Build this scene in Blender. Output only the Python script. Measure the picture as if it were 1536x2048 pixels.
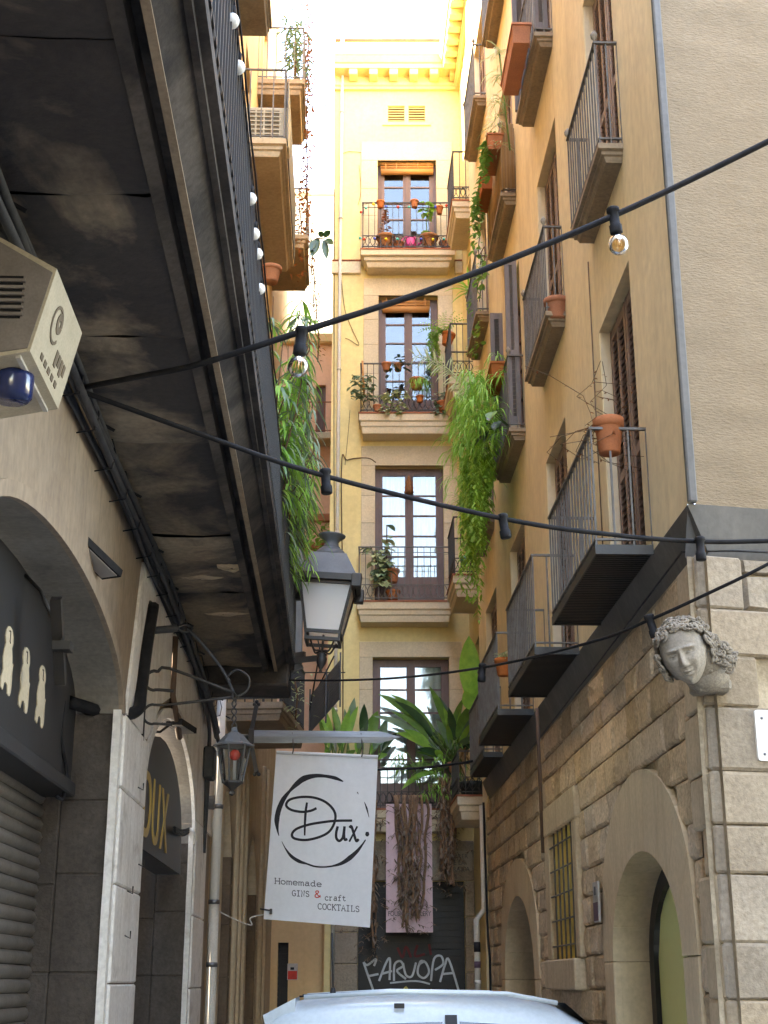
import bpy, math, random
from mathutils import Vector, Matrix, noise
random.seed(11)
R_ = random.Random(5)
sc = bpy.context.scene
for o in list(bpy.data.objects):
    bpy.data.objects.remove(o, do_unlink=True)
LINK = sc.collection.objects.link
PI = math.pi
rad = math.radians

# ------------------------------------------------------------------ camera
EYE = 1.6
FPX = 2800.0                      # focal length in pixels of a 1536 x 2048 frame
PITCH = math.atan(938 / FPX)
YAW = rad(1.862)                  # the view turns a little right of the street axis (+Y)
cd = bpy.data.cameras.new('camera')
cam = bpy.data.objects.new('camera', cd); LINK(cam)
cam.location = (0, 0, EYE)
cam.rotation_euler = (PI / 2 + PITCH, 0, -YAW)
cd.sensor_fit = 'VERTICAL'; cd.sensor_height = 36; cd.lens = 36 * FPX / 2048
cd.clip_start = 0.05; cd.clip_end = 2000
sc.camera = cam

# ------------------------------------------------------------------ sky, sun, exposure
SUN_EL, SUN_AZ = rad(50), rad(-84)     # azimuth measured from +Y (down the street) towards +X
w = bpy.data.worlds.new('World'); sc.world = w; w.use_nodes = True
wn = w.node_tree.nodes; wl = w.node_tree.links
sky = wn.new('ShaderNodeTexSky'); sky.sky_type = 'NISHITA'; sky.sun_disc = False
sky.sun_elevation = SUN_EL; sky.sun_rotation = SUN_AZ
sky.air_density = 1.0; sky.dust_density = .6; sky.ozone_density = 1.0
wl.new(sky.outputs[0], wn['Background'].inputs[0])
wn['Background'].inputs[1].default_value = 0.15
sd = bpy.data.lights.new('sun', 'SUN'); sd.energy = 3.5; sd.angle = rad(0.53); sd.color = (1, .95, .86)
so = bpy.data.objects.new('sun', sd); LINK(so)
sdir = Vector((math.sin(SUN_AZ) * math.cos(SUN_EL), math.cos(SUN_AZ) * math.cos(SUN_EL), math.sin(SUN_EL)))
so.rotation_euler = sdir.to_track_quat('Z', 'Y').to_euler()
so.location = sdir * 60
vs = sc.view_settings
vs.view_transform = 'Standard'; vs.look = 'None'; vs.gamma = 1; vs.use_curve_mapping = False
vs.exposure = 4.5
vs.use_white_balance = True; vs.white_balance_temperature = 8700; vs.white_balance_tint = 14   # camera balanced for open shade
sc.render.engine = 'CYCLES'
sc.cycles.max_bounces = 8; sc.cycles.diffuse_bounces = 6; sc.cycles.transparent_max_bounces = 12

# ------------------------------------------------------------------ survey: sight lines met with real wall planes
_cp, _sp, _cy, _sy = math.cos(PITCH), math.sin(PITCH), math.cos(YAW), math.sin(YAW)
def ray(u, v):
    a = (u - 768) / FPX; b = (1024 - v) / FPX
    y = _cp - b * _sp; z = _sp + b * _cp
    return Vector((a * _cy + y * _sy, -a * _sy + y * _cy, z))
def WX(u, v, X):                 # on the wall plane x = X  ->  (y, z)
    d = ray(u, v); k = X / d.x
    return d.y * k, d.z * k + EYE
def AT(u, v, Y):                 # at street distance y = Y  ->  (x, z)
    d = ray(u, v); k = Y / d.y
    return d.x * k, d.z * k + EYE
BD = 24.0                        # distance of the yellow facade
def BK(u, v, out=0.0):           # on the yellow facade (or `out` metres in front of it)  ->  local (x, z)
    a = (u - 768) / FPX; b = (1024 - v) / FPX
    k = (BD - out) / (_cp - b * _sp)
    return a * k, (_sp + b * _cp) * k + EYE

def frame(loc, rz=0.0):
    return Matrix.Translation(Vector(loc)) @ Matrix.Rotation(rz, 4, 'Z')
XR = 2.2                         # plane of the ochre facade on the right
XL = -1.5                        # plane of the shop wall on the left
FB = frame((BD * _sy, BD * _cy, 0), -YAW)          # yellow facade: x right, y into the wall
FR = frame((XR, 0, 0), -PI / 2)                    # right wall: x = -y_world, y into the wall
FL = frame((XL, 0, 0), PI / 2)                     # left wall:  x = y_world,  y into the wall
FW = Matrix.Identity(4)
CT = 8.35                                          # where the ochre building turns its corner
FC = frame((XR + .02, CT, 0), rad(10))             # the face round the corner, turned to the viewer
def FCX(u, v, y=0.0):            # on the corner face  ->  local (x, z)
    I = FC.inverted(); o = I @ Vector((0, 0, EYE)); e = I @ (Vector((0, 0, EYE)) + ray(u, v)); d = e - o; p = o + d*((y-o.y)/d.y)
    return p.x, p.z

# ------------------------------------------------------------------ mesh collector
WM = {}
class MB:
    def __init__(s): s.v = []; s.f = []; s.sm = []
    def add(s, vs, fs, smooth=False):
        n = len(s.v); s.v += [tuple(p) for p in vs]
        s.f += [tuple(i + n for i in f) for f in fs]; s.sm += [smooth] * len(fs)
        return s
    def box(s, x0, x1, y0, y1, z0, z1):
        return s.add([(x0,y0,z0),(x1,y0,z0),(x1,y1,z0),(x0,y1,z0),(x0,y0,z1),(x1,y0,z1),(x1,y1,z1),(x0,y1,z1)],
                     [(0,3,2,1),(4,5,6,7),(0,1,5,4),(1,2,6,5),(2,3,7,6),(3,0,4,7)])
    def cbox(s, x0, x1, y0, y1, z0, z1, c=.01):    # box with chamfered edges
        X = (x0, x1); Y = (y0, y1); Z = (z0, z1); vs = []; idx = {}
        for i in (0, 1):
            for j in (0, 1):
                for k in (0, 1):
                    sx, sy, sz = (c, -c)[i], (c, -c)[j], (c, -c)[k]
                    for a, p in enumerate(((X[i], Y[j]+sy, Z[k]+sz), (X[i]+sx, Y[j], Z[k]+sz), (X[i]+sx, Y[j]+sy, Z[k]))):
                        idx[i, j, k, a] = len(vs); vs.append(p)
        g = lambda *t: idx[t]; fs = []
        for i in (0, 1):
            q = [g(i,0,0,0), g(i,1,0,0), g(i,1,1,0), g(i,0,1,0)]; fs.append(q if i else q[::-1])
            q = [g(0,i,0,1), g(1,i,0,1), g(1,i,1,1), g(0,i,1,1)]; fs.append(q[::-1] if i else q)
            q = [g(0,0,i,2), g(1,0,i,2), g(1,1,i,2), g(0,1,i,2)]; fs.append(q if i else q[::-1])
        for i in (0, 1):
            for j in (0, 1):
                q = [g(i,j,0,0), g(i,j,1,0), g(i,j,1,1), g(i,j,0,1)]; fs.append(q if i == j else q[::-1])
                q = [g(i,0,j,0), g(i,0,j,2), g(i,1,j,2), g(i,1,j,0)]; fs.append(q if i == j else q[::-1])
                q = [g(0,i,j,1), g(1,i,j,1), g(1,i,j,2), g(0,i,j,2)]; fs.append(q if i == j else q[::-1])
        for i in (0, 1):
            for j in (0, 1):
                for k in (0, 1):
                    q = [g(i,j,k,0), g(i,j,k,1), g(i,j,k,2)]; fs.append(q if (i+j+k) % 2 else q[::-1])
        return s.add(vs, fs)
    def prism(s, poly, y0, y1):                    # polygon in x,z pushed from y0 to y1
        n = len(poly)
        a = sum(poly[i][0]*poly[(i+1) % n][1] - poly[(i+1) % n][0]*poly[i][1] for i in range(n))
        if a < 0: poly = poly[::-1]
        if y0 > y1: y0, y1 = y1, y0
        vs = [(x, y0, z) for x, z in poly] + [(x, y1, z) for x, z in poly]
        fs = [tuple(range(n)), tuple(range(2*n-1, n-1, -1))]
        fs += [(i, i+n, (i+1) % n + n, (i+1) % n) for i in range(n)]
        return s.add(vs, fs)
    def sweep(s, prof, path, caps=True):           # profile [(out, z)] swept along a path [(x,y)] with mitred corners; out = left of travel
        m = len(prof); vs = []; fs = []
        P = [Vector(p) for p in path]
        for i, p in enumerate(P):
            d0 = (P[i]-P[i-1]).normalized() if i else (P[1]-P[0]).normalized()
            d1 = (P[i+1]-P[i]).normalized() if i < len(P)-1 else d0
            n0 = Vector((-d0.y, d0.x)); n1 = Vector((-d1.y, d1.x))
            nn = (n0+n1); nn = nn / max(.2, nn.dot(n0))
            vs += [(p.x+nn.x*o, p.y+nn.y*o, z) for o, z in prof]
        for i in range(len(P)-1):
            fs += [(i*m+j, (i+1)*m+j, (i+1)*m+(j+1) % m, i*m+(j+1) % m) for j in range(m)]
        if caps: fs += [tuple(range(m)), tuple((len(P)-1)*m+j for j in range(m-1, -1, -1))]
        return s.add(vs, fs)
    def tube(s, pts, r, n=6, cap=True):
        pts = [Vector(p) for p in pts]; rr = r if isinstance(r, (list, tuple)) else [r]*len(pts)
        vs = []; fs = []; up = Vector((0, 0, 1)); prev = None
        for i, p in enumerate(pts):
            d = (pts[min(i+1, len(pts)-1)] - pts[max(i-1, 0)])
            d = d.normalized() if d.length > 1e-9 else Vector((0, 0, 1))
            if prev is None:
                a = d.cross(up if abs(d.z) < .9 else Vector((1, 0, 0))).normalized()
            else:
                a = (prev - d*prev.dot(d)); a = a.normalized() if a.length > 1e-6 else d.orthogonal().normalized()
            prev = a; b = d.cross(a)
            for k in range(n):
                t = 2*PI*k/n; vs.append(p + (a*math.cos(t) + b*math.sin(t))*rr[i])
        for i in range(len(pts)-1):
            fs += [(i*n+k, i*n+(k+1) % n, (i+1)*n+(k+1) % n, (i+1)*n+k) for k in range(n)]
        if cap: fs += [tuple(range(n-1, -1, -1)), tuple((len(pts)-1)*n+k for k in range(n))]
        return s.add(vs, fs, n > 4)
    def bar(s, p, q, w, h=None):                   # straight bar of rectangular section
        p, q = Vector(p), Vector(q); h = h or w; d = (q-p).normalized()
        a = d.cross(Vector((0, 0, 1)) if abs(d.z) < .95 else Vector((0, 1, 0))).normalized()*w/2
        b = d.cross(a).normalized()*h/2
        vs = [p-a-b, p+a-b, p+a+b, p-a+b, q-a-b, q+a-b, q+a+b, q-a+b]
        return s.add(vs, [(0,3,2,1),(4,5,6,7),(0,1,5,4),(1,2,6,5),(2,3,7,6),(3,0,4,7)])
    def lathe(s, prof, c=(0, 0, 0), n=16, axis='z', sm=True):   # prof [(r, h)]
        vs = []; fs = []; m = len(prof)
        for r, h in prof:
            for k in range(n):
                a = 2*PI*k/n; x, y = r*math.cos(a), r*math.sin(a)
                q = {'z': (x, y, h), 'y': (x, h, -y), 'x': (h, x, y)}[axis]
                vs.append((q[0]+c[0], q[1]+c[1], q[2]+c[2]))
        for i in range(m-1):
            fs += [(i*n+k, i*n+(k+1) % n, (i+1)*n+(k+1) % n, (i+1)*n+k) for k in range(n)]
        fs += [tuple(range(n-1, -1, -1)), tuple((m-1)*n+k for k in range(n))]
        return s.add(vs, fs, sm)
    def ball(s, c, r, n=10, m=7, sq=(1, 1, 1)):
        pr = [(r*math.sin(PI*i/m), -r*math.cos(PI*i/m)) for i in range(m+1)]
        pr[0] = (r*.02, -r); pr[-1] = (r*.02, r)
        k = len(s.v); s.lathe(pr, (0, 0, 0), n)
        for i in range(k, len(s.v)):
            p = s.v[i]; s.v[i] = (p[0]*sq[0]+c[0], p[1]*sq[1]+c[1], p[2]*sq[2]+c[2])
        return s
    def wall(s, x0, x1, z0, z1, holes, y=0.0, depth=.3):  # front sheet with rectangular openings and their reveals
        xs = sorted({x0, x1} | {h[0] for h in holes} | {h[1] for h in holes})
        zs = sorted({z0, z1} | {h[2] for h in holes} | {h[3] for h in holes})
        xs = [x for x in xs if x0 <= x <= x1]; zs = [z for z in zs if z0 <= z <= z1]
        for i in range(len(xs)-1):
            for j in range(len(zs)-1):
                cx, cz = (xs[i]+xs[i+1])/2, (zs[j]+zs[j+1])/2
                if any(h[0] < cx < h[1] and h[2] < cz < h[3] for h in holes): continue
                s.add([(xs[i],y,zs[j]),(xs[i+1],y,zs[j]),(xs[i+1],y,zs[j+1]),(xs[i],y,zs[j+1])], [(0,1,2,3)])
        for a, b, c, d in holes:
            d2 = y+depth
            s.add([(a,y,c),(a,y,d),(a,d2,d),(a,d2,c)], [(0,1,2,3)]); s.add([(b,y,c),(b,y,d),(b,d2,d),(b,d2,c)], [(3,2,1,0)])
            s.add([(a,y,d),(b,y,d),(b,d2,d),(a,d2,d)], [(0,1,2,3)]); s.add([(a,y,c),(b,y,c),(b,d2,c),(a,d2,c)], [(3,2,1,0)])
        return s
    def ribbon(s, pts, w, y=0.0, th=.002, closed=False):   # flat stroke in the x,z plane, w one width or one per point
        n = len(pts); ww = w if isinstance(w, (list, tuple)) else [w]*n
        L = []; Rr = []
        for i, p in enumerate(pts):
            a = pts[i-1] if (i or closed) else pts[i]; b = pts[(i+1) % n] if (i < n-1 or closed) else pts[i]
            dx, dz = b[0]-a[0], b[1]-a[1]; l = math.hypot(dx, dz) or 1
            nx, nz = -dz/l*ww[i]/2, dx/l*ww[i]/2
            L.append((p[0]+nx, p[1]+nz)); Rr.append((p[0]-nx, p[1]-nz))
        vs = [(x, y-th, z) for x, z in L] + [(x, y-th, z) for x, z in Rr] + [(x, y, z) for x, z in L] + [(x, y, z) for x, z in Rr]
        fs = []
        for i in range(n if closed else n-1):
            j = (i+1) % n
            fs += [(i, i+n, j+n, j), (i, j, j+2*n, i+2*n), (i+n, i+3*n, j+3*n, j+n)]
        if not closed: fs += [(0, 2*n, 3*n, n), (n-1, 2*n-1, 4*n-1, 3*n-1)]
        return s.add(vs, fs)
    def mesh(s, name, mat):
        me = bpy.data.meshes.new(name); me.from_pydata(s.v, [], s.f); me.materials.append(M[mat] if isinstance(mat, str) else mat)
        me.polygons.foreach_set('use_smooth', s.sm); me.update()
        return me
    def build(s, name, mat, parent=None, fr=None, label=None, cat=None, group=None, kind=None):
        return place(name, s.mesh(name, mat), parent, fr, None, None, label, cat, group, kind)

def place(name, me, parent=None, fr=None, loc=None, scale=None, label=None, cat=None, group=None, kind=None, rz=0):
    o = bpy.data.objects.new(name, me); LINK(o)
    PM = WM[parent] if parent is not None else FW
    F = fr if fr is not None else PM
    if loc is not None: F = F @ Matrix.Translation(Vector(loc))
    if rz: F = F @ Matrix.Rotation(rz, 4, 'Z')
    if scale is not None: F = F @ Matrix.Diagonal(Vector((*scale, 1)))
    o.parent = parent; o.matrix_basis = PM.inverted() @ F; WM[o] = F
    tag(o, label, cat, group, kind)
    return o
def tag(o, label=None, cat=None, group=None, kind=None):
    if label: o['label'] = label
    if cat: o['category'] = cat
    if group: o['group'] = group
    if kind: o['kind'] = kind
    return o
def thing(name, label, cat, fr, group=None):
    o = bpy.data.objects.new(name, None); LINK(o); o.empty_display_size = .2
    o.matrix_basis = fr; WM[o] = fr
    return tag(o, label, cat, group)
def arc(cx, cz, r, a0, a1, n, rz=None):
    return [(cx + r*math.cos(rad(a0+(a1-a0)*i/n)), cz + (rz or r)*math.sin(rad(a0+(a1-a0)*i/n))) for i in range(n+1)]
def smooth(pts, k=6):              # Catmull-Rom through points of any dimension
    out = []; n = len(pts)
    for i in range(n-1):
        p0, p1, p2, p3 = pts[max(i-1, 0)], pts[i], pts[i+1], pts[min(i+2, n-1)]
        for j in range(k):
            t = j/k
            out.append(tuple(.5*((2*b) + (-a+c)*t + (2*a-5*b+4*c-d)*t*t + (-a+3*b-3*c+d)*t**3) for a, b, c, d in zip(p0, p1, p2, p3)))
    out.append(tuple(pts[-1])); return out

# ------------------------------------------------------------------ materials
M = {}
def mat(name, c, c2=None, rough=.85, scale=2.0, detail=6, bump=.15, bscale=30, metal=0.0, objvar=0.0, streak=0.0, streakc=(.05, .045, .04), grain=.12,
        spec=.3, stretch=(1, 1, 1), soot=0.0, sootc=(.012, .013, .018), sootscale=1.2, sootlo=.45, transl=0.0, bdist=.01, soot_shade=None):
    m = bpy.data.materials.new(name); m.use_nodes = True; M[name] = m
    N = m.node_tree.nodes; L = m.node_tree.links; b = N['Principled BSDF']
    def nd(t, **k):
        n = N.new(t)
        for a, v in k.items(): setattr(n, a, v)
        return n
    geo = nd('ShaderNodeNewGeometry')
    mp = nd('ShaderNodeMapping'); mp.inputs['Scale'].default_value = stretch
    L.new(geo.outputs['Position'], mp.inputs[0])
    def noi(sc_, det=detail, src=mp):
        n = nd('ShaderNodeTexNoise'); n.inputs['Scale'].default_value = sc_; n.inputs['Detail'].default_value = det
        n.inputs['Roughness'].default_value = .6; L.new(src.outputs[0], n.inputs['Vector']); return n
    def ramp(src, lo, hi):
        r = nd('ShaderNodeMapRange'); r.inputs[1].default_value = lo; r.inputs[2].default_value = hi; L.new(src, r.inputs[0]); return r.outputs[0]
    def mix(f, a, bb, mode='MIX'):
        x = nd('ShaderNodeMix', data_type='RGBA', blend_type=mode)
        for i, s_ in ((0, f), (6, a), (7, bb)):
            if hasattr(s_, 'links'): L.new(s_, x.inputs[i])
            else: x.inputs[i].default_value = s_ if i == 0 else (*s_, 1)
        return x.outputs[2]
    c2 = c2 or tuple(x*.7 for x in c)
    out = mix(ramp(noi(scale).outputs[0], .35, .68), c, c2)
    if grain:
        g = noi(scale*14, 4)
        out = mix(grain*2, out, mix(ramp(g.outputs[0], .3, .7), (.35, .35, .35), (1.25, 1.25, 1.25)), 'MULTIPLY') if grain < .4 else mix(.8, out, g.outputs[1], 'OVERLAY')
    if streak:
        ms = nd('ShaderNodeMapping'); ms.inputs['Scale'].default_value = (5, 5, .35); L.new(geo.outputs['Position'], ms.inputs[0])
        sN = noi(1.6, 5, ms)
        r = ramp(sN.outputs[0], .5, .78); mm = nd('ShaderNodeMath', operation='MULTIPLY'); mm.inputs[1].default_value = streak; L.new(r, mm.inputs[0])
        out = mix(mm.outputs[0], out, streakc)
    if soot:
        s1 = noi(sootscale, 7); s1.inputs['Distortion'].default_value = .6
        sv = s1.outputs[0]
        for ax, lo_, hi_, amt in (soot_shade or ()):      # stain noise raised towards the wet edge, and by painted shade nearer the viewer
            sx_ = nd('ShaderNodeSeparateXYZ'); L.new(geo.outputs['Position'], sx_.inputs[0])
            gr = nd('ShaderNodeMapRange'); gr.inputs[1].default_value = lo_; gr.inputs[2].default_value = hi_; gr.inputs[4].default_value = amt; L.new(sx_.outputs[ax], gr.inputs[0])
            ad = nd('ShaderNodeMath', operation='ADD'); L.new(sv, ad.inputs[0]); L.new(gr.outputs[0], ad.inputs[1]); sv = ad.outputs[0]
        r = ramp(sv, sootlo, sootlo+.16); mm = nd('ShaderNodeMath', operation='MULTIPLY'); mm.inputs[1].default_value = soot; L.new(r, mm.inputs[0])
        out = mix(mm.outputs[0], out, sootc)
    if objvar:
        oi = nd('ShaderNodeObjectInfo'); hs = nd('ShaderNodeHueSaturation')
        L.new(ramp(oi.outputs['Random'], -1/(2*objvar)*.0, 1), hs.inputs['Fac'])
        hs.inputs['Fac'].default_value = 1
        for l in list(hs.inputs['Fac'].links): L.remove(l)
        va = nd('ShaderNodeMapRange'); va.inputs[3].default_value = 1-objvar; va.inputs[4].default_value = 1+objvar; L.new(oi.outputs['Random'], va.inputs[0])
        L.new(va.outputs[0], hs.inputs['Value'])
        wn_ = nd('ShaderNodeTexWhiteNoise', noise_dimensions='1D'); L.new(oi.outputs['Random'], wn_.inputs['W'])
        vb = nd('ShaderNodeMapRange'); vb.inputs[3].default_value = 1-objvar*.9; vb.inputs[4].default_value = 1+objvar*.7; L.new(wn_.outputs[0], vb.inputs[0])
        L.new(vb.outputs[0], hs.inputs['Saturation']); L.new(out, hs.inputs['Color']); out = hs.outputs[0]
    if hasattr(out, 'links'): L.new(out, b.inputs['Base Color'])
    b.inputs['Roughness'].default_value = rough; b.inputs['Metallic'].default_value = metal
    b.inputs['Specular IOR Level'].default_value = spec
    if bump:
        bn = noi(bscale, 5); bp = nd('ShaderNodeBump'); bp.inputs['Strength'].default_value = bump; bp.inputs['Distance'].default_value = bdist
        L.new(bn.outputs[0], bp.inputs['Height']); L.new(bp.outputs[0], b.inputs['Normal'])
    if transl:
        tr = nd('ShaderNodeBsdfTranslucent'); L.new(out, tr.inputs[0]); ms_ = nd('ShaderNodeMixShader'); ms_.inputs[0].default_value = transl
        L.new(b.outputs[0], ms_.inputs[1]); L.new(tr.outputs[0], ms_.inputs[2]); L.new(ms_.outputs[0], N['Material Output'].inputs[0])
    return m
def glass(name, c, rough=.02, trans=1.0, ior=1.45, alpha=None):
    m = bpy.data.materials.new(name); m.use_nodes = True; M[name] = m
    b = m.node_tree.nodes['Principled BSDF']
    b.inputs['Base Color'].default_value = (*c, 1); b.inputs['Roughness'].default_value = rough
    b.inputs['Transmission Weight'].default_value = trans; b.inputs['IOR'].default_value = ior
    return m
mat('yellow_plaster', (.78, .655, .335), (.75, .62, .305), scale=.9, bump=.2, bscale=14, streak=.3, streakc=(.58, .45, .22), grain=.08, soot=.2, sootc=(.60, .50, .28), sootscale=1.0, sootlo=.52)
mat('ochre_plaster', (.82, .69, .455), (.76, .63, .40), scale=.9, bump=.3, bscale=8, streak=.42, streakc=(.50, .38, .22), grain=.09, stretch=(1, 1, .7), soot=.34, sootc=(.52, .41, .26), sootscale=.9, sootlo=.5)
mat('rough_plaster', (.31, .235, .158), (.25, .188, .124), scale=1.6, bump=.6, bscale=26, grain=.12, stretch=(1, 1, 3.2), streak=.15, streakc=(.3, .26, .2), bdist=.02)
mat('lead_band', (.16, .155, .15), (.11, .11, .11), rough=.6, scale=1.5, bump=.1, streak=.3, streakc=(.3, .29, .27), spec=.4)
mat('stone_warm', (.66, .52, .36), (.54, .415, .285), scale=2.2, bump=.8, bscale=22, grain=.26, objvar=.2, bdist=.025, soot=.4, sootc=(.16, .12, .085), sootscale=2.6, sootlo=.56)
mat('stone_grey', (.40, .325, .24), (.30, .24, .178), scale=2.2, bump=.5, bscale=26, grain=.2, objvar=.16, bdist=.02)
mat('stone_smooth', (.62, .50, .35), (.53, .42, .285), scale=2, bump=.25, bscale=18, grain=.14, streak=.55, streakc=(.30, .23, .16), objvar=.06)
mat('plaster_infill', (.68, .56, .39), (.60, .48, .325), scale=1.6, bump=.2, bscale=12, grain=.1, streak=.6, streakc=(.42, .33, .22), objvar=.03)
mat('mortar', (.56, .46, .33), (.30, .235, .16), scale=3, bump=.5, bscale=40, grain=.2)
mat('pale_stone', (.66, .57, .42), (.58, .49, .35), scale=2.4, bump=.15, bscale=24, grain=.12, streak=.15, streakc=(.42, .34, .24), objvar=.08)
mat('moulding_stone', (.36, .28, .20), (.27, .205, .145), scale=2.4, bump=.3, bscale=24, grain=.15, streak=.3)
mat('shop_render', (.35, .275, .205), (.28, .215, .16), scale=1.4, bump=.3, bscale=20, grain=.15, streak=.4, streakc=(.16, .12, .10), stretch=(1, 1, .6))
mat('peeling_white', (.86, .84, .80), (.74, .70, .64), scale=2.2, bump=.5, bscale=14, grain=.12, streak=.45, streakc=(.40, .34, .28), soot=.5, sootc=(.30, .25, .21), sootscale=3.2, sootlo=.56)
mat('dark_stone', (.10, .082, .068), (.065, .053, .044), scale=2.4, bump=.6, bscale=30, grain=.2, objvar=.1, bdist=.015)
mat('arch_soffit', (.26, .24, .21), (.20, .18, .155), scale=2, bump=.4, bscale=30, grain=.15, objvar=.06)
mat('slab_stone', (.36, .29, .205), (.24, .19, .14), scale=1.5, bump=.5, bscale=9, grain=.2, objvar=.12, soot=.88, sootc=(.02, .022, .031), sootscale=.9, sootlo=.47, soot_shade=((0, -1.15, -.75, .16), (1, 8.5, 4.0, .12)), bdist=.02)  # x ramp: seepage at the outer edge; y ramp: shade painted in towards the viewer
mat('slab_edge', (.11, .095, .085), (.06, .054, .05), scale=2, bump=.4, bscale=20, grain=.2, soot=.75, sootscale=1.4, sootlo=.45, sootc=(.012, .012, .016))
mat('tan_stone', (.54, .43, .30), (.45, .345, .235), scale=1.5, bump=.25, bscale=14, grain=.12, streak=.45, streakc=(.30, .215, .14), objvar=.08)
mat('brown_stone', (.17, .115, .075), (.12, .08, .052), scale=2, bump=.3, grain=.15, objvar=.08)
mat('orange_plaster', (.70, .50, .27), (.62, .43, .23), scale=1, bump=.12, streak=.25, streakc=(.5, .3, .14), grain=.06)
mat('salmon_plaster', (.84, .54, .38), (.78, .50, .35), scale=1, bump=.1, streak=.15, streakc=(.5, .3, .2), grain=.06)
mat('cream_plaster', (.72, .62, .46), (.66, .56, .41), scale=1, bump=.1, streak=.15, streakc=(.5, .4, .3), grain=.06)
mat('black_iron', (.022, .022, .024), (.035, .028, .022), rough=.5, scale=8, bump=.1, grain=.1, spec=.5)
mat('grey_iron', (.16, .155, .15), (.10, .085, .07), rough=.55, scale=9, bump=.1, grain=.15, spec=.5)
mat('platform_iron', (.022, .023, .026), (.035, .032, .03), rough=.45, scale=3, bump=.1, grain=.15, spec=.5)
mat('rust_edge', (.36, .13, .07), (.25, .09, .05), rough=.8, scale=6, bump=.2)
mat('shutter_wood', (.34, .24, .20), (.27, .185, .155), rough=.6, scale=5, bump=.15, stretch=(1, 1, .2), grain=.12, objvar=.1)
mat('shutter_grey', (.20, .18, .185), (.15, .135, .14), rough=.6, scale=5, bump=.15, stretch=(1, 1, .2), grain=.12, objvar=.1)
mat('door_wood', (.20, .135, .13), (.15, .10, .095), rough=.5, scale=5, bump=.12, stretch=(1, 1, .15), grain=.12)
mat('blind_wood', (.55, .27, .10), (.46, .21, .075), rough=.6, scale=6, bump=.2, stretch=(.3, .3, 8))
mat('bamboo', (.38, .24, .12), (.28, .17, .085), rough=.7, scale=5, bump=.3, stretch=(6, 6, .3), objvar=.15)
mat('terracotta', (.48, .17, .075), (.40, .14, .065), rough=.85, scale=5, bump=.1, grain=.12, objvar=.14)
mat('dark_pot', (.03, .04, .035), rough=.5, scale=5)
mat('soil', (.05, .035, .025), (.03, .02, .015), scale=20, bump=.5)
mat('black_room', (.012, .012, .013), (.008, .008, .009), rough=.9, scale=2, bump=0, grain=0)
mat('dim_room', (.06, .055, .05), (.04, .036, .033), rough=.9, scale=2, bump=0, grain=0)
mat('curtain', (.74, .72, .68), (.60, .58, .55), rough=.9, scale=3, bump=.3, bscale=8, stretch=(6, 6, .3), grain=0)
mat('curtain_pale', (.80, .79, .76), (.68, .67, .66), rough=.9, scale=2.5, bump=.3, bscale=6, stretch=(5, 5, .4), grain=0)
mat('white_paint', (.78, .77, .74), (.70, .69, .66), rough=.5, scale=2, bump=.08, grain=.05, spec=.4)
mat('dirty_white', (.62, .60, .54), (.50, .47, .41), rough=.5, scale=4, bump=.1, grain=.1, streak=.4, streakc=(.28, .24, .19))
mat('siren_cream', (.50, .44, .33), (.41, .36, .265), rough=.5, scale=6, bump=.08, grain=.12, streak=.2, streakc=(.3, .25, .18))
mat('siren_grey', (.23, .205, .185), (.17, .15, .135), rough=.6, scale=6, bump=.08, grain=.12)
mat('print_brown', (.17, .13, .09), rough=.7, scale=8, bump=0)
mat('blue_lens', (.012, .028, .12), (.008, .018, .08), rough=.15, scale=4, bump=0, grain=0, spec=.6)
mat('cable_black', (.012, .012, .014), (.022, .022, .025), rough=.6, scale=12, bump=.15, grain=.1, spec=.15)
mat('cable_grey', (.055, .057, .064), (.03, .032, .038), rough=.6, scale=8, bump=.2, grain=.15, objvar=.25)
mat('pale_wire', (.55, .52, .46), rough=.6, scale=8, bump=0)
mat('fascia_black', (.030, .031, .034), (.022, .022, .025), rough=.5, scale=3, bump=.05, grain=.08, spec=.4)
mat('cream_print', (.60, .51, .37), (.54, .45, .32), rough=.7, scale=4, bump=0, grain=.1)
mat('gold_letter', (.62, .42, .10), (.5, .33, .08), rough=.45, scale=4, bump=0, spec=.5)
mat('shutter_steel', (.22, .20, .18), (.16, .145, .128), rough=.4, scale=4, bump=.15, metal=.4, grain=.15, streak=.4, streakc=(.07, .06, .05))
mat('steel', (.24, .25, .27), (.16, .17, .185), rough=.5, scale=6, bump=.06, metal=.9, grain=.1, stretch=(.3, 3, 3))
mat('banner_white', (.86, .87, .88), (.82, .83, .84), rough=.7, scale=1.5, bump=.35, bscale=5, grain=.03, transl=.3, streak=.08, streakc=(.5, .5, .5))
mat('ink', (.020, .018, .022), rough=.7, scale=8, bump=0, grain=0)
mat('ink_grey', (.12, .12, .13), rough=.7, scale=8, bump=0, grain=0)
mat('ink_red', (.70, .07, .05), rough=.7, scale=8, bump=0, grain=0)
mat('banner_pink', (.80, .60, .65), (.73, .53, .58), rough=.75, scale=1.6, bump=.15, bscale=6, grain=.05, transl=.1, streak=.35, streakc=(.36, .24, .25))
mat('graffiti', (.62, .66, .70), rough=.6, scale=6, bump=0, grain=.15)
mat('graffiti_yellow', (.55, .48, .12), rough=.6, scale=6, bump=0, grain=.15)
mat('graffiti_red', (.16, .015, .02), rough=.6, scale=6, bump=0, grain=.15)
mat('roller_black', (.022, .022, .025), (.035, .034, .036), rough=.5, scale=4, bump=.1, grain=.15)
mat('sign_plate', (.42, .37, .30), (.36, .31, .25), rough=.8, scale=5, bump=.1)
mat('plate_white', (.78, .77, .75), (.72, .70, .68), rough=.4, scale=2, bump=0, grain=.03, spec=.4)
mat('plaque_white', (.55, .52, .50), rough=.6, scale=3, bump=0)
mat('plaque_purple', (.14, .085, .13), rough=.6, scale=3, bump=0)
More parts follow.
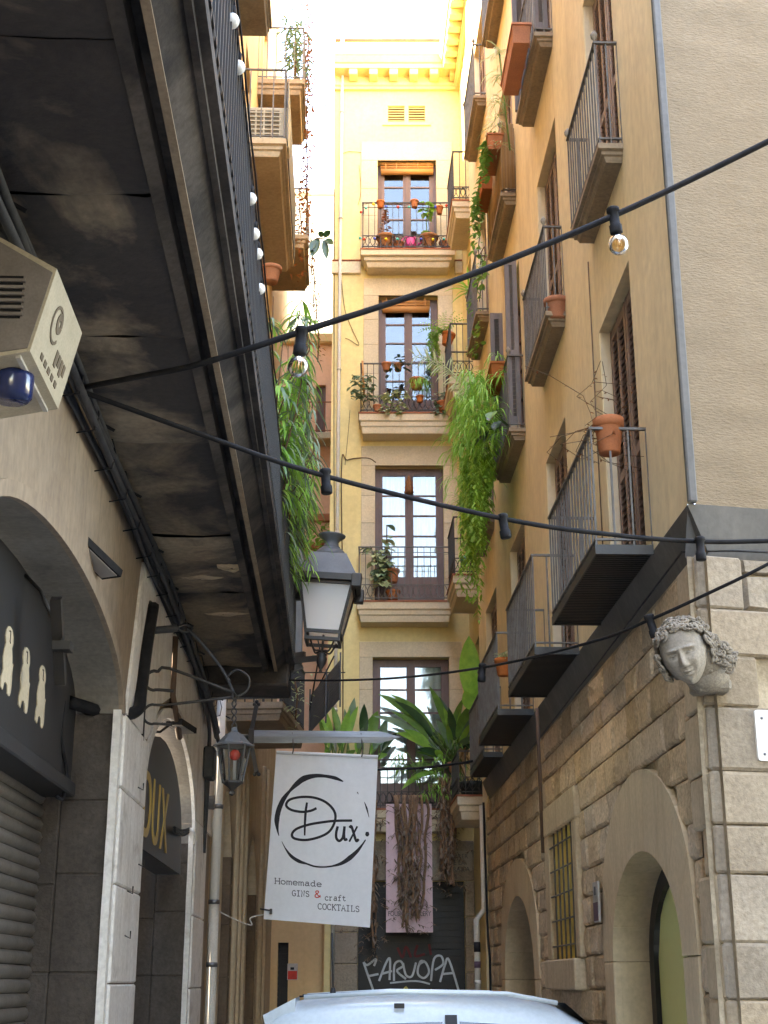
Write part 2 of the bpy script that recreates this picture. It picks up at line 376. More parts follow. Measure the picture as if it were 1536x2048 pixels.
mat('lime_panel', (.85, .88, .38), (.82, .85, .36), rough=.35, scale=1, bump=0, grain=.02, spec=.4)
mat('yellow_board', (.78, .60, .16), (.68, .50, .12), rough=.6, scale=3, bump=.1, stretch=(4, 4, .4))
mat('carved_stone', (.34, .30, .25), (.25, .22, .185), scale=5, bump=.35, bscale=50, grain=.2, streak=.2, streakc=(.45, .42, .36))
mat('carved_hair', (.32, .275, .22), (.19, .16, .125), scale=6, bump=.5, bscale=45, grain=.25)
mat('lamp_grey', (.125, .135, .15), (.09, .10, .112), rough=.5, scale=4, bump=.08, grain=.1, spec=.4)
mat('lamp_dark', (.035, .034, .035), (.05, .035, .028), rough=.5, scale=6, bump=.08, grain=.1, spec=.4)
mat('frosted', (.80, .77, .75), (.76, .73, .71), rough=.35, scale=1, bump=0, grain=0, spec=.5, transl=.65)
mat('lantern_glass', (.66, .68, .68), (.62, .64, .64), rough=.2, scale=2, bump=0, grain=0, spec=.6, transl=.6)
mat('red_bulb', (.75, .04, .03), rough=.2, scale=3, bump=0, grain=0, spec=.6)
mat('spot_grey', (.13, .13, .135), (.10, .10, .105), rough=.5, scale=5, bump=.05, spec=.4)
mat('copper_pipe', (.16, .10, .07), (.11, .07, .05), rough=.6, scale=6, bump=.15)
mat('car_white', (.50, .58, .62), (.44, .51, .55), rough=.24, scale=2.5, bump=0, grain=.06, spec=.5)
mat('car_glass', (.02, .025, .03), rough=.03, scale=1, bump=0, grain=0, spec=.9)
mat('car_black', (.02, .02, .022), rough=.5, scale=3, bump=.05)
mat('tail_red', (.45, .01, .015), rough=.15, scale=3, bump=0, grain=0, spec=.7)
mat('chrome', (.6, .6, .62), rough=.15, scale=3, bump=0, metal=1, grain=0)
mat('asphalt', (.11, .105, .10), (.085, .08, .076), scale=3, bump=.5, bscale=60, grain=.2)
mat('paving', (.40, .37, .33), (.34, .31, .28), scale=2, bump=.3, bscale=30, grain=.2, objvar=.1)
mat('leaf_bright', (.32, .60, .11), (.20, .45, .08), rough=.5, scale=9, bump=0, grain=0, transl=.35, spec=.35)
mat('leaf_mid', (.18, .35, .075), (.11, .24, .05), rough=.45, scale=9, bump=0, grain=0, transl=.4, spec=.4)
mat('leaf_lime', (.34, .60, .12), (.22, .46, .08), rough=.5, scale=9, bump=0, grain=0, transl=.4, spec=.3)
mat('leaf_dark', (.03, .085, .03), (.02, .055, .02), rough=.3, scale=9, bump=0, grain=0, transl=.15, spec=.6)
mat('leaf_blue', (.20, .31, .20), (.14, .24, .14), rough=.45, scale=9, bump=0, grain=0, transl=.25, spec=.4)
mat('leaf_pale', (.62, .66, .42), (.30, .42, .18), rough=.5, scale=14, bump=0, grain=0, transl=.3, spec=.35)
mat('leaf_dry', (.26, .20, .155), (.16, .12, .095), rough=.85, scale=9, bump=0, grain=.1, transl=.2, spec=.1)
mat('leaf_rust', (.40, .16, .07), (.28, .12, .06), rough=.8, scale=9, bump=0, grain=.1, transl=.25, spec=.1)
mat('leaf_tan', (.45, .30, .16), (.32, .2, .1), rough=.8, scale=6, bump=.2, transl=.25, spec=.1)
mat('stem_brown', (.15, .085, .045), (.10, .055, .03), rough=.85, scale=12, bump=.4, grain=.2)
mat('dry_stem', (.34, .20, .12), (.2, .12, .08), rough=.9, scale=14, bump=.5, grain=.2)
mat('stem_green', (.12, .20, .05), (.08, .14, .035), rough=.6, scale=9, bump=.1)
mat('pink_paint', (.75, .09, .32), (.62, .06, .25), rough=.4, scale=4, bump=0)
mat('basket', (.32, .14, .06), (.22, .09, .04), rough=.8, scale=25, bump=.6)
for nm, c in (('bulb_red', (.7, .06, .04)), ('bulb_blue', (.05, .10, .55)), ('bulb_teal', (.06, .45, .42)), ('bulb_yellow', (.8, .55, .04)), ('globe_white', (.80, .80, .78))):
    mat(nm, c, c, rough=.25, scale=3, bump=0, grain=0, spec=.5)
mat('filament', (.75, .45, .2), rough=.4, scale=3, bump=0, grain=0)
# window panes: a dark room behind a sheet that mirrors the sky
def pane(name, c, refl, rough=.015, tint=(.86, .9, .9)):
    m = bpy.data.materials.new(name); m.use_nodes = True; M[name] = m
    N = m.node_tree.nodes; L = m.node_tree.links; b = N['Principled BSDF']
    b.inputs['Base Color'].default_value = (*c, 1); b.inputs['Roughness'].default_value = .25; b.inputs['Specular IOR Level'].default_value = 0
    tr = N.new('ShaderNodeBsdfTransparent'); tr.inputs[0].default_value = (*tint, 1)
    gl = N.new('ShaderNodeBsdfGlossy'); gl.inputs['Roughness'].default_value = rough; gl.inputs[0].default_value = (.95, .97, 1, 1)
    fr = N.new('ShaderNodeFresnel'); fr.inputs[0].default_value = 1.5
    mr = N.new('ShaderNodeMapRange'); mr.inputs[3].default_value = refl; mr.inputs[4].default_value = 1.0; L.new(fr.outputs[0], mr.inputs[0])
    mx = N.new('ShaderNodeMixShader'); L.new(mr.outputs[0], mx.inputs[0]); L.new(tr.outputs[0], mx.inputs[1]); L.new(gl.outputs[0], mx.inputs[2])
    L.new(mx.outputs[0], N['Material Output'].inputs[0])
    return m
pane('bulb_glass', (.02, .02, .02), .0, .03, (.97, .86, .66))
pane('pane_clear', (.02, .02, .02), .03)
pane('pane_sky', (.02, .02, .02), .02)
glass('frost_glass', (.93, .91, .90), .5, .45, 1.08)
# ------------------------------------------------------------------ shared building pieces
_unit = {}
def unit_bar(matn, wd):                            # upright bar, one metre tall, shared by every railing
    k = (matn, wd)
    if k not in _unit: _unit[k] = MB().box(-wd/2, wd/2, -wd/2, wd/2, 0, 1).mesh('bar', matn)
    return _unit[k]
def along(path, gap):
    out = []
    for (a, b) in zip(path[:-1], path[1:]):
        L = math.hypot(b[0]-a[0], b[1]-a[1]); n = max(1, round(L/gap))
        out += [(a[0]+(b[0]-a[0])*i/n, a[1]+(b[1]-a[1])*i/n) for i in range(n)]
    return out + [path[-1]]
def railing(par, path, z0, z1, matn='black_iron', gap=.11, wd=.014, fr=None, band=0.0, finial=None, topband=False):
    for nm, z, w_, h_, on in (('top_rail', z1, .03, .018, 1), ('bottom_rail', z0+.05, .022, .014, 1), ('band_rail', z0+.05+band, .02, .012, band), ('band_rail', z1-.1, .016, .01, topband)):
        if on: MB().sweep([(-w_/2, z-h_/2), (w_/2, z-h_/2), (w_/2, z+h_/2), (-w_/2, z+h_/2)], path).build(nm, matn, par, fr)
    me = unit_bar(matn, wd)
    for p in along(path, gap):
        place('bar', me, par, fr, (p[0], p[1], z0), (1, 1, z1-z0))
    if finial:
        for p in (path[1], path[-2]): MB().lathe([(.008, 0), (.012, .03), (.028, .05), (.03, .075), (.018, .1), (.004, .12)], (p[0], p[1], z1), 8).build('finial', finial, par, fr)
    if band:                                       # wrought scrolls: crossing arcs in the lower band
        s = MB()
        for a, b in zip(path[:-1], path[1:]):
            L = math.hypot(b[0]-a[0], b[1]-a[1]); n = max(1, round(L/.2))
            for i in range(n):
                for sg in (1, -1):
                    pts = []
                    for k in range(7):
                        t = (i+k/6)/n; c = .5+sg*.46*math.cos(PI*k/6*2)
                        pts.append((a[0]+(b[0]-a[0])*t, a[1]+(b[1]-a[1])*t, z0+.055+band*c))
                    s.tube(pts, .0065, 4)
        s.build('scrollwork', matn, par, fr, kind='stuff')
def slats_mesh(m, x0, x1, z0, z1, y, gap, d=.035):
    n = int((z1-z0)/gap)
    for i in range(n):
        z = z0+(i+.5)*(z1-z0)/n
        m.add([(x0, y, z-gap*.42), (x1, y, z-gap*.42), (x1, y+d, z+gap*.30), (x0, y+d, z+gap*.30),
               (x0, y+.008, z-gap*.5), (x1, y+.008, z-gap*.5), (x1, y+d+.008, z+gap*.22), (x0, y+d+.008, z+gap*.22)],
              [(0,1,2,3), (7,6,5,4), (0,4,5,1), (2,6,7,3), (1,5,6,2), (0,3,7,4)])
def shutter(par, x0, x1, z0, z1, y, matn='shutter_wood', cols=2, fr=None, gap=.05, mid=.42, th=.045, kick=0):
    f = MB(); st = .055
    cw = (x1-x0-st)/cols
    for i in range(cols+1): f.box(x0+i*cw, x0+i*cw+st, y, y+th, z0, z1)
    zm = z0+(z1-z0)*mid
    zs = [z0, zm-.04, z1-.09]; hs = [.1+kick, .08, .09]
    for z, h in zip(zs, hs):
        for i in range(cols): f.box(x0+i*cw+st, x0+(i+1)*cw, y+.004, y+th-.004, z, z+h)
    o = f.build('shutter', matn, par, fr)
    s = MB()
    for i in range(cols):
        for a, b in ((z0+.1+kick, zm-.04), (zm+.04, z1-.09)):
            slats_mesh(s, x0+i*cw+st, x0+(i+1)*cw, a, b, y+.004, gap)
    s.build('slats', matn, o, fr, kind='stuff')
    return o
def french_window(par, x0, x1, z0, z1, y, rows=4, matn='door_wood', pmat='pane_sky', kick=.5, fr=None, behind='dim_room', curtain=None, fw=.07):
    f = MB(); xm = (x0+x1)/2
    f.box(x0, x0+fw*.8, y, y+.07, z0, z1); f.box(x1-fw*.8, x1, y, y+.07, z0, z1); f.box(x0+fw*.8, x1-fw*.8, y, y+.07, z1-fw*.8, z1)
    leaves = []
    for a, b in ((x0+fw*.8, xm), (xm, x1-fw*.8)):
        f.box(a, a+fw, y-.02, y+.05, z0, z1-fw*.8); f.box(b-fw, b, y-.02, y+.05, z0, z1-fw*.8)
        f.box(a+fw, b-fw, y-.018, y+.048, z1-fw*1.8, z1-fw*.8); f.box(a+fw, b-fw, y-.018, y+.048, z0, z0+kick)
        f.box(a+fw+.04, b-fw-.04, y-.03, y-.018, z0+.1, z0+kick-.08)
        leaves.append((a+fw, b-fw))
    f.box(xm-.022, xm+.022, y-.045, y-.02, z0, z1-fw*.8)
    zb, zt = z0+kick, z1-fw*1.8; h = (zt-zb)/rows
    for a, b in leaves:
        for i in range(1, rows): f.box(a, b, y-.006, y+.03, zb+i*h-.014, zb+i*h+.014)
    o = f.build('window', matn, par, fr)
    for a, b in leaves:
        for i in range(rows):
            q = MB().box(a, b, y+.012, y+.016, zb+i*h+(.014 if i else 0), zb+(i+1)*h-(.014 if i < rows-1 else 0))
            q.build('pane', pmat, o, fr)
    if curtain:
        c = MB()
        for a, b in leaves:
            n = 14; vs = []
            for i in range(n+1):
                xx = a+(b-a)*i/n; yy = y+.14+.02*math.sin(i*1.9)+.012*math.sin(i*.8+a*9)
                vs += [(xx, yy, z0+.02), (xx, yy, z1)]
            c.add(vs, [(2*i, 2*i+2, 2*i+3, 2*i+1) for i in range(n)], True)
        c.build('curtain', curtain, o, fr)
    r = MB().box(x0, x1, y+.75, y+.8, z0, z1); r.box(x0-.02, x0, y+.1, y+.8, z0, z1); r.box(x1, x1+.02, y+.1, y+.8, z0, z1)
    r.box(x0, x1, y+.1, y+.8, z1, z1+.02); r.box(x0, x1, y+.1, y+.8, z0-.02, z0)
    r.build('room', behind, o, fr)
    return o
def frame_ring(x0, x1, z0, z1, wdt, y0, y1, bottom=False, top=None):   # surround pieces: two jambs and a lintel
    t = top or wdt
    return [(x0-wdt, x0, y0, y1, z0, z1), (x1, x1+wdt, y0, y1, z0, z1), (x0-wdt, x1+wdt, y0, y1, z1, z1+t)]
def moulded_slab(par, x0, x1, d, z0, z1, matn, edge=None, fr=None, taper=.06, left=True, right=True, y0=0.0):
    h = z1-z0; m = MB()
    m.box(x0+taper, x1-taper, -d+taper, y0, z0, z1-h*.5+.001)
    prof = [(0, z1-.0), (0, z1-h*.35), (-taper*.45, z1-h*.42), (-taper*.45, z1-h*.62), (-taper*.75, z1-h*.68), (-taper*.95, z0+.01), (-taper-.02, z0+.012), (-taper-.02, z1-.0)]
    prof = prof[::-1]
    m.sweep(prof, [(x1, y0), (x1, -d), (x0, -d), (x0, y0)])
    m.box(x0+taper+.01, x1-taper-.01, -d+taper+.01, y0, z1-h*.5, z1-.004)
    b = m.build('balcony', matn, par, fr)
    if edge:
        e = MB().sweep([(.012, z1), (.012, z1+.03), (-.05, z1+.03), (-.05, z1)][::-1], [(x1, y0), (x1, -d), (x0, -d), (x0, y0)])
        e.box(x0+.045, x1-.045, -d+.045, y0, z1+.001, z1+.022)
        e.build('tile_edge', edge, b, fr)
    return b
# stone blocks ------------------------------------------------------
_blocks = {}
def block_variants(matn, rough=.35, n=12):
    k = (matn, rough)
    if k not in _blocks:
        rs = random.Random(n+int(rough*100)); L = []
        for q in range(n):
            vs = []; fs = []; g = 5
            for j in range(g):
                for i in range(g):
                    ed = i in (0, g-1) or j in (0, g-1)
                    x = (-.5, -.44, rs.uniform(-.08, .08), .44, .5)[i]; z = (-.5, -.41, rs.uniform(-.08, .08), .41, .5)[j]
                    y = -.42 + rs.uniform(-.08, .08) if ed else -1 + rs.uniform(-rough, rough)*.6
                    if ed: x += rs.uniform(-.012, .012); z += rs.uniform(-.02, .02)
                    vs.append((x, y, z))
            for j in range(g-1):
                for i in range(g-1): fs.append((j*g+i, j*g+i+1, (j+1)*g+i+1, (j+1)*g+i))
            rim = [i for i in range(g)] + [j*g+g-1 for j in range(1, g)] + [(g-1)*g+i for i in range(g-2, -1, -1)] + [j*g for j in range(g-2, 0, -1)]
            b0 = len(vs); vs += [(vs[i][0], .1, vs[i][2]) for i in rim]; nR = len(rim)
            fs += [(rim[i], b0+i, b0+(i+1) % nR, rim[(i+1) % nR]) for i in range(nR)]
            L.append(MB().add(vs, fs, rough < .2).mesh('stone_block', matn))
        _blocks[k] = L
    return _blocks[k]
def courses(par, fr, x0, x1, z0, z1, holes, hh, ll, matn, depth=.05, y=0.0, rough=.35, joint=.012, name='stone_block', seed=1, near=None, keep=300):
    # holes: function(z0,z1) -> list of (a,b) spans to leave free on that course
    rs = random.Random(seed); V = block_variants(matn, rough); z = z0; made = []; row = 0
    while z < z1-.06:
        h = rs.uniform(*hh)
        if z1-(z+h) < hh[0]*.6: h = z1-z
        spans = [(x0, x1)]
        for a, b in holes(z, z+h):
            nx = []
            for s0, s1 in spans:
                if b <= s0 or a >= s1: nx.append((s0, s1)); continue
                if a > s0+.05: nx.append((s0, a))
                if b < s1-.05: nx.append((b, s1))
            spans = nx
        for s0, s1 in spans:
            x = s0; first = True
            while x < s1-.02:
                l = rs.uniform(*ll)
                if first and row % 2: l *= .55
                first = False
                if s1-(x+l) < ll[0]*.55: l = s1-x
                made.append((x+l/2, z+h/2, l-joint, h-joint)); x += l
        z += h; row += 1
    if near: made.sort(key=near)
    for i, (cx, cz, l, h) in enumerate(made[:keep]):
        place(name, rs.choice(V), par, fr, (cx, y, cz), (l, depth, h))
    if len(made) > keep:
        m = MB()
        for cx, cz, l, h in made[keep:]:
            src = rs.choice(V)
            m.add([(cx+p.co.x*l, y+p.co.y*depth, cz+p.co.z*h) for p in src.vertices], [tuple(f.vertices) for f in src.polygons])
        m.build('stone_blocks', matn, par, fr, kind='stuff')
def arch_pts(c, half, spring, rise, n=28, pointed=False):
    if pointed:                                    # two-centred arch
        pts = []
        for i in range(n+1):
            t = i/n; x = -half+2*half*t
            pts.append((c+x, spring+rise*(1-abs(x/half)**1.7)))
        return pts
    return [(c-half*math.cos(PI*i/n), spring+rise*math.sin(PI*i/n)) for i in range(n+1)]
def arch_half(z, half, spring, rise, pointed=False):
    if z <= spring: return half
    k = (z-spring)/rise
    if k >= 1: return 0
    return half*((1-k)**(1/1.7) if pointed else math.sqrt(1-k*k))
def wall_with_arches(m, x0, x1, z0, z1, arches, y=0.0, depth=.35):     # arches: (c, half, spring, rise, pointed)
    xs = {x0, x1}
    for c, hf, sp, rs_, pt in arches: xs |= {c-hf, c+hf}
    xs = sorted(xs)
    for a, b in zip(xs[:-1], xs[1:]):
        A = [k for k in arches if abs((k[0]-k[1])-a) < 1e-6]
        if not A: m.add([(a,y,z0),(b,y,z0),(b,y,z1),(a,y,z1)], [(0,1,2,3)]); continue
        P = arch_pts(*A[0][:4], pointed=A[0][4])
        for p, q in zip(P[:-1], P[1:]):
            m.add([(p[0],y,p[1]),(q[0],y,q[1]),(q[0],y,z1),(p[0],y,z1)], [(0,1,2,3)])
    return m
def arch_lining(par, fr, c, half, spring, rise, pointed, y0, y1, matn, z0=0.0, n=28, jambs=True, jmat=None):
    P = arch_pts(c, half, spring, rise, n, pointed); t = .12
    for k, (p, q) in enumerate(zip(P[:-1], P[1:])):           # each voussoir is its own stone
        def out(s):
            dx, dz = s[0]-c, s[1]-spring; l = math.hypot(dx, dz) or 1
            return (s[0]+dx/l*t, s[1]+dz/l*t)
        e = .004
        pa = (p[0]+(q[0]-p[0])*e, p[1]+(q[1]-p[1])*e); pb = (q[0]-(q[0]-p[0])*e, q[1]-(q[1]-p[1])*e)
        MB().prism([pa, pb, out(pb), out(pa)], y0, y1).build('voussoir', matn, par, fr)
    if jambs:
        for s in (-1, 1):
            MB().box(min(c+s*(half+.01), c+s*(half+t+.01)), max(c+s*(half+.01), c+s*(half+t+.01)), y0+.01, y1-.01, z0, spring).build('jamb_core', jmat or matn, par, fr)
            z = z0; i = 0
            while z < spring-.01:
                h = min((.62, .48, .55)[i % 3], spring-z)
                if spring-(z+h) < .2: h = spring-z
                a = c+s*half; b = c+s*(half+t)
                MB().cbox(min(a, b), max(a, b), y0, y1, z+.003, z+h-.003, .008).build('jamb_stone', jmat or matn, par, fr)
                z += h; i += 1
# ------------------------------------------------------------------ ground
g = MB().add([(-400,-400,0),(400,-400,0),(400,400,0),(-400,400,0)], [(0,1,2,3)]).build('ground', 'asphalt', kind='structure')
g = MB()
g.box(-1.5, 2.2, -6, 24, .0, .02)
st_ = g.build('street_paving', 'paving', kind='structure')
me_ = MB().cbox(0, .58, 0, .38, .016, .03, .004).mesh('paving_stone', 'paving')
for j in range(40):
    for i in range(6): place('paving_stone', me_, st_, None, (-1.48+i*.61+(j % 2)*.0, 5+j*.4, .006))

# ------------------------------------------------------------------ yellow building closing the street
YB = thing('yellow_building', 'tall pale yellow building closing the street, with a balcony on each floor', 'building', FB)
XW = 2.28                                           # plane of its side wing
xl = BK(660, 1000)[0]; xr = 1.5
bd = .45
rows = []                                           # (opening l, r, top), surround (l, r, top), slab top z, slab bottom z, slab x0, x1, rail top z
for (l, r, t), (sl, sr, st), (s1, s0), (b0, b1), rt in (
        ((755, 873, 322), (722, 903, 285), (499, 528), (722, 910), 404),
        ((757, 877, 592), (727, 905, 558), (827, 864), (718, 905), 726),
        ((750, 888, 932), (722, 926, 893), (1204, 1242), (714, 905), 1093),
        ((745, 900, 1315), (718, 928, 1284), (1620, 1662), (700, 907), 1535)):
    vm = (t+s1)/2
    rows.append(dict(l=BK(l, vm)[0], r=BK(r, vm)[0], t=BK(l, t)[1], sl=BK(sl, vm)[0], sr=BK(sr, vm)[0], st=BK(sl, st)[1],
                     z1=BK(l, s1, bd)[1], z0=BK(l, s0, bd)[1], b0=BK(b0, s1, bd)[0], b1=BK(b1, s1, bd)[0], rt=BK(l, rt, bd)[1]))
CZ0, CZ1 = BK(700, 182)[1], BK(700, 116, .3)[1]     # cornice
ztop = BK(700, 76)[1]
door = (BK(716, 1850)[0], BK(930, 1850)[0], 0.0, BK(716, 1762)[1])
vent = (*sorted((BK(768, 225)[0], BK(858, 225)[0])), BK(768, 248)[1], BK(768, 207)[1])
holes = [(r['l'], r['r'], r['z1']+.02, r['t']) for r in rows] + [vent, door]
m = MB().wall(xl, xr, 0, CZ1, holes, 0, .28)
m.add([(xl,0,0),(xl,9,0),(xl,9,CZ1),(xl,0,CZ1)], [(0,1,2,3)])
m.box(xl, 3.2, .05, 9, CZ1-.3, CZ1)
m.build('wall', 'yellow_plaster', YB)
for i, r in enumerate(rows):
    for q in frame_ring(r['l'], r['r'], r['z1']+.02, r['t'], r['l']-r['sl'], -.03, .05, top=r['st']-r['t']):
        zc = q[4]; k = 0
        if q[1]-q[0] < .5:                          # jamb in stacked stones
            while zc < q[5]-.01:
                h = min((.52, .44, .6)[k % 3], q[5]-zc)
                if q[5]-(zc+h) < .2: h = q[5]-zc
                MB().cbox(q[0], q[1], q[2], q[3], zc+.002, zc+h-.002, .005).build('surround_stone', 'pale_stone', YB); zc += h; k += 1
        else:
            MB().cbox(*q, .005).build('lintel_stone', 'pale_stone', YB)
    w_ = french_window(YB, r['l'], r['r'], r['z1']+.02, r['t'], .17, rows=(4, 5, 5, 5)[i], kick=(.62, .5, .6, .5)[i], curtain=(None, None, 'curtain', 'curtain_pale')[i],
                       pmat='pane_sky' if i < 2 else 'pane_clear', fw=.075)
    if i < 2:                                       # rolled wooden blind under the lintel
        zb = r['t']-.18-(.05 if i else 0); b = MB(); x0, x1 = r['l']+.06, r['r']-.05-(.1 if i else 0)
        for k in range(11):
            b.lathe([(.0125, x0), (.0125, x1)], (0, .06+.012*math.sin(k*2.1), zb-.03+k*.019 - (.0 if k else 0)), 6, 'x')
        for k in range(5):
            xx = x0+(x1-x0)*(k+.5)/5; b.box(xx-.008, xx+.008, .035, .042, zb-.05, zb+.2)
        b.lathe([(.06, x0+.01), (.06, x1-.01)], (0, .08, zb-.02), 10, 'x')
        b.build('wooden_blind', 'blind_wood', YB)
    sl_ = moulded_slab(YB, r['b0'], r['b1'], bd, r['z0'], r['z1'], 'pale_stone', 'rust_edge', taper=.07 if i else .13)
    railing(sl_, [(r['b0']+.03, 0), (r['b0']+.03, -bd+.03), (r['b1']-.03, -bd+.03), (r['b1']-.03, 0)], r['z1']+.03, r['rt'], 'grey_iron' if i == 2 else 'black_iron', .115, .013,
            band=(.23, .26, .24, .22)[i], topband=i in (0, 2))
# string course below the top balcony
r = rows[0]
for a, b in ((xl-.02, r['b0']-.01), (r['b1']+.01, xr)):
    MB().cbox(a, b, -.06, .02, r['z0']+.02, r['z1']-.03, .01).build('string_course', 'pale_stone', YB)
    MB().cbox(a, b, -.075, .02, r['z1']-.028, r['z1']+.0, .006).build('string_edge', 'rust_edge', YB)
# attic vent
v = MB()
for a, b in ((vent[0], vent[1]),):
    v.box(a, b, .0, .05, vent[2], vent[2]+.05); v.box(a, b, .0, .05, vent[3]-.05, vent[3])
    xm = (a+b)/2
    for x in (a, xm-.04, b-.08): v.box(x, x+.08, .002, .052, vent[2]+.05, vent[3]-.05)
    v.box(a-.03, b+.03, -.03, .0, vent[2]-.04, vent[2])
vo = v.build('attic_vent', 'yellow_plaster', YB)
sl = MB()
for k in range(6):
    z = vent[2]+.075+k*(vent[3]-vent[2]-.12)/6
    for a, b in ((vent[0]+.08, xm-.04), (xm+.04, vent[1]-.08)):
        MB().add([(a,.01,z),(b,.01,z),(b,.05,z+.04),(a,.05,z+.04),(a,.018,z-.008),(b,.018,z-.008),(b,.058,z+.032),(a,.058,z+.032)],
                 [(0,1,2,3),(7,6,5,4),(0,4,5,1),(2,6,7,3),(1,5,6,2),(0,3,7,4)]).build('slat', 'yellow_plaster', vo)
MB().box(vent[0], vent[1], .2, .22, vent[2], vent[3]).build('vent_back', 'brown_stone', vo)
# cornice: swept moulding with brackets, facade then wing
def bp(x, y): p = FB @ Vector((x, y, 0)); return (p.x, p.y)
inner = (XW, bp(0, 0)[1] - (XW-bp(0, 0)[0])*math.tan(YAW))
path = [(XW, 14.0), inner, bp(xl-.02, 0)]
H = CZ1-CZ0
prof = [(-.02, CZ0), (.07, CZ0), (.07, CZ0+.1*H), (.10, CZ0+.14*H), (.10, CZ0+.24*H), (.06, CZ0+.26*H), (.06, CZ0+.52*H), (.34, CZ0+.54*H), (.34, CZ0+.72*H), (.37, CZ0+.74*H), (.42, CZ0+.95*H), (.44, CZ1), (-.02, CZ1)]
MB().sweep(prof, path).build('cornice', 'yellow_plaster', YB, FW)
br = MB().cbox(-.085, .085, -.29, .0, 0, .24*H, .012).mesh('cornice_bracket', 'yellow_plaster')
for k in range(6):
    place('cornice_bracket', br, YB, FB, (BK(707+k*40, 157)[0]+.0, -.055, CZ0+.27*H))
for k in range(20):
    place('cornice_bracket', br, YB, frame((XW, 0, 0), -PI/2), (-(23.35-k*.37), -.055, CZ0+.27*H))
m = MB(); m.box(xl, 3.0, .12, .3, CZ1, ztop); m.build('parapet', 'cream_plaster', YB)
m = MB(); m.box(xl-.02, 3.0, .08, .34, ztop, ztop+.05); m.build('coping', 'rust_edge', YB)
# wing wall towards the camera, with wrap-round balconies
wy1 = inner[1]; FWG = frame((XW, 0, 0), -PI/2)
wz = []
for i, r in enumerate(rows): wz.append((-22.95, -22.1, r['z1']+.02, r['t']))
MB().wall(-wy1-.02, -21.4, 0, CZ1, wz, 0, .25).build('wing_wall', 'yellow_plaster', YB, FWG)
MB().box(-21.4, -13.9, .02, .5, 16.2, CZ1).build('wing_attic_wall', 'yellow_plaster', YB, FWG)
for i, r in enumerate(rows):
    a, b, z0, z1 = wz[i]
    french_window(YB, a, b, z0, z1, .15, rows=4, fr=FWG, kick=.5, pmat='pane_clear')
    bx0, bx1 = -23.05, (-21.75, -21.85, -21.82, -21.7)[i]
    s_ = moulded_slab(YB, bx0, bx1, .45 if i else .36, r['z0'], r['z1'], 'pale_stone', 'rust_edge', fr=FWG, taper=.07)
    d_ = (.45 if i else .36)-.03
    railing(s_, [(bx0+.03, 0), (bx0+.03, -d_), (bx1-.03, -d_), (bx1-.03, 0)], r['z1']+.03, r['rt'], 'black_iron', .11, .013, fr=FWG, band=.22)
# ground floor: stone piers, lintel, roller door with spray-painted letters
dx0, dx1, _, dz = door
def pier(x0, x1, z0, z1, seed):
    rs = random.Random(seed); z = z0; k = 0
    while z < z1-.01:
        h = min(rs.uniform(.4, .55), z1-z)
        if z1-(z+h) < .2: h = z1-z
        MB().cbox(x0, x1, -.05, .06, z+.003, z+h-.003, .012).build('pier_stone', 'stone_grey', YB); z += h
pier(BK(668, 1900)[0], dx0, 0, dz, 3); pier(dx1, xr, 0, dz, 4)
lz1 = rows[3]['z0']-.12
x = BK(668, 1740)[0]
while x < xr-.05:
    b = min(x+.62, xr); MB().cbox(x+.003, b-.003, -.05, .06, dz+.003, lz1, .012).build('lintel_block', 'stone_grey', YB); x = b
rd = MB().box(dx0, dx1, .22, .24, 0, dz)
k = 0
while k*.1 < dz:
    rd.box(dx0, dx1, .195, .22, k*.1, k*.1+.085); k += 1
rdo = rd.build('roller_door', 'roller_black', YB)
gx = lambda u, v: BK(u, v, -.19)
def stroke(par, pts, w, matn, y, name='graffiti', fr=None, sm=True):
    P = [gx(u, v) for u, v in pts]; P = smooth(P, 5) if sm else P
    return MB().ribbon(P, w, y).build(name, matn, par, fr)
G = [[(727, 1924), (735, 1930), (752, 1918), (748, 1932)], [(727, 1924), (735, 1948), (747, 1982)], [(738, 1952), (757, 1948)],
     [(758, 1962), (772, 1926), (780, 1918), (779, 1960)], [(762, 1948), (784, 1942)], [(788, 1962), (789, 1930), (800, 1922), (806, 1932), (794, 1942), (812, 1958)],
     [(806, 1926), (812, 1950), (824, 1952), (832, 1925)], [(850, 1922), (838, 1930), (836, 1948), (848, 1956), (858, 1944), (852, 1926), (842, 1922), (838, 1930)],
     [(862, 1962), (868, 1918), (882, 1912), (886, 1928), (870, 1940)], [(880, 1964), (890, 1930), (898, 1920), (920, 1990)], [(886, 1948), (906, 1946)]]
for i, s_ in enumerate(G): stroke(rdo, s_, .035, 'graffiti', .194-.0006*(i % 4))
for i, s_ in enumerate([[(802, 1992), (812, 1974), (820, 1994)], [(862, 1978), (864, 1992)], [(780, 1966), (830, 1962), (860, 1968)]]):
    stroke(rdo, s_, .028, ('graffiti_yellow', 'graffiti_yellow', 'graffiti')[i], .1955-.0006*i)
for i, s_ in enumerate([[(795, 1895), (805, 1915), (812, 1893), (822, 1915)], [(835, 1890), (830, 1912), (850, 1908)], [(858, 1888), (862, 1910)]]):
    stroke(rdo, s_, .04, 'graffiti_red', .1955-.0006*i)
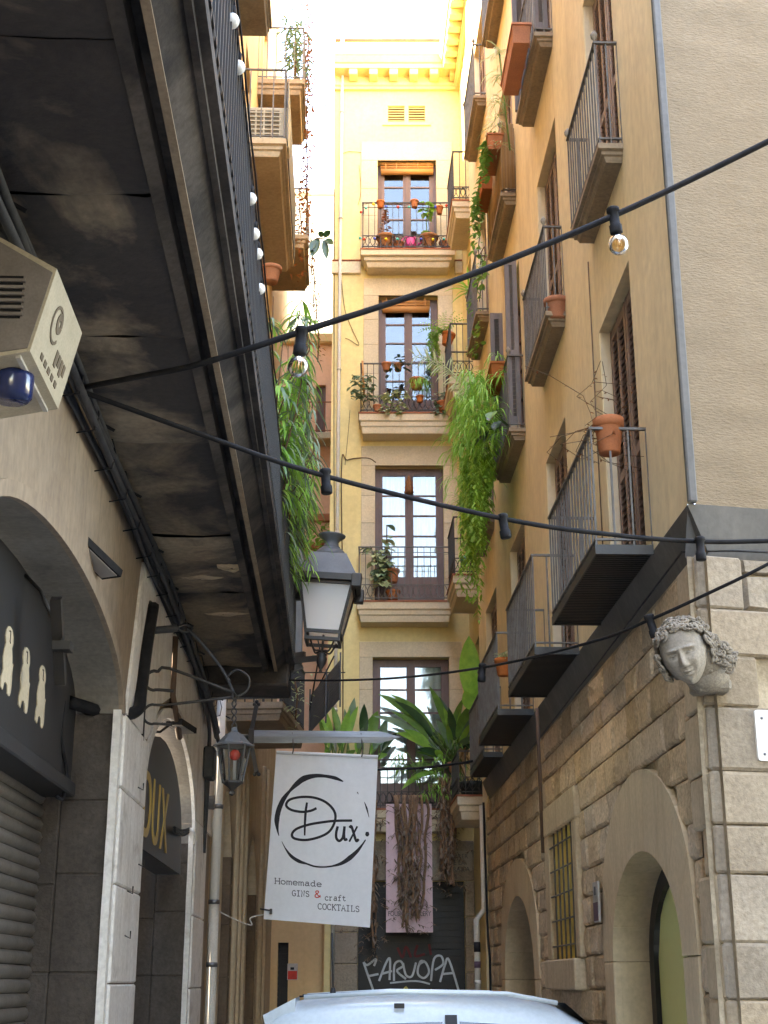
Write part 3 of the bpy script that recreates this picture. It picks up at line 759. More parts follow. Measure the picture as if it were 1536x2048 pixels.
# carved street-name plate over the door
def lettering(text, size, name, matn, par, fr, loc, spacing=1.0, th=.002, align='LEFT', scale=(1, 1)):
    cu = bpy.data.curves.new('txt', 'FONT'); cu.body = text; cu.size = size; cu.space_character = spacing; cu.align_x = align; cu.extrude = th/2
    to = bpy.data.objects.new('txt', cu); LINK(to)
    dg = bpy.context.evaluated_depsgraph_get(); me = bpy.data.meshes.new_from_object(to.evaluated_get(dg))
    bpy.data.objects.remove(to); me.name = name; me.materials.clear(); me.materials.append(M[matn])
    me.transform(Matrix.Translation(Vector(loc)) @ Matrix.Rotation(PI/2, 4, 'X') @ Matrix.Diagonal(Vector((scale[0], scale[1], 1, 1))))
    return place(name, me, par, fr)
px0, pz1 = BK(884, 1702, .05); px1, pz0 = BK(944, 1742, .05)
sp_ = MB().cbox(px0, px1, -.062, -.045, pz0, pz1, .006).build('street_name_plate', 'sign_plate', YB, label='pale stone street name plate above the roller door', )
cx = (px0+px1)/2
for k, t in enumerate(('CARRER', 'DE LA', 'CARASSA')):
    lettering(t, .105, 'lettering', 'ink_grey', sp_, FB, (cx, -.0635, pz1-.12-k*.105), align='CENTER', scale=(.95, 1))
# rain pipe and cables on the facade
P = [BK(675, 80, .08)]; 
pp = MB()
pts = [(BK(676, v, .08)[0]+0*v, -.08, BK(676, v, .08)[1]) for v in (88, 1990)]
pp.tube([(xl+.14, -.08, ztop), (xl+.14, -.08, 0.4)], .032, 8)
for z in (3, 6, 9.2, 12.4, 15.6, 18): pp.tube([(xl+.14, -.08, z), (xl+.14, -.08, z+.05)], .042, 8)
pp.build('rain_pipe', 'dirty_white', YB)
pc = MB()
def wire(m, pix, out, r, k=6):
    pts = []
    for u, v in pix:
        x, z = BK(u, v, out); pts.append((x, -out, z))
    m.tube(smooth(pts, k), r, 5)
wire(pc, [(683, 1980), (686, 1300), (683, 940), (695, 920), (735, 916), (752, 925)], .03, .011)
wire(pc, [(683, 560), (690, 620), (705, 660), (718, 690), (700, 680), (690, 676)], .02, .006)
wire(pc, [(680, 310), (700, 303), (740, 308), (752, 312)], .02, .006)
wire(pc, [(718, 330), (722, 380), (716, 410)], .02, .005)
wire(pc, [(670, 130), (668, 900), (672, 1400)], .02, .007)
wire(pc, [(700, 820), (696, 870), (690, 930)], .02, .005)
pc.build('facade_cable', 'stem_brown', YB)
# low plastered wall and shuttered front left of the facade
LB = thing('side_house', 'pale yellow low house front left of the roller door', 'building', frame((*bp(0, .6), 0), -YAW))
ax0, ax1 = BK(575, 1900, -.6)[0], xl-.0
MB().wall(ax0-1.2, ax1, 0, 4.2, [(BK(556, 1900, -.6)[0], BK(577, 1900, -.6)[0], 0, BK(560, 1885, -.6)[1])], 0, .3).build('wall', 'orange_plaster', LB)
ls = MB(); a_, b_ = BK(556, 1900, -.6)[0], BK(577, 1900, -.6)[0]
for k in range(30): ls.box(a_, b_, .1, .13, k*.085, k*.085+.06)
ls.box(a_, b_, .135, .15, 0, 3); ls.build('shutter', 'roller_black', LB)
nx0, nz1 = BK(575, 1927, -.59); nx1, nz0 = BK(595, 1960, -.59)
no = MB().cbox(nx0, nx1, -.012, 0, nz0, nz1, .003).build('notice', 'plaque_white', LB)
MB().box(nx0+.01, nx1-.01, -.014, -.0121, nz0+.01, nz0+(nz1-nz0)*.55).build('notice_print', 'ink_red', no)
MB().box(nx0+.05, nx1-.06, -.014, -.0121, nz1-.1, nz1-.06).build('notice_print', 'ink', no)
# building at the bend of the alley, salmon, and the cream one further on
SB = thing('salmon_building', 'salmon pink building seen in the gap beside the yellow facade', 'building', frame((*bp(0, 6), 0), -YAW))
def SX(u, v): return BK(u, v, -6)
zt = SX(640, 690)[1]
MB().wall(-5, .4, 0, zt, [(SX(630, 900)[0], SX(650, 900)[0], SX(640, 880)[1], SX(640, 770)[1])], 0, .25).build('wall', 'salmon_plaster', SB)
MB().cbox(-5, .4, -.15, .3, zt, zt+.25, .03).build('eave', 'orange_plaster', SB)
french_window(SB, SX(630, 900)[0], SX(650, 900)[0], SX(640, 880)[1], SX(640, 770)[1], .12, rows=3)
for v1, v0, u0, u1 in ((820, 880, 560, 668), (1030, 1045, 560, 668), (1088, 1100, 560, 668)):
    z1_ = SX(640, v1)[1]; z0_ = SX(640, v0)[1]
    if v0-v1 > 30:
        s_ = MB().cbox(SX(u0, v1)[0], SX(u1, v1)[0], -.5, .1, z0_-.16, z0_, .02).build('balcony', 'pale_stone', SB)
        railing(s_, [(SX(u0, v1)[0]+.03, 0), (SX(u0, v1)[0]+.03, -.47), (SX(u1, v1)[0]-.03, -.47), (SX(u1, v1)[0]-.03, 0)], z0_, z1_, 'rust_edge', .16, .02)
    else:
        MB().cbox(SX(u0, v1)[0], SX(u1, v1)[0], -.12, .05, z0_, z1_, .02).build('string_course', ('white_paint', 'terracotta', 'terracotta')[(v1 > 1000)+(v1 > 1050)], SB)
CB = thing('cream_building', 'cream building far behind the salmon one, against the sky', 'building', frame((*bp(0, 14), 0), -YAW))
zt = BK(640, 392, -14)[1]
MB().box(-3.3, .5, 0, 5, 0, zt).build('wall', 'cream_plaster', CB)
MB().cbox(-3.4, .6, -.15, 5.1, zt, zt+.2, .03).build('coping', 'pale_stone', CB)
# ------------------------------------------------------------------ ochre building on the right
OB = thing('ochre_building', 'ochre plastered building with balconies over a rusticated stone ground floor on the right', 'building', frame((XR, CT, 0), -PI/2))
ZB1, ZB0 = 4.47, 4.16                               # grey band between plaster and stone
bays = {1: [(9.57, 10.85), (12.73, 14.05), (15.9, 17.33), (19.0, 20.5)],
        2: [(9.62, 10.80), (12.55, 13.93), (15.62, 17.05), (19.1, 20.4)],
        3: [(9.62, 10.80), (12.55, 13.93), (15.75, 17.2), (19.1, 20.4)],
        4: [(9.62, 10.80), (12.55, 13.93), (15.75, 17.2), (18.7, 20.2)]}
zr = {1: (4.52, 6.88), 2: (7.93, 10.2), 3: (11.22, 13.4), 4: (14.75, 16.6)}
oh = []
for k, L in bays.items():
    for a, b in L: oh.append((-b, -a, zr[k][0], zr[k][1]))
MB().wall(-21.5, -CT, ZB1, 19.6, oh, 0, .3).build('wall', 'ochre_plaster', OB, FR)
MB().box(-21.5, -CT-.2, .35, 7, 19.3, 19.6).build('roof', 'terracotta', OB, FR)
MB().add([(-21.5,0,0),(-21.5,1,0),(-21.5,1,19.6),(-21.5,0,19.6)], [(0,1,2,3)]).build('end_wall', 'ochre_plaster', OB, FR)
FS = frame((2.27, 0, 0), -PI/2)                     # face of the stonework
m = MB(); m.add([(-21.5,0,ZB1),(-CT,0,ZB1),(-CT-.03,.12,ZB0),(-21.5,.12,ZB0)], [(3,2,1,0)])
m.build('lead_band', 'lead_band', OB, FR)
# face round the corner
MB().wall(.05, 3.4, ZB1+.02, 15, [], .04, .1).build('corner_wall', 'rough_plaster', OB, FC)
MB().cbox(-.008, .052, -.006, .06, ZB1+.02, 15, .01).build('corner_strip', 'lead_band', OB, FC)
MB().add([(.0,.04,ZB1+.02),(3.4,.04,ZB1+.02),(3.4,.14,ZB0),(.0,.14,ZB0)], [(3,2,1,0)]).build('lead_band', 'lead_band', OB, FC)
# --- openings in the stonework, t = distance along the street
A1 = (-10.61, 1.19, 1.75, .76); A1x = (1.6, 2.0, 1.1)       # centre, half, spring, rise / outer half, spring, rise of the long voussoirs
A2 = (-18.0, 1.45, 1.62, .98); A2x = (1.85, 1.95, 1.1)
WN = (-14.97, -13.46, 1.80, 3.05)
QN = []; z = 0; rq = random.Random(77)
while z < ZB0-.02:
    h = rq.uniform(.28, .5)
    if ZB0-(z+h) < .25: h = ZB0-z
    QN.append((z, z+h, rq.uniform(.26, .66))); z += h
QW = {q[0]: rq.uniform(.24, .5) for q in QN}
def right_holes(z0, z1):
    z = (z0+z1)/2; H_ = [(-8.45-max([QW[q[0]] for q in QN if q[0] < z1-.01 and q[1] > z0+.01]), -8.0)]
    for A, X in ((A1, A1x), (A2, A2x)):
        h = arch_half(z, X[0], X[1], X[2])
        if h > .05: H_.append((A[0]-h, A[0]+h))
    if 1.5 < z < 3.36: H_.append((WN[0]-.3, WN[1]+.22))
    return H_
courses(OB, FS, -21.5, -8.44, 0, ZB0, right_holes, (.225, .30), (.34, .66), 'stone_warm', depth=.032, y=.012, rough=.5, seed=4,
        near=lambda q: (q[1] < 1.35, -q[0]))
mw = MB(); wall_with_arches(mw, -21.5, -CT, 0, ZB0+.05, [(*A1, False), (*A2, False)], .025)
mo = mw.build('mortar_wall', 'mortar', OB, FS)
# quoins at the corner, on the street side
for z0_, z1_, w_ in QN:
    q = MB().cbox(-8.44-QW[z0_], -8.44, -.045+rq.uniform(0, .01), .1, z0_+.004, z1_-.004, .014); q.v = [(a+rq.uniform(-.005, .005), b+rq.uniform(-.004, .004), c+rq.uniform(-.005, .005)) for a, b, c in q.v]
    q.build('quoin', 'stone_smooth', OB, FS)
def long_voussoirs(A, X, n, y0, y1, matn):
    c, hf, sp, rs_ = A
    for i in range(n):
        a0, a1 = PI*i/n+.0025, PI*(i+1)/n-.0025; q = 3
        inn = [(c-hf*math.cos(a0+(a1-a0)*j/q), sp+rs_*math.sin(a0+(a1-a0)*j/q)) for j in range(q+1)]
        out = [(c-X[0]*math.cos(a0+(a1-a0)*j/q), (sp+(X[1]-sp)*min(1, math.sin(a0+(a1-a0)*j/q)*3))+X[2]*math.sin(a0+(a1-a0)*j/q)) for j in range(q+1)]
        MB().prism(inn+out[::-1], y0, y1).build('voussoir', matn, OB, FS)
    for s in (-1, 1):
        z = 0; k = 0
        MB().box(min(c+s*(hf+.012), c+s*X[0]), max(c+s*(hf+.012), c+s*X[0]), y0+.03, y1-.01, 0, sp+.06).build('jamb_core', 'mortar', OB, FS)
        while z < sp-.01:
            h = min((.5, .62, .44)[k % 3], sp-z)
            if sp-(z+h) < .2: h = sp-z
            a, b = c+s*hf, c+s*X[0]
            MB().cbox(min(a, b)+.003, max(a, b)-.003, y0, y1, z+.003, z+h-.003, .012).build('jamb_stone', matn, OB, FS); z += h; k += 1
long_voussoirs(A1, A1x, 9, -.035, .30, 'plaster_infill')
long_voussoirs(A2, A2x, 9, -.035, .45, 'plaster_infill')
# glazed shop door in the near arch: black frame, lime panels
c, hf, sp_, rs_ = A1
def inset(z, e): return arch_half(z, hf-e, sp_, rs_-e)
n = 16; P0 = arch_pts(c, hf+.02, sp_, rs_+.02, n); P1 = arch_pts(c, hf-.16, sp_, rs_-.14, n)
d = MB()
for i in range(n): d.prism([P0[i], P0[i+1], P1[i+1], P1[i]], .26, .36)
for s in (-1, 1): d.box(min(c+s*(hf+.02), c+s*(hf-.16)), max(c+s*(hf+.02), c+s*(hf-.16)), .26, .36, 0, sp_)
xm = c+.42
d.box(xm-.045, xm+.045, .262, .358, 0, sp_+arch_half(0, 1, 0, 1)*rs_*.86)
do_ = d.build('door_frame', 'fascia_black', OB, FS)
for a0, a1 in ((c-hf+.15, xm-.04), (xm+.04, c+hf-.15)):
    pts = [(a1, 0), (a0, 0)]
    for i in range(9):
        x = a0+(a1-a0)*i/8; q = max(0, 1-((x-c)/(hf-.15))**2); pts.append((x, sp_+(rs_-.13)*math.sqrt(q)))
    MB().prism(pts, .30, .315).build('door_panel', 'lime_panel', do_, FS)
# far arch: dark passage
MB().box(A2[0]-2.2, A2[0]+2.2, .9, .95, 0, 3.2).build('passage_door', 'brown_stone', OB, FS)
for s in (-1, 1): MB().box(A2[0]+s*1.72-.22, A2[0]+s*1.72+.22, .452, .9, 0, 3.2).build('passage_wall', 'brown_stone', OB, FS)
MB().box(A2[0]-1.9, A2[0]+1.9, .452, .9, 2.65, 3.2).build('passage_ceiling', 'brown_stone', OB, FS)
d = MB()
for i in range(6): d.cbox(A2[0]-1.35+i*.45, A2[0]-.92+i*.45, .84, .9, 0, 2.5, .01)
d.build('door_boards', 'door_wood', OB, FS)
# barred window
a, b, z0, z1 = WN
for q in ((a-.30, a, -.06, .3, z0, z1), (b, b+.22, -.06, .3, z0, z1), (a-.30, b+.22, -.065, .3, z1, 3.35), (a-.25, b+.17, -.11, .3, 1.52, z0)):
    MB().cbox(*q, .015).build('window_stone', 'stone_smooth', OB, FS)
wi = MB(); wi.box(a, b, .012, .02, z0, z1)
for k in range(7): wi.box(a+k*(b-a)/7+.01, a+(k+1)*(b-a)/7-.01, -.002, .012, z0, z1)
wo = wi.build('window_board', 'yellow_board', OB, FS)
for k in range(5): MB().tube([(a+.2+k*(b-a-.4)/4, -.03, z0), (a+.2+k*(b-a-.4)/4, -.03, z1)], .010, 6).build('bar', 'grey_iron', wo, FS)
for k in range(5): MB().tube([(a, -.045, z0+.13+k*.245), (b, -.045, z0+.13+k*.245)], .009, 6).build('bar', 'grey_iron', wo, FS)
# stones of the corner face
def no_holes(z0, z1): return [(0, max([q[2]+.01 for q in QN if q[0] < z1-.01 and q[1] > z0+.01]))]
courses(OB, FC, .0, 3.4, 0, ZB0, no_holes, (.15, .3), (.16, .46), 'stone_grey', depth=.06, y=.13, rough=.4, seed=9)
MB().add([(0,.115,0),(3.4,.115,0),(3.4,.115,ZB0),(0,.115,ZB0)], [(0,1,2,3)]).build('mortar_wall', 'mortar', OB, FC)
for z0_, z1_, w_ in QN:
    q = MB().cbox(.026, w_, .045+rq.uniform(0, .012), .085, z0_+.004, z1_-.004, .014); q.v = [(a+rq.uniform(-.006, .006), b+rq.uniform(-.004, .004), c+rq.uniform(-.006, .006)) for a, b, c in q.v]
    q.build('quoin', 'stone_grey', OB, FC)
# balconies, first floor: thin iron platforms on the street
def iron_balcony(a, b, zt, d=.40, rh=.92):
    p = MB(); x0, x1 = -b, -a
    p.box(x0, x1, -d, 0, zt, zt+.02); p.box(x0, x1, -d-.012, -d, zt-.03, zt+.04)
    p.box(x0-.012, x0, -d-.012, 0, zt-.03, zt+.04); p.box(x1, x1+.012, -d-.012, 0, zt-.03, zt+.04)
    n = int((x1-x0)/.05)
    for i in range(n): p.box(x0+(i+.2)*(x1-x0)/n, x0+(i+.7)*(x1-x0)/n, -d, 0, zt-.012, zt)
    o = p.build('balcony', 'platform_iron', OB, FR)
    railing(o, [(x0, 0), (x0, -d), (x1, -d), (x1, 0)], zt+.03, zt+rh, 'grey_iron', .125, .014, fr=FR)
    return o
for a, b in ((9.36, 11.42), (12.54, 14.58), (15.63, 17.8)): iron_balcony(a, b, 4.47)
for a, b in ((18.75, 20.7),): iron_balcony(a, b, 4.47, .25)
for k in (1, 2, 3, 4):
    for i, (a, b) in enumerate(bays[k]):
        z0, z1 = zr[k]
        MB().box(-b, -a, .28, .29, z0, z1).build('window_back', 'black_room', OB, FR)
        if (k, i) in ((2, 2), (3, 1)):
            french_window(OB, -b, -a, z0, z1, .16, rows=4, fr=FR, pmat='pane_clear')
            for t, w_ in ((a-.02, .15), (b+.06, .17)):
                Fq = frame((XR, t, 0), PI)
                shutter(OB, .04, .04+w_, z0+.02, z1-.02, 0, 'shutter_grey', 1, Fq, .055)
        elif (k, i) in ((2, 3), (3, 3), (4, 2)):
            french_window(OB, -b, -a, z0, z1, .14, rows=4, fr=FR, pmat='pane_clear')
        else:
            xm = -(a+b)/2
            if k == 1 or i == 0: xs = [(-b, xm-.003), (xm+.003, -a)]
            else: xs = [(-b, xm-.003), (xm+.003, -a)]
            for p, q in xs: shutter(OB, p+.015, q-.015, z0+.02, z1-.02, .09, 'shutter_wood', 2, FR, .058)
        # painted reveal strips
        MB().box(-b+.002, -b+.012, .01, .088, z0, z1-.002).build('reveal', 'cream_plaster', OB, FR)
        if k >= 2:
            d = .2
            s_ = moulded_slab(OB, -b-.12, -a+.12, d, z0-.185, z0-.05, 'moulding_stone', fr=FR, taper=.07)
            railing(s_, [(-b-.1, 0), (-b-.1, -d+.02), (-a+.1, -d+.02), (-a+.1, 0)], z0-.05, z0+.90, 'grey_iron', .105, .013, fr=FR, finial='carved_stone')
# conduit line and joints in the plaster
MB().tube([(-11.1, -.012, 7.7), (-11.1, -.012, 4.5)], .006, 5).build('conduit', 'copper_pipe', OB, FR)
c_ = MB(); c_.tube([(-15.3, -.01, 4.46), (-15.3, .0, 2.9)], .02, 6)
c_.build('conduit', 'copper_pipe', OB, FR)
# wall cable and rain pipe at the far end
c_ = MB()
c_.tube([(-20.9, -.12, 4.1), (-20.9, -.1, 2.2), (-20.7, -.1, 1.9), (-20.7, -.1, .4)], .018, 7); c_.build('wall_cable', 'cable_black', OB, FS)
c_ = MB(); c_.tube([(-21.3, -.1, 4.1), (-21.3, -.1, 2.6), (-21.3, -.22, 2.45), (-21.3, -.22, 0)], .045, 8); po = c_.build('rain_pipe', 'dirty_white', OB, FS)
for k in range(6): MB().lathe([(.049, 0), (.049, (.12, .06, .1, .05, .09, .14)[k])], (-21.3, -.22, .9+k*.22), 10).build('sticker', ('bulb_blue', 'plate_white', 'ink', 'plate_white', 'plaque_purple', 'ink')[k], po, FS)
# info plaque by the near arch, white enamel plate on the corner face
def RTz(u, v): t, z = WX(u, v, 2.2); return -t, z
q0 = RTz(1194, 1768); q1 = RTz(1207, 1836)
pl = MB().cbox(-12.33, -12.10, -.082, -.062, 2.07, 2.40, .004).build('info_plaque', 'plaque_white', OB, FS)
MB().box(-12.32, -12.11, -.085, -.0821, 2.08, 2.23).build('plaque_print', 'plaque_purple', pl, FS)
MB().box(-12.25, -12.19, -.085, -.0821, 2.29, 2.36).build('plaque_print', 'ink_grey', pl, FS)
px, pz = FCX(1507, 1420, .04); px -= .01; pz += .0
pts = []
for cx, cz, a in ((.03, .03, 180), (.45, .03, 270), (.45, .30, 0), (.03, .30, 90)): pts += arc(px+cx, pz-.32+cz, .02, a, a+90, 5)
pl = MB().prism(pts, .03, .05).build('enamel_plate', 'plate_white', None, FC, label='white enamel plate with rounded corners screwed to the corner stones', cat='sign')
sc_ = MB()
for x, z in ((px+.055, pz-.05), (px+.055, pz-.27), (px+.42, pz-.05), (px+.42, pz-.27)): sc_.lathe([(.009, .026), (.009, .03)], (x, 0, z), 8, 'y')
sc_.build('screw', 'steel', pl, FC)
MB().box(px+.1, px+.125, .0275, .0299, pz-.265, pz-.20).build('plate_print', 'ink', pl, FC)
# ------------------------------------------------------------------ shop building on the left with the long stone balcony
SH = thing('shop_building', 'dark old building on the left with arched shops under a long stone balcony', 'building', frame((XL, 7, 0), PI/2))
B1 = (7.55, 2.05, 3.34, .50, False); B2 = (12.9, 2.0, 2.95, .88, False)
ZU = 4.77                                           # underside of the long balcony
t1 = B1[0]+B1[1]; t2 = B2[0]-B2[1]; t3 = B2[0]+B2[1]
m = MB(); wall_with_arches(m, -16, 16.9, 0, 20, [B1, B2]); m.build('wall', 'shop_render', SH, FL)
# pale peeling piers, built of a flat strip and a raised edge fillet
def pier_face(x0, x1, zt, seed):
    rs = random.Random(seed); z = 0; k = 0
    while z < zt-.02:
        h = min(rs.uniform(.62, .8), zt-z)
        if zt-(z+h) < .3: h = zt-z
        MB().cbox(x0+.075, x1, -.03, .02, z+.004, z+h-.004, .012).build('pier_stone', 'peeling_white', SH, FL)
        z += h
    n = 26; L = []
    for i in range(n+1):
        zz = zt*i/n; L.append((x0-.03+rs.uniform(-.014, .014), zz))
    poly = L + [(x0+.06, zt), (x0+.06, 0)]
    MB().prism(poly, -.012, .04).build('pier_edge', 'peeling_white', SH, FL)
pier_face(t1, t2, 3.36, 2); pier_face(t3, 16.2, 3.2, 6)
MB().prism([(9.75, 3.37), (10.86, 3.37), (11.1, 3.5), (11.6, 3.78), (12.3, 3.98), (13.3, 3.99), (14.1, 3.8), (14.7, 3.5), (15.0, 3.21), (16.9, 3.21), (16.9, 4.60), (10.2, 4.60)], -.022, .01).build('pale_render', 'peeling_white', SH, FL)
for A, dd, mt in ((B1, .36, 'arch_soffit'), (B2, .36, 'arch_soffit')):
    arch_lining(SH, FL, *A[:4], False, .0, dd, mt, jmat='dark_stone')
    c, hf, sp_, rs_, _ = A                          # raised moulding round the arch
    P0 = arch_pts(c, hf+.09, sp_, rs_+.09); P1 = arch_pts(c, hf-.002, sp_, rs_-.002)
    q = MB()
    for i in range(28): q.prism([P0[i], P0[i+1], P1[i+1], P1[i]], -.025, .01)
    q.build('arch_moulding', 'shop_render' if A is B1 else 'peeling_white', SH, FL)
# deep jamb of the near arch (dark stone seen face on) and rolling shutters
for A, y_, ys in ((B1, .36, .49), (B2, .36, .55)):
    c, hf, sp_, rs_, _ = A
    for s in (-1, 1):
        z = 0; k = 0
        while z < sp_-.01:
            h = min((.55, .62, .48)[k % 3], sp_-z)
            if sp_-(z+h) < .2: h = sp_-z
            a, b = c+s*(hf-.02), c+s*(hf+.2)
            if k == 0: MB().box(min(a, b)+.012, max(a, b), y_+.002, ys+.08, 0, sp_).build('jamb_core', 'dark_stone', SH, FL)
            MB().cbox(min(a, b), max(a, b), y_, ys+.1, z+.003, z+h-.003, .008).build('jamb_stone', 'dark_stone', SH, FL); z += h; k += 1
    sm_ = MB(); n = 40; x0, x1 = c-hf, c+hf
    so_ = None
    for i in range(n):                              # each lath of the shutter
        z = i*.085; pr_ = [(0, z), (.018, z+.012), (.03, z+.04), (.018, z+.07), (0, z+.082)]
        vs = [(x0, ys-o, zz) for o, zz in pr_]+[(x1, ys-o, zz) for o, zz in pr_]
        f = MB().add(vs, [(j, j+5, j+6, j+1) for j in range(4)], True)
        if i == 0: so_ = MB().box(x0, x1, ys+.005, ys+.02, 0, 3.4).build('roller_shutter', 'fascia_black', SH, FL)
        f.build('lath', 'shutter_steel', so_, FL)
# hook-shaped bolts on the near shutter
for x, z in ((7.2, 2.45), (7.75, 2.42), (7.4, 2.1), (7.9, 2.05)):
    hk = MB(); hk.tube([(x+.12*math.sin(a), .44, z+.1*math.cos(a)) for a in [k*.5-.6 for k in range(7)]], .012, 5)
    hk.build('shutter_hook', 'black_iron', SH, FL)
# --- long stone balcony: slabs, edge mouldings, railing
y0b = .02
slabs = [-3.5, -1.2, .9, 2.6, 4.25, 5.3, 6.68, 8.18, 10.16, 11.76, 13.3, 14.85]
BA = MB().box(-3.5, 15.6, -1.0, .0, ZU+.12, ZU+.2).build('balcony', 'slab_edge', SH, FL)
rs = random.Random(3)
for a, b in zip(slabs[:-1], slabs[1:]):
    n = 14; mm = 8; vs = []; fs = []
    dz = rs.uniform(-.012, .012)
    for j in range(mm+1):
        for i in range(n+1):
            x = a+.006+(b-a-.012)*i/n; y = .02-.76*j/mm
            e = 0.0
            if i in (0, n): e += .028
            if j in (mm,): e += .02
            zz = ZU+dz+e+.022*noise.noise(Vector((x*1.7, y*3, a)))+.012*noise.noise(Vector((x*6, y*7, a)))
            vs.append((x, y, zz))
    fs = [(j*(n+1)+i, (j+1)*(n+1)+i, (j+1)*(n+1)+i+1, j*(n+1)+i+1) for j in range(mm) for i in range(n)]
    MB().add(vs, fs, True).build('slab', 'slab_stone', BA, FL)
# two scars where the stone has spalled
for x, y, l, wd in ((10.9, -.62, .22, .12), (12.4, -.42, .5, .07), (11.2, -.35, .42, .05)):
    q = MB(); q.ball((x, y, ZU+.004), 1, 12, 7, (wd, l*.5, .022))
    rr = random.Random(int(x*10)); q.v = [(a+rr.uniform(-.02, .02), b+rr.uniform(-.02, .02), c+rr.uniform(-.006, .006)) for a, b, c in q.v]
    q.build('spalled_stone', 'stone_smooth', BA, FL)
MB().sweep([(0, ZU-.01), (.055, ZU-.025), (.055, ZU+.1), (0, ZU+.1)][::-1], [(15.6, -.74), (-3.5, -.74)][::-1]).build('edge_fillet', 'slab_edge', BA, FL)
MB().sweep([(0, ZU-.02), (.03, ZU-.045), (.06, ZU-.02), (.06, ZU+.1), (0, ZU+.1)], [(-3.5, -.80), (15.6, -.80)][::-1]).build('edge_bead', 'tan_stone', BA, FL) if False else None
ed = MB()
ed.box(-3.5, 15.6, -.835, -.80, ZU-.012, ZU+.12)
ed.build('edge_bead', 'moulding_stone', BA, FL)
e2 = MB(); e2.add([(-3.5,-.835,ZU+.0),(15.6,-.835,ZU+.0),(15.6,-.93,ZU+.1),(-3.5,-.93,ZU+.1)], [(0,1,2,3)]); e2.box(-3.5, 15.6, -.96, -.93, ZU+.08, ZU+.22)
e2.add([(15.6,-.835,ZU),(15.6,-.93,ZU+.1),(15.6,-.93,ZU+.2),(15.6,-.835,ZU+.2)], [(0,1,2,3)])
e2.build('edge_cove', 'slab_edge', BA, FL)
MB().cbox(14.86, 15.6, -.96, .0, ZU-.16, ZU+.118, .02).build('end_beam', 'slab_edge', BA, FL)
railing(BA, [(15.55, 0), (15.55, -.99), (-3.0, -.99)], ZU+.22, ZU+.98, 'black_iron', .115, .02, fr=FL)
sh_ = MB(); sh_.box(2.0, 12.2, -.962, -.958, ZU+.25, ZU+.93); sh_.build('rail_screen', 'roller_black', BA, FL)
# --- bundle of cables where wall and slab meet
CBn = thing('cable_bundle', 'thick bundle of black cables running under the dark stone balcony', 'cables', FL)
rs = random.Random(8)
for k in range(9):
    y, z = -.03-.035*(k % 3)-rs.uniform(0, .015), ZU-.07-.05*(k//3)-rs.uniform(0, .02); pts = []
    ph = rs.uniform(0, 6)
    for i in range(34):
        x = -2+i*.55; e = max(0, x-12.2)
        pts.append((x, y+.015*math.sin(x*1.3+ph), z+.018*math.sin(x*.9+ph*2)-.05*e*e*(k % 3)*.25))
    MB().tube(pts, rs.choice((.014, .02, .024)), 6).build('cable', 'cable_grey', CBn)
q = MB()
for i in range(26):
    q = MB(); x = 2+i*.6+rs.uniform(-.1, .1); q.tube([(x, -.005, ZU-.24), (x, -.11, ZU-.22), (x+.01, -.125, ZU-.12), (x+.01, -.1, ZU-.03), (x, .0, ZU-.03)], .005, 4)
    q.build('cable_tie', 'cable_black', CBn)
    if i % 2: MB().bar((x+.3, -.05, ZU-.04), (x+.34, -.16, ZU-.09), .014).build('wall_hook', 'cable_black', CBn)
# --- alarm siren box
SI = thing('alarm_box', 'cream alarm siren box with louvred end and blue lamp beneath, high on the left wall', 'alarm', frame((XL, 5.15, 3.99), PI/2))
b = MB()
x1, d, h = .60, .30, .36; c = .05
b.add([(x, y, z) for x in (0, x1) for y, z in ((-.33, .37), (-.25, .0), (-.004, -.05), (-.004, .56))], [(0,3,2,1), (4,5,6,7), (0,1,5,4), (1,2,6,5), (2,3,7,6), (3,0,4,7)])
b.build('case', 'siren_cream', SI)
e_ = MB().add([(-.006, -.315, .35), (-.006, -.24, .012), (-.006, -.004, -.03), (-.006, -.004, .54), (-.001, -.315, .35), (-.001, -.24, .012), (-.001, -.004, -.03), (-.001, -.004, .54)], [(0,3,2,1), (0,1,5,4), (1,2,6,5), (2,3,7,6), (3,0,4,7)])
e_.build('end_panel', 'siren_grey', SI)
for k in range(6): MB().box(-.02, -.007, -d+.09, -.08, .15+k*.03, .163+k*.03).build('louvre', 'siren_grey', SI)
q = MB(); q.box(-.009, -.0062, -d+.10, -.09, .14, .33); q.build('louvre_recess', 'black_room', SI)
lens = MB().lathe([(.072, -.10), (.085, -.085), (.088, -.01), (.088, .01)], (.2, -.14, -.03), 20); lens.build('blue_lamp', 'blue_lens', SI)
q = MB()
q.ribbon(arc(.22, .22, .075, 40, 320, 18), .014, -d-.001)
q.ribbon(arc(.25, .24, .03, 0, 359, 14), .03, -d-.001)
for k in range(4): q.box(.33+k*.05, .365+k*.05, -d-.0025, -d, .09+.02*(k % 2), .16)
for k in range(5): q.box(.14+k*.07, .18+k*.07, -d-.0025, -d, .035, .06)
q.v = [(x, -.25-.08*z/.37+(y+d)-.001, z) for x, y, z in q.v]; q.build('print', 'print_brown', SI)
MB().box(.02, .58, -.21, -.19, -.022, -.0).build('seam', 'dirty_white', SI)
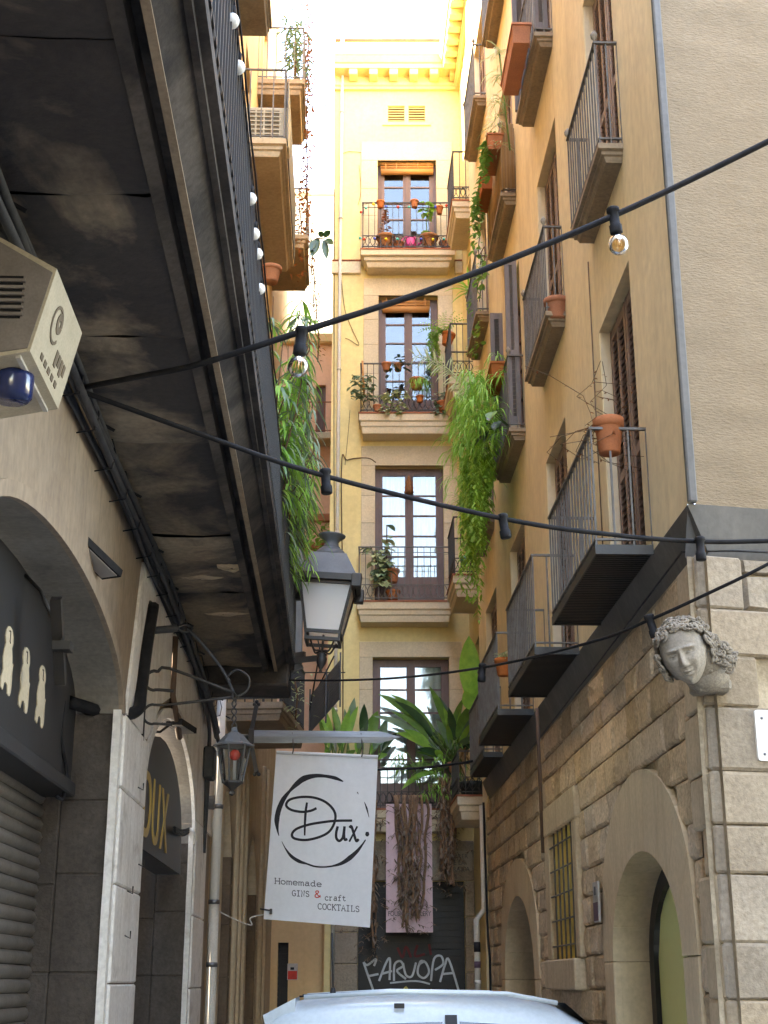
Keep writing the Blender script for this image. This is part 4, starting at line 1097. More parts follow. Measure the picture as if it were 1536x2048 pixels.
# --- fascia signs
S1 = thing('monkey_sign', 'black fascia board with three cream animal figures above the near shutter', 'sign', FL)
zb = 2.86; ysn = .30
P = arch_pts(B1[0], B1[1]-.01, B1[2], B1[3]-.01, 18)
poly = [(B1[0]+B1[1]-.02, zb), (B1[0]-B1[1]+.02, zb)] + P
MB().prism(poly, ysn, ysn+.06).build('board', 'fascia_black', S1)
MB().cbox(B1[0]-B1[1]+.02, B1[0]+B1[1]-.1, ysn-.05, ysn+.3, zb-.1, zb-.004, .01).build('ledge', 'fascia_black', S1)
def figure(cx, zc, sc2, y):
    body = [(a_*1.5, b_) for a_, b_ in [(0, 1), (.10, .98), (.17, .9), (.19, .8), (.15, .71), (.2, .6), (.23, .45), (.2, .3), (.24, .14), (.2, .02), (.12, .0), (.08, .12), (.0, .15), (-.08, .12), (-.12, 0), (-.22, .03), (-.23, .16),
            (-.17, .3), (-.22, .46), (-.19, .6), (-.14, .7), (-.19, .8), (-.17, .9), (-.10, .98)]]
    q = MB().prism([(cx+a*sc2*.9, zc+b*sc2) for a, b in body], y-.006, y)
    tl = [(.14, .03), (.3, .02), (.36, .15), (.34, .4), (.38, .5)]
    q.ribbon(smooth([(cx+a*sc2, zc+b*sc2) for a, b in tl], 5), .045*sc2, y-.001, .004)
    q.build('figure', 'cream_print', S1)
    MB().ribbon([(cx+a*sc2, zc+b*sc2) for a, b in ((-.06, .92), (.02, .93), (.02, .78), (.06, .76))], .03*sc2, y-.0065, .002).build('figure_line', 'ink', S1)
for u, v in ((8, 1384), (43, 1420), (76, 1450)): figure(*WX(u, v, XL-ysn), .36, ysn)
la = MB(); la.box(7.68, 7.78, ysn-.30, ysn-.2, 3.35, 3.4); la.tube([(7.72, ysn-.25, 3.4), (7.74, ysn-.1, 3.7), (7.76, ysn, 3.8)], .012, 5); la.bar((7.6, ysn-.22, 3.62), (7.9, ysn-.22, 3.2), .06, .05)
la.build('spot_arm', 'black_iron', S1)
S2 = thing('bar_sign', 'grey hanging box sign with gold letters in the second arch', 'sign', FL)
P = arch_pts(B2[0], B2[1]-.3, B2[2], B2[3]-.15, 14)
poly = [(B2[0]+B2[1]-.25, 2.62), (B2[0]-B2[1]+.1, 2.62)] + P
MB().prism(poly, .10, .34).build('box', 'spot_grey', S2)
MB().prism(poly, .085, .0995).build('face', 'lamp_dark', S2)
for k, ch in enumerate('DUX'): lettering(ch, .78, 'lettering', 'gold_letter', S2, FL, (11.55+k*.62, .082, 2.72), th=.012)
# --- black tube conduit round the pier
c_ = MB(); c_.tube(smooth([(9.35, .30, 3.37), (9.75, .1, 3.37), (9.95, -.06, 3.42), (10.15, -.06, 3.62), (10.3, -.06, 3.95), (10.55, -.06, 4.35)], 6), .045, 8)
c_.tube(smooth([(9.2, .31, 3.35), (9.15, .3, 3.1), (9.3, .28, 2.9), (9.2, .27, 2.72), (9.0, .27, 2.7)], 6), .012, 5)
c_.build('conduit', 'cable_black', SH, FL)
# copper conduit on pale render
c_ = MB(); c_.tube([(12.2, -.04, 4.5), (12.2, -.04, 3.98), (12.9, -.04, 3.72)], .03, 6); c_.build('conduit', 'copper_pipe', SH, FL)
for i, z in enumerate((2.2, 2.95, 2.42, 1.9)):
    MB().tube([(10.2+.25*(i % 3), -.03, z), (10.2+.25*(i % 3), -.07, z-.02), (10.2+.25*(i % 3), -.07, z+.03)], .005, 4).build('hook', 'black_iron', SH, FL)
# --- rain pipe, white, at the end of the building
c_ = MB(); c_.tube([(16.62, -.10, 5.1), (16.62, -.10, 2.45)], .055, 10); po = c_.build('rain_pipe', 'white_paint', None, FL, label='white rain pipe with flaking paint at the end of the shop wall', cat='pipe')
MB().tube([(16.62, -.10, 2.45), (16.62, -.10, 0)], .06, 10).build('lower_pipe', 'dirty_white', po, FL)
for z in (2.43, 3.5, 1.75): MB().lathe([(.068, 0), (.068, .05)], (16.62, -.10, z), 10).build('clip', 'steel', po, FL)
# --- neighbouring tan building bending into the street
TA = (XL, 16.9); TBp = (-.98, 22.0); an = math.atan2(TBp[1]-TA[1], TBp[0]-TA[0]); TL = math.hypot(TBp[0]-TA[0], TBp[1]-TA[1])
FT = frame((*TA, 0), an)
TN = thing('tan_building', 'tan sandstone building with pointed doorways beyond the white pipe', 'building', FT)
dA = (1.05, .46, 3.1, .8, True); dB = (3.15, .46, 2.75, .75, True)
m = MB(); wall_with_arches(m, 0, TL, 0, 6.2, [dA, dB]); m.box(0, TL, .01, .6, 6.1, 6.2); m.build('wall', 'tan_stone', TN)
for A in (dA, dB):
    arch_lining(TN, FT, *A[:4], True, .0, .45, 'tan_stone', jmat='brown_stone')
    MB().box(A[0]-A[1], A[0]+A[1], .44, .46, 0, 4).build('door', 'brown_stone', TN)
for x in (.25, .48, 1.72, 2.05, 2.4, 3.85, 4.2): MB().cbox(x, x+.16, -.05, .02, 0, 4.6, .02).build('pilaster_strip', 'tan_stone', TN)
MB().add([(TL,0,0),(TL,.6,0),(TL,.6,6.2),(TL,0,6.2)], [(0,1,2,3)]).build('end_wall', 'tan_stone', TN)
# low balcony over the doorways
def plain_balcony(par, F, x0, x1, d, z0, z1, rh, matn, rmat, gap=.12, taper=.05):
    o = moulded_slab(par, x0, x1, d, z0, z1, matn, fr=F, taper=taper)
    railing(o, [(x0+.03, 0), (x0+.03, -d+.03), (x1-.03, -d+.03), (x1-.03, 0)], z1, z1+rh, rmat, gap, .016, fr=F)
    return o
plain_balcony(TN, FT, .75, 3.1, .72, 4.72, 4.95, .85, 'moulding_stone', 'black_iron')
# upper balconies of this side (underside about 11.95 and 15.3 m)
q = AT(575, 300, 16.0); 
FU = frame((-1.42, 0, 0), PI/2)
UB = thing('upper_house', 'orange plastered house front high on the left with stacked stone balconies', 'building', frame((-1.42, 16, 0), PI/2))
MB().wall(22.0, 36, 0, 5.95, [], 0, .3).build('lower_wall', 'orange_plaster', UB, FU)
MB().wall(10.5, 36, 5.95, 21, [(16.6, 18.2, 12.1, 14.4), (20.2, 21.6, 15.6, 17.9), (23.6, 24.8, 15.6, 17.9)], 0, .3).build('wall', 'orange_plaster', UB, FU)
for a, b, z0, z1 in ((16.6, 18.2, 12.1, 14.4), (20.2, 21.6, 15.6, 17.9), (23.6, 24.8, 15.6, 17.9)):
    french_window(UB, a, b, z0, z1, .15, fr=FU, pmat='pane_clear')
    MB().box(a-.2, a-.002, -.03, .0, z0, z1).build('pilaster', 'orange_plaster', UB, FU)
bA = moulded_slab(UB, 15.95, 19.3, .65, 11.9, 12.12, 'tan_stone', fr=FU, taper=.1)
railing(bA, [(15.98, 0), (15.98, -.62), (19.25, -.62), (19.25, 0)], 12.12, 13.2, 'grey_iron', .15, .018, fr=FU)
bB = moulded_slab(UB, 19.3, 20.9, .76, 15.2, 15.45, 'moulding_stone', fr=FU, taper=.08)
railing(bB, [(19.33, 0), (19.33, -.73), (20.85, -.73), (20.85, 0)], 15.45, 16.45, 'grey_iron', .14, .018, fr=FU)
bC = moulded_slab(UB, 23.4, 25.3, .74, 14.7, 14.95, 'moulding_stone', fr=FU, taper=.08)
railing(bC, [(23.43, 0), (23.43, -.71), (25.2, -.71), (25.2, 0)], 14.95, 15.95, 'grey_iron', .15, .018, fr=FU)
bD = moulded_slab(UB, 10.0, 12.1, .66, 10.75, 10.95, 'moulding_stone', fr=FU, taper=.05)
railing(bD, [(10.03, 0), (10.03, -.63), (12.05, -.63), (12.05, 0)], 10.95, 11.9, 'grey_iron', .15, .018, fr=FU)

# ------------------------------------------------------------------ unseen house added across the side street to dim the near walls
RB = thing('added_shade_house', 'plain beige unseen house added beside the viewer to shade the near walls', 'building', frame((4.6, 0, 0), -PI/2))
hh = [(x, x+1.1, z, z+2.0) for x in (-4.0, -1.4, 1.4, 4.2, 7.0) for z in (4.6,)]
MB().wall(-5.4, 16, 0, 11, hh, 0, .25).build('wall', 'cream_plaster', RB)
for a, b, c, d in hh: MB().box(a, b, .2, .22, c, d).build('window_shutter', 'shutter_wood', RB)
MB().add([(-5.4,0,0),(-5.4,9,0),(-5.4,9,11),(-5.4,0,11)], [(0,1,2,3)]).build('end_wall', 'cream_plaster', RB)
MB().box(-5.4, 16, .05, 9, 10.8, 11).build('roof', 'terracotta', RB)

# ------------------------------------------------------------------ festoon cables
def cable_pts(pix, k=8):                            # pix: (u, v, street distance)
    P = []
    for u, v, t in pix:
        x, z = AT(u, v, t); P.append((x, t, z))
    return smooth(P, k)
def lamp_holder(par, p, tilt=0.0, r=.034, L=.115, bulb=False, br=.052):
    F = Matrix.Translation(Vector(p)) @ Matrix.Rotation(tilt, 4, 'Y')
    h = MB().lathe([(r*.8, .035), (r, .03), (r*1.02, .012), (r*.78, .005), (r*.78, -L*.55), (r*.98, -L*.6), (r*.98, -L*.95), (r*.85, -L)], n=12)
    o = h.build('lamp_holder', 'cable_black', par, F)
    if bulb:
        g = MB().lathe([(.018, -L+.004), (.022, -L-.012), (br*.8, -L-.03), (br, -L-.058), (br*.93, -L-.085), (br*.65, -L-.107), (br*.2, -L-.117)], n=16)
        g.build('bulb', 'bulb_glass', o, F)
        f = MB()
        for k in range(4):
            a = k*PI/2; f.tube([(.012*math.cos(a), .012*math.sin(a), -L-.02), (.016*math.cos(a), .016*math.sin(a), -L-.075)], .002, 4)
        f.lathe([(.008, -L), (.006, -L-.035)], n=6); f.build('filament', 'filament', o, F)
    return o
def festoon(label, pix, r, holders, group='festoon cables across the street'):
    T = thing('festoon_cable', label, 'cable', frame((0, pix[0][2], 0)), group)
    P = cable_pts(pix); MB().tube(P, r, 8).build('cable', 'cable_black', T, FW)
    for u, v, t, tilt, bulb in holders:
        x, z = AT(u, v, t); lamp_holder(T, (x, t, z), tilt, bulb=bulb)
    return T
festoon('black cable with two clear bulbs rising to the upper right over the street', [(150, 778, 7.02), (280, 753, 6.7), (400, 728, 6.5), (600, 664, 6.35), (900, 565, 6.3), (1230, 430, 6.3), (1536, 283, 6.2), (1900, 95, 5.9), (2350, -140, 5.3)], .0165,
        [(603, 668, 6.35, rad(4), True), (1227, 428, 6.3, rad(-5), True)])
festoon('black cable with three empty lamp holders crossing below the first', [(150, 778, 7.02), (400, 868, 7.3), (650, 952, 7.6), (1010, 1038, 7.9), (1230, 1070, 8.1), (1400, 1083, 8.25), (1536, 1082, 8.3), (1800, 1075, 8.35)], .0155,
        [(651, 950, 7.6, rad(-5), False), (1006, 1040, 7.9, rad(-8), False), (1400, 1085, 8.2, rad(0), False)])
festoon('thin low cable with small lamp holders running to the white rain pipe', [(432, 1352, 16.4), (560, 1360, 15.2), (760, 1358, 13.2), (965, 1335, 11.2), (1180, 1285, 9.4), (1303, 1238, 8.6), (1420, 1185, 8.2), (1536, 1128, 8.0), (1750, 1010, 7.9)], .011,
        [(965, 1336, 11.2, rad(6), False), (1300, 1240, 8.6, rad(-15), False)])
festoon('short black cable slung low among the hanging dry plants', [(640, 1558, 19.5), (755, 1540, 19.7), (840, 1536, 19.8), (935, 1524, 20.2), (975, 1512, 20.8)], .017, [])
# grey hook wires along the right wall top of the stones
w_ = MB(); w_.tube([Vector((XR+.1, 20, 4.2)), Vector((XR+.05, 12, 4.22)), Vector((XR-.02, 8.5, 4.2)), FC @ Vector((.3, .06, 4.2)), FC @ Vector((1.6, .05, 4.22))], .008, 5)
w_.build('edge_wire', 'cable_grey', None, FW, label='thin grey wire strung along the top of the stone wall', cat='wire')

# ------------------------------------------------------------------ big street lantern on a bracket
def at3(u, v, t): x, z = AT(u, v, t); return Vector((x, t, z))
LT = 15.0; lo = at3(643, 1318, LT)
SLm = thing('street_lantern', 'large grey street lantern with frosted panes on a bracket at the balcony end', 'street lamp', Matrix.Translation(lo) @ Matrix.Rotation(rad(4), 4, 'Y') @ Matrix.Rotation(rad(-3), 4, 'Z'))
s_ = 1.0
def ring4(w): return [(-w, -w), (w, -w), (w, w), (-w, w)]
zb, zt = .27, .80; wb, wt = .185, .285              # bottom and top of the glazed part
fr_ = MB()
for (a, b), (c, d) in zip(ring4(wb), ring4(wt)): fr_.bar((a, b, zb), (c, d, zt), .03)
for w_, z in ((wb, zb), (wt, zt), (wb*.97, zb-.08)):
    R4 = ring4(w_)
    for i in range(4): fr_.bar((*R4[i], z), (*R4[(i+1) % 4], z), .03, .035)
for (a, b) in ring4(wb): fr_.bar((a, b, zb), (a*.97, b*.97, zb-.1), .022)
for (a, b) in ring4(wb*.75):
    fr_.tube(smooth([(a, b, zb-.06), (a*.8, b*.8, zb-.13), (a*.55, b*.55, zb-.19), (a*.2, b*.2, zb-.18), (0, 0, zb-.20)], 4), .011, 5)
fr_.tube([(0, 0, zb), (0, 0, .05)], .014, 6)
fr_.build('frame', 'lamp_dark', SLm)
R0, R1 = ring4(wb-.005), ring4(wt-.005)
for i in range(4):
    j = (i+1) % 4
    MB().add([(*R0[i], zb), (*R0[j], zb), (*R1[j], zt), (*R1[i], zt)], [(0,1,2,3)]).build('pane', 'frost_glass', SLm)
q = MB()
for sx in (-1, 1):
    for sy in (-1, 1): q.cbox(sx*.335-.055, sx*.335+.055, sy*.335-.055, sy*.335+.055, zt-.06, zt+.09, .008)
E1 = ring4(.39); E2 = ring4(.38)
for i in range(4): q.bar((*ring4(.335)[i], zt+.05), (*ring4(.335)[(i+1) % 4], zt+.05), .05, .07)
q.build('eave', 'lamp_dark', SLm)
h = MB(); a, b = ring4(.33), ring4(.19)
h.add([(*p, zt+.085) for p in a]+[(*p, zt+.36) for p in b], [(i, (i+1) % 4, (i+1) % 4+4, i+4) for i in range(4)]+[(7,6,5,4)])
h.lathe([(.185, zt+.36), (.19, zt+.375), (.16, zt+.42), (.12, zt+.455), (.10, zt+.46), (.105, zt+.475), (.085, zt+.49), (.075, zt+.53), (.10, zt+.56), (.15, zt+.60), (.155, zt+.615), (.06, zt+.62)], n=20)
h.build('roof', 'lamp_grey', SLm)
MB().lathe([(.02, -.14), (.012, -.12), (.05, -.05), (.06, 0), (.045, .03), (.06, .05), (.03, .07)], n=10).build('pendant', 'lamp_dark', SLm)
k_ = MB(); w0 = at3(578, 1322, LT+.5); w1 = at3(640, 1316, LT+.02)
k_.bar(w0, w1, .035, .06); c0 = at3(572, 1328, LT+.45)
k_.lathe([(.05, -.10), (.075, -.06), (.075, .06), (.05, .1)], c0, 12, 'y'); k_.bar(at3(556, 1320, LT+.6), at3(610, 1312, LT+.45), .05, .1)
k_.bar(at3(575, 1345, LT+.45), at3(604, 1330, LT+.4), .05, .07)
k_.build('bracket', 'spot_grey', SLm, FW)

# ------------------------------------------------------------------ hanging lantern with red bulb on a wrought bracket
HT = 10.62
HBk = thing('wrought_bracket', 'black wrought iron wall bracket with curled ends on the white pier', 'bracket', frame((XL, HT, 3.2), PI/2))
def at_w(u, v, t): return at3(u, v, t)
k_ = MB(); pb = [Vector((XL+.02, HT, 3.32)), Vector((XL+.02, HT, 4.12))]
k_.tube(pb, .014, 6)
tip = at3(468, 1386, HT)
def curl(z, up):
    base = Vector((XL+.02, HT, z)); pts = []
    for i in range(10):
        a = -1.9+i*.42; pts.append(Vector((XL+.09-.075*math.cos(a), HT, z+.075*math.sin(a))))
    return [Vector((XL+.24, HT, z-.08))]+pts+up
k_.tube(smooth([tuple(p) for p in curl(3.78, [Vector((XL+.2, HT, 3.875)), tip])], 3), .013, 6)
k_.tube(smooth([tuple(p) for p in curl(3.52, [Vector((XL+.25, HT, 3.60)), Vector((tip.x, HT, tip.z-.03))])], 3), .011, 6)
c2 = [tip + Vector((.02, 0, -.03)), tip + Vector((.10, 0, .02)), tip + Vector((.11, 0, .12)), tip + Vector((.02, 0, .18)), tip + Vector((-.05, 0, .13)), tip + Vector((-.03, 0, .09))]
k_.tube(smooth([tuple(p) for p in c2], 5), .010, 6)
k_.build('arm', 'black_iron', HBk, FW)
MB().cbox(-.06, .06, -.05, .0, .90, 1.2, .015).build('wall_plate', 'spot_grey', HBk)
k_ = MB(); e0 = Vector((XL+.05, HT-.05, 4.16)); e1 = Vector((XL+.24, HT, 4.19))
k_.tube([e0, e1], .03, 8); k_.tube(smooth([tuple(e1), tuple(e1+Vector((.06, 0, .03))), tuple(e1+Vector((.12, 0, 0))), tuple(e1+Vector((.06, 0, -.03))), tuple(e1)], 4), .009, 5)
k_.tube(smooth([tuple(e1+Vector((.08, 0, 0))), (e1.x+.2, HT, e1.z-.12), (e1.x+.36, HT, e1.z-.32), tuple(tip)], 6), .012, 5)
k_.build('stay', 'cable_grey', HBk, FW)
ld = at3(464, 1592, HT)
HL = thing('hanging_lantern', 'small black hexagonal lantern with a red bulb hanging from the wrought bracket', 'lantern', Matrix.Translation(ld))
hz = at3(464, 1460, HT).z - ld.z
ch = MB(); tz = tip.z-ld.z; n = 5
for i in range(n):
    z = hz+(tz-hz)*i/n; z2 = hz+(tz-hz)*(i+1)/n; dx = (tip.x-ld.x)
    x0, x1 = dx*i/n, dx*(i+1)/n
    ch.tube(smooth([(x0, 0, z), (x0+.018*(-1)**i, .01, (z+z2)/2), (x1, 0, z2), (x1-.018*(-1)**i, -.01, (z+z2)/2), (x0, 0, z)], 4), .006, 5)
ch.build('chain', 'black_iron', HL)
hex_ = lambda r, z: [(r*math.cos(PI/3*i+.3), r*math.sin(PI/3*i+.3), z) for i in range(6)]
zs_ = hz
b_ = MB()
t0, t1_ = hex_(.075, .10), hex_(.128, zs_-.12)
for p, q in zip(t0, t1_): b_.bar(p, q, .014)
for L_ in (t0, t1_):
    for i in range(6): b_.bar(L_[i], L_[(i+1) % 6], .016)
b_.build('frame', 'black_iron', HL)
for i in range(6):
    j = (i+1) % 6; MB().add([t0[i], t0[j], t1_[j], t1_[i]], [(0,1,2,3)]).build('pane', 'pane_clear', HL)
MB().lathe([(.155, zs_-.125), (.16, zs_-.115), (.125, zs_-.10), (.10, zs_-.07), (.06, zs_-.03), (.03, zs_-.015), (.02, zs_+.02)], n=6, sm=False).build('cap', 'lamp_grey', HL)
MB().lathe([(.004, .0), (.022, .015), (.022, .03), (.012, .04), (.03, .06), (.075, .095), (.078, .102)], n=6, sm=False).build('finial', 'black_iron', HL)
MB().ball((.012, -.01, zs_-.19), .042, 12, 8).build('red_bulb', 'red_bulb', HL)
MB().lathe([(.012, .12), (.012, zs_-.22)], (.012, 0, 0), 8).build('lamp_tube', 'frosted', HL)

# ------------------------------------------------------------------ sword bracket and white banner
ST = 16.8
def sx(u, v): return AT(u, v, ST)
xg, zg = sx(503, 1473); xt, _ = sx(803, 1475); xh, _ = sx(436, 1474)
SWf = frame((XL, ST, zg))
SW = thing('sword_bracket', 'steel sword with cross guard fixed across the street to carry the white banner', 'bracket', SWf)
def swl(x): return x-XL
hb = .078
bl = [(swl(xg), -hb), (swl(xt)-.25, -hb*.9), (swl(xt), 0), (swl(xt)-.25, hb*.9), (swl(xg), hb)]
m = MB(); n = len(bl)
m.add([(x, 0, z) for x, z in bl]+[(swl(xg), -.012, 0), (swl(xt)-.2, -.009, 0), (swl(xg), .012, 0), (swl(xt)-.2, .009, 0)],
      [(0,1,6,5), (1,2,6), (2,3,6), (6,3,4,5), (7,8,1,0), (8,2,1), (8,3,2), (7,4,3,8)])
m.build('blade', 'steel', SW)
MB().tube([(swl(XL)-.0, 0, 0), (swl(xg)-.03, 0, 0)], .03, 8).build('grip', 'steel', SW)
g_ = MB(); g_.cbox(swl(xg)-.04, swl(xg)+.03, -.03, .03, -.09, .09, .01)
g_.bar((swl(xg), 0, .08), (swl(xg)+.05, 0, .38), .05, .035); g_.bar((swl(xg), 0, -.08), (swl(xg)+.07, 0, -.42), .05, .035)
for sx_, z in ((.05, .40), (.075, -.44)):
    for dx, dz in ((0, .02), (-.025, -.01), (.025, -.01)): g_.ball((swl(xg)+sx_+dx, 0, z+dz), .024, 8, 6)
g_.build('cross_guard', 'lamp_dark', SW)
# banner, hanging a little askew
tl, tr, brr, blf = [sx(*p) for p in ((553, 1502), (756, 1511), (740, 1855), (527, 1838))]
bw = .5*(tr[0]-tl[0]+brr[0]-blf[0]); bh = .5*(tl[1]-blf[1]+tr[1]-brr[1]); tilt = math.atan2(tr[1]-tl[1], tr[0]-tl[0])
FBN = Matrix.Translation(Vector((tl[0], ST-.02, tl[1])))
BN = thing('cocktail_bar_banner', 'white hanging banner of a cocktail bar with a black ring and script name', 'banner', FBN)
def bpos(s, t): 
    x = (1-t)*((1-s)*tl[0]+s*tr[0]) + t*((1-s)*blf[0]+s*brr[0]) - tl[0]
    z = (1-t)*((1-s)*tl[1]+s*tr[1]) + t*((1-s)*blf[1]+s*brr[1]) - tl[1]
    return x, z
def bwav(s, t): return .016*math.sin(s*5.2+t*2.3)*t+.012*math.sin(t*7+s*2)*(.3+t*.7)+.03*t
vs = []; ns, nt = 24, 36
for j in range(nt+1):
    for i in range(ns+1):
        s, t = i/ns, j/nt; x, z = bpos(s, t); vs.append((x, bwav(s, t), z))
fs = [(j*(ns+1)+i, (j+1)*(ns+1)+i, (j+1)*(ns+1)+i+1, j*(ns+1)+i+1) for j in range(nt) for i in range(ns)]
cl = MB().add(vs, fs, True)
nv = len(vs); cl.add([(x, y+.003, z) for x, y, z in vs], [f[::-1] for f in fs], True)
cl.build('cloth', 'banner_white', BN)
x0, z0 = bpos(0, 0); x1, z1 = bpos(1, 0)
MB().tube([(x0, 0, z0-.02), (x1, 0, z1-.02)], .022, 8).build('top_rod', 'banner_white', BN)
hk = MB()
for s in (.16, .84):
    x, z = bpos(s, .015); hk.tube(smooth([(x, -.03, z), (x+.01, .0, z+.06), (x, .02, zg-tl[1]-.02), (x-.01, .02, zg-tl[1]+.05)], 4), .008, 5)
x, z = bpos(.06, .955); hk.tube([(x-.12, -.02, z+.03), (x, -.02, z+.01)], .01, 5); hk.cbox(x-.01, x+.02, -.03, .03, z-.03, z+.03, .004)
hk.build('hook', 'lamp_dark', BN)
def bstroke(pts, w, matn, lay, k=6, name='print', par=None):  # pts in banner fractions measured on the photograph grid (s,t); follows the cloth
    P = smooth([(*p,) for p in pts], k) if k else pts
    ww = w
    if isinstance(w, (list, tuple)):
        ww = []; n = len(P)
        for i in range(n):
            f = i/(n-1)*(len(w)-1); a = int(min(f, len(w)-2)); ww.append(w[a]+(w[a+1]-w[a])*(f-a))
    XZ = [bpos(*p) for p in P]; mbx = MB().ribbon(XZ, ww, 0, .0012)
    n = len(P); k2 = len(mbx.v)//n
    mbx.v = [(v_[0], v_[1]+bwav(*P[i % n])-.0012-lay*.0005, v_[2]) for i, v_ in enumerate(mbx.v)]
    return mbx.build(name, matn, BN)
# the photograph's crop (400..800, 1440..1940 at 3.84x): helper from crop pixels to fractions
def cp(px, py):
    u, v = 400+px/3.84, 1440+py/3.84; x, z = sx(u, v); x -= tl[0]; z -= tl[1]
    s, t = .5, .5
    for _ in range(8):
        X, Z = bpos(s, t); s += (x-X)/bw; t += (Z-z)/bh
    return s, t
ring = [(1100, 474), (1040, 448), (960, 432), (880, 430), (800, 450), (745, 490), (690, 545), (640, 610), (605, 690), (590, 770), (595, 840), (606, 890)]
bstroke([cp(*p) for p in ring], [.012, .042, .036, .048, .07, .06, .032, .055, .06, .06, .026, .006], 'ink', 0)
ring2 = [(628, 932), (655, 985), (700, 1045), (760, 1085), (820, 1105), (880, 1125), (950, 1130), (1020, 1122), (1090, 1100), (1150, 1060), (1205, 1010), (1245, 960), (1272, 920)]
bstroke([cp(*p) for p in ring2], [.004, .014, .035, .04, .02, .02, .018, .02, .04, .055, .04, .022, .012], 'ink', 0)
bstroke([cp(*p) for p in [(1262, 630), (1280, 680), (1298, 750)]], [.004, .022, .004], 'ink', 0)
bstroke([cp(*p) for p in [(1208, 555), (1216, 572)]], [.014, .004], 'ink', 0)
bstroke([cp(*p) for p in [(1284, 860), (1284, 880), (1282, 895)]], [.03, .05, .02], 'ink', 0)
D = [(895, 678), (850, 698), (780, 706), (700, 690), (662, 655), (690, 612), (780, 592), (880, 598), (970, 635), (1030, 700), (1038, 770), (1000, 850), (930, 895), (820, 922), (730, 912), (706, 880), (740, 838), (830, 806), (930, 788), (1040, 776), (1168, 774)]
bstroke([cp(*p) for p in D], .029, 'ink', 1)
bstroke([cp(*p) for p in [(822, 634), (812, 700), (806, 790), (804, 888)]], [.024, .03, .026, .018], 'ink', 2)
bstroke([cp(*p) for p in [(1058, 818), (1046, 868), (1048, 910), (1070, 930), (1096, 905), (1106, 850), (1110, 818)]], .03, 'ink', 0)
bstroke([cp(*p) for p in [(1110, 818), (1106, 880), (1112, 920), (1132, 915)]], .03, 'ink', 1)
bstroke([cp(*p) for p in [(1148, 830), (1162, 818), (1180, 870), (1200, 930), (1218, 915)]], .03, 'ink', 0)
bstroke([cp(*p) for p in [(1208, 818), (1180, 872), (1146, 936)]], .022, 'ink', 1)
# slab-serif letters drawn as strokes on a 0..1 em
GL = {'H': [[(.1, 0), (.1, 1)], [(.6, 0), (.6, 1)], [(.1, .5), (.6, .5)], [(0, 0), (.2, 0)], [(.5, 0), (.7, 0)], [(0, 1), (.2, 1)], [(.5, 1), (.7, 1)]],
      'o': [[(.3, .68), (.1, .55), (.08, .3), (.15, .08), (.32, 0), (.5, .08), (.57, .3), (.52, .55), (.3, .68)]],
      'm': [[(.05, 0), (.05, .66)], [(.05, .5), (.18, .66), (.3, .6), (.32, 0)], [(.32, .5), (.46, .66), (.58, .6), (.6, 0)], [(0, .66), (.06, .66)], [(0, 0), (.12, 0)], [(.26, 0), (.38, 0)], [(.54, 0), (.67, 0)]],
      'e': [[(.08, .36), (.57, .36), (.5, .6), (.3, .68), (.1, .55), (.08, .25), (.2, .03), (.4, 0), (.58, .1)]],
      'a': [[(.12, .58), (.3, .68), (.48, .6), (.5, .1), (.62, .02)], [(.5, .4), (.2, .36), (.08, .18), (.2, .0), (.38, .04), (.5, .18)]],
      'd': [[(.5, 1), (.5, 0)], [(.5, .5), (.3, .68), (.1, .5), (.08, .2), (.25, 0), (.5, .15)], [(.38, 1), (.5, 1)], [(.5, 0), (.64, 0)]],
      'c': [[(.55, .5), (.35, .68), (.12, .55), (.08, .25), (.25, .0), (.5, .05), (.58, .14)]],
      'r': [[(.15, 0), (.15, .66)], [(.15, .45), (.3, .64), (.5, .62)], [(.03, 0), (.32, 0)], [(.03, .66), (.15, .66)]],
      'f': [[(.25, 0), (.25, .8), (.38, 1), (.58, .94)], [(.05, .62), (.5, .62)], [(.08, 0), (.45, 0)]],
      't': [[(.25, .9), (.25, .12), (.38, 0), (.58, .1)], [(.05, .64), (.52, .64)]],
      'G': [[(.55, .8), (.4, 1), (.15, .88), (.05, .5), (.15, .1), (.38, 0), (.56, .12), (.56, .42)], [(.36, .42), (.66, .42)]],
      'I': [[(.3, 0), (.3, 1)], [(.08, 0), (.52, 0)], [(.08, 1), (.52, 1)]],
      'N': [[(.1, 0), (.1, 1), (.52, 0), (.52, 1)], [(0, 0), (.2, 0)], [(0, 1), (.12, 1)], [(.42, 1), (.64, 1)]],
      'S': [[(.54, .8), (.35, 1), (.12, .88), (.12, .62), (.48, .42), (.52, .14), (.3, 0), (.06, .18)]],
      'C': [[(.57, .78), (.38, 1), (.12, .85), (.05, .5), (.12, .15), (.36, 0), (.58, .18)]],
      'O': [[(.32, 1), (.1, .85), (.05, .5), (.1, .15), (.32, 0), (.54, .15), (.6, .5), (.54, .85), (.32, 1)]],
      'K': [[(.1, 0), (.1, 1)], [(.55, 1), (.1, .42)], [(.25, .58), (.58, 0)], [(0, 0), (.2, 0)], [(0, 1), (.2, 1)], [(.46, 0), (.66, 0)], [(.44, 1), (.64, 1)]],
      'T': [[(.32, 0), (.32, 1)], [(.02, .8), (.02, 1), (.62, 1), (.62, .8)], [(.18, 0), (.46, 0)]],
      'A': [[(.05, 0), (.32, 1), (.6, 0)], [(.14, .36), (.5, .36)], [(-.03, 0), (.16, 0)], [(.48, 0), (.68, 0)]],
      'L': [[(.15, 1), (.15, 0), (.58, 0), (.58, .28)], [(.02, 1), (.3, 1)], [(.02, 0), (.15, 0)]],
      '&': [[(.62, .12), (.45, .2), (.15, .72), (.2, .95), (.36, .95), (.4, .75), (.12, .4), (.08, .12), (.25, 0), (.45, .1), (.58, .4)]]}
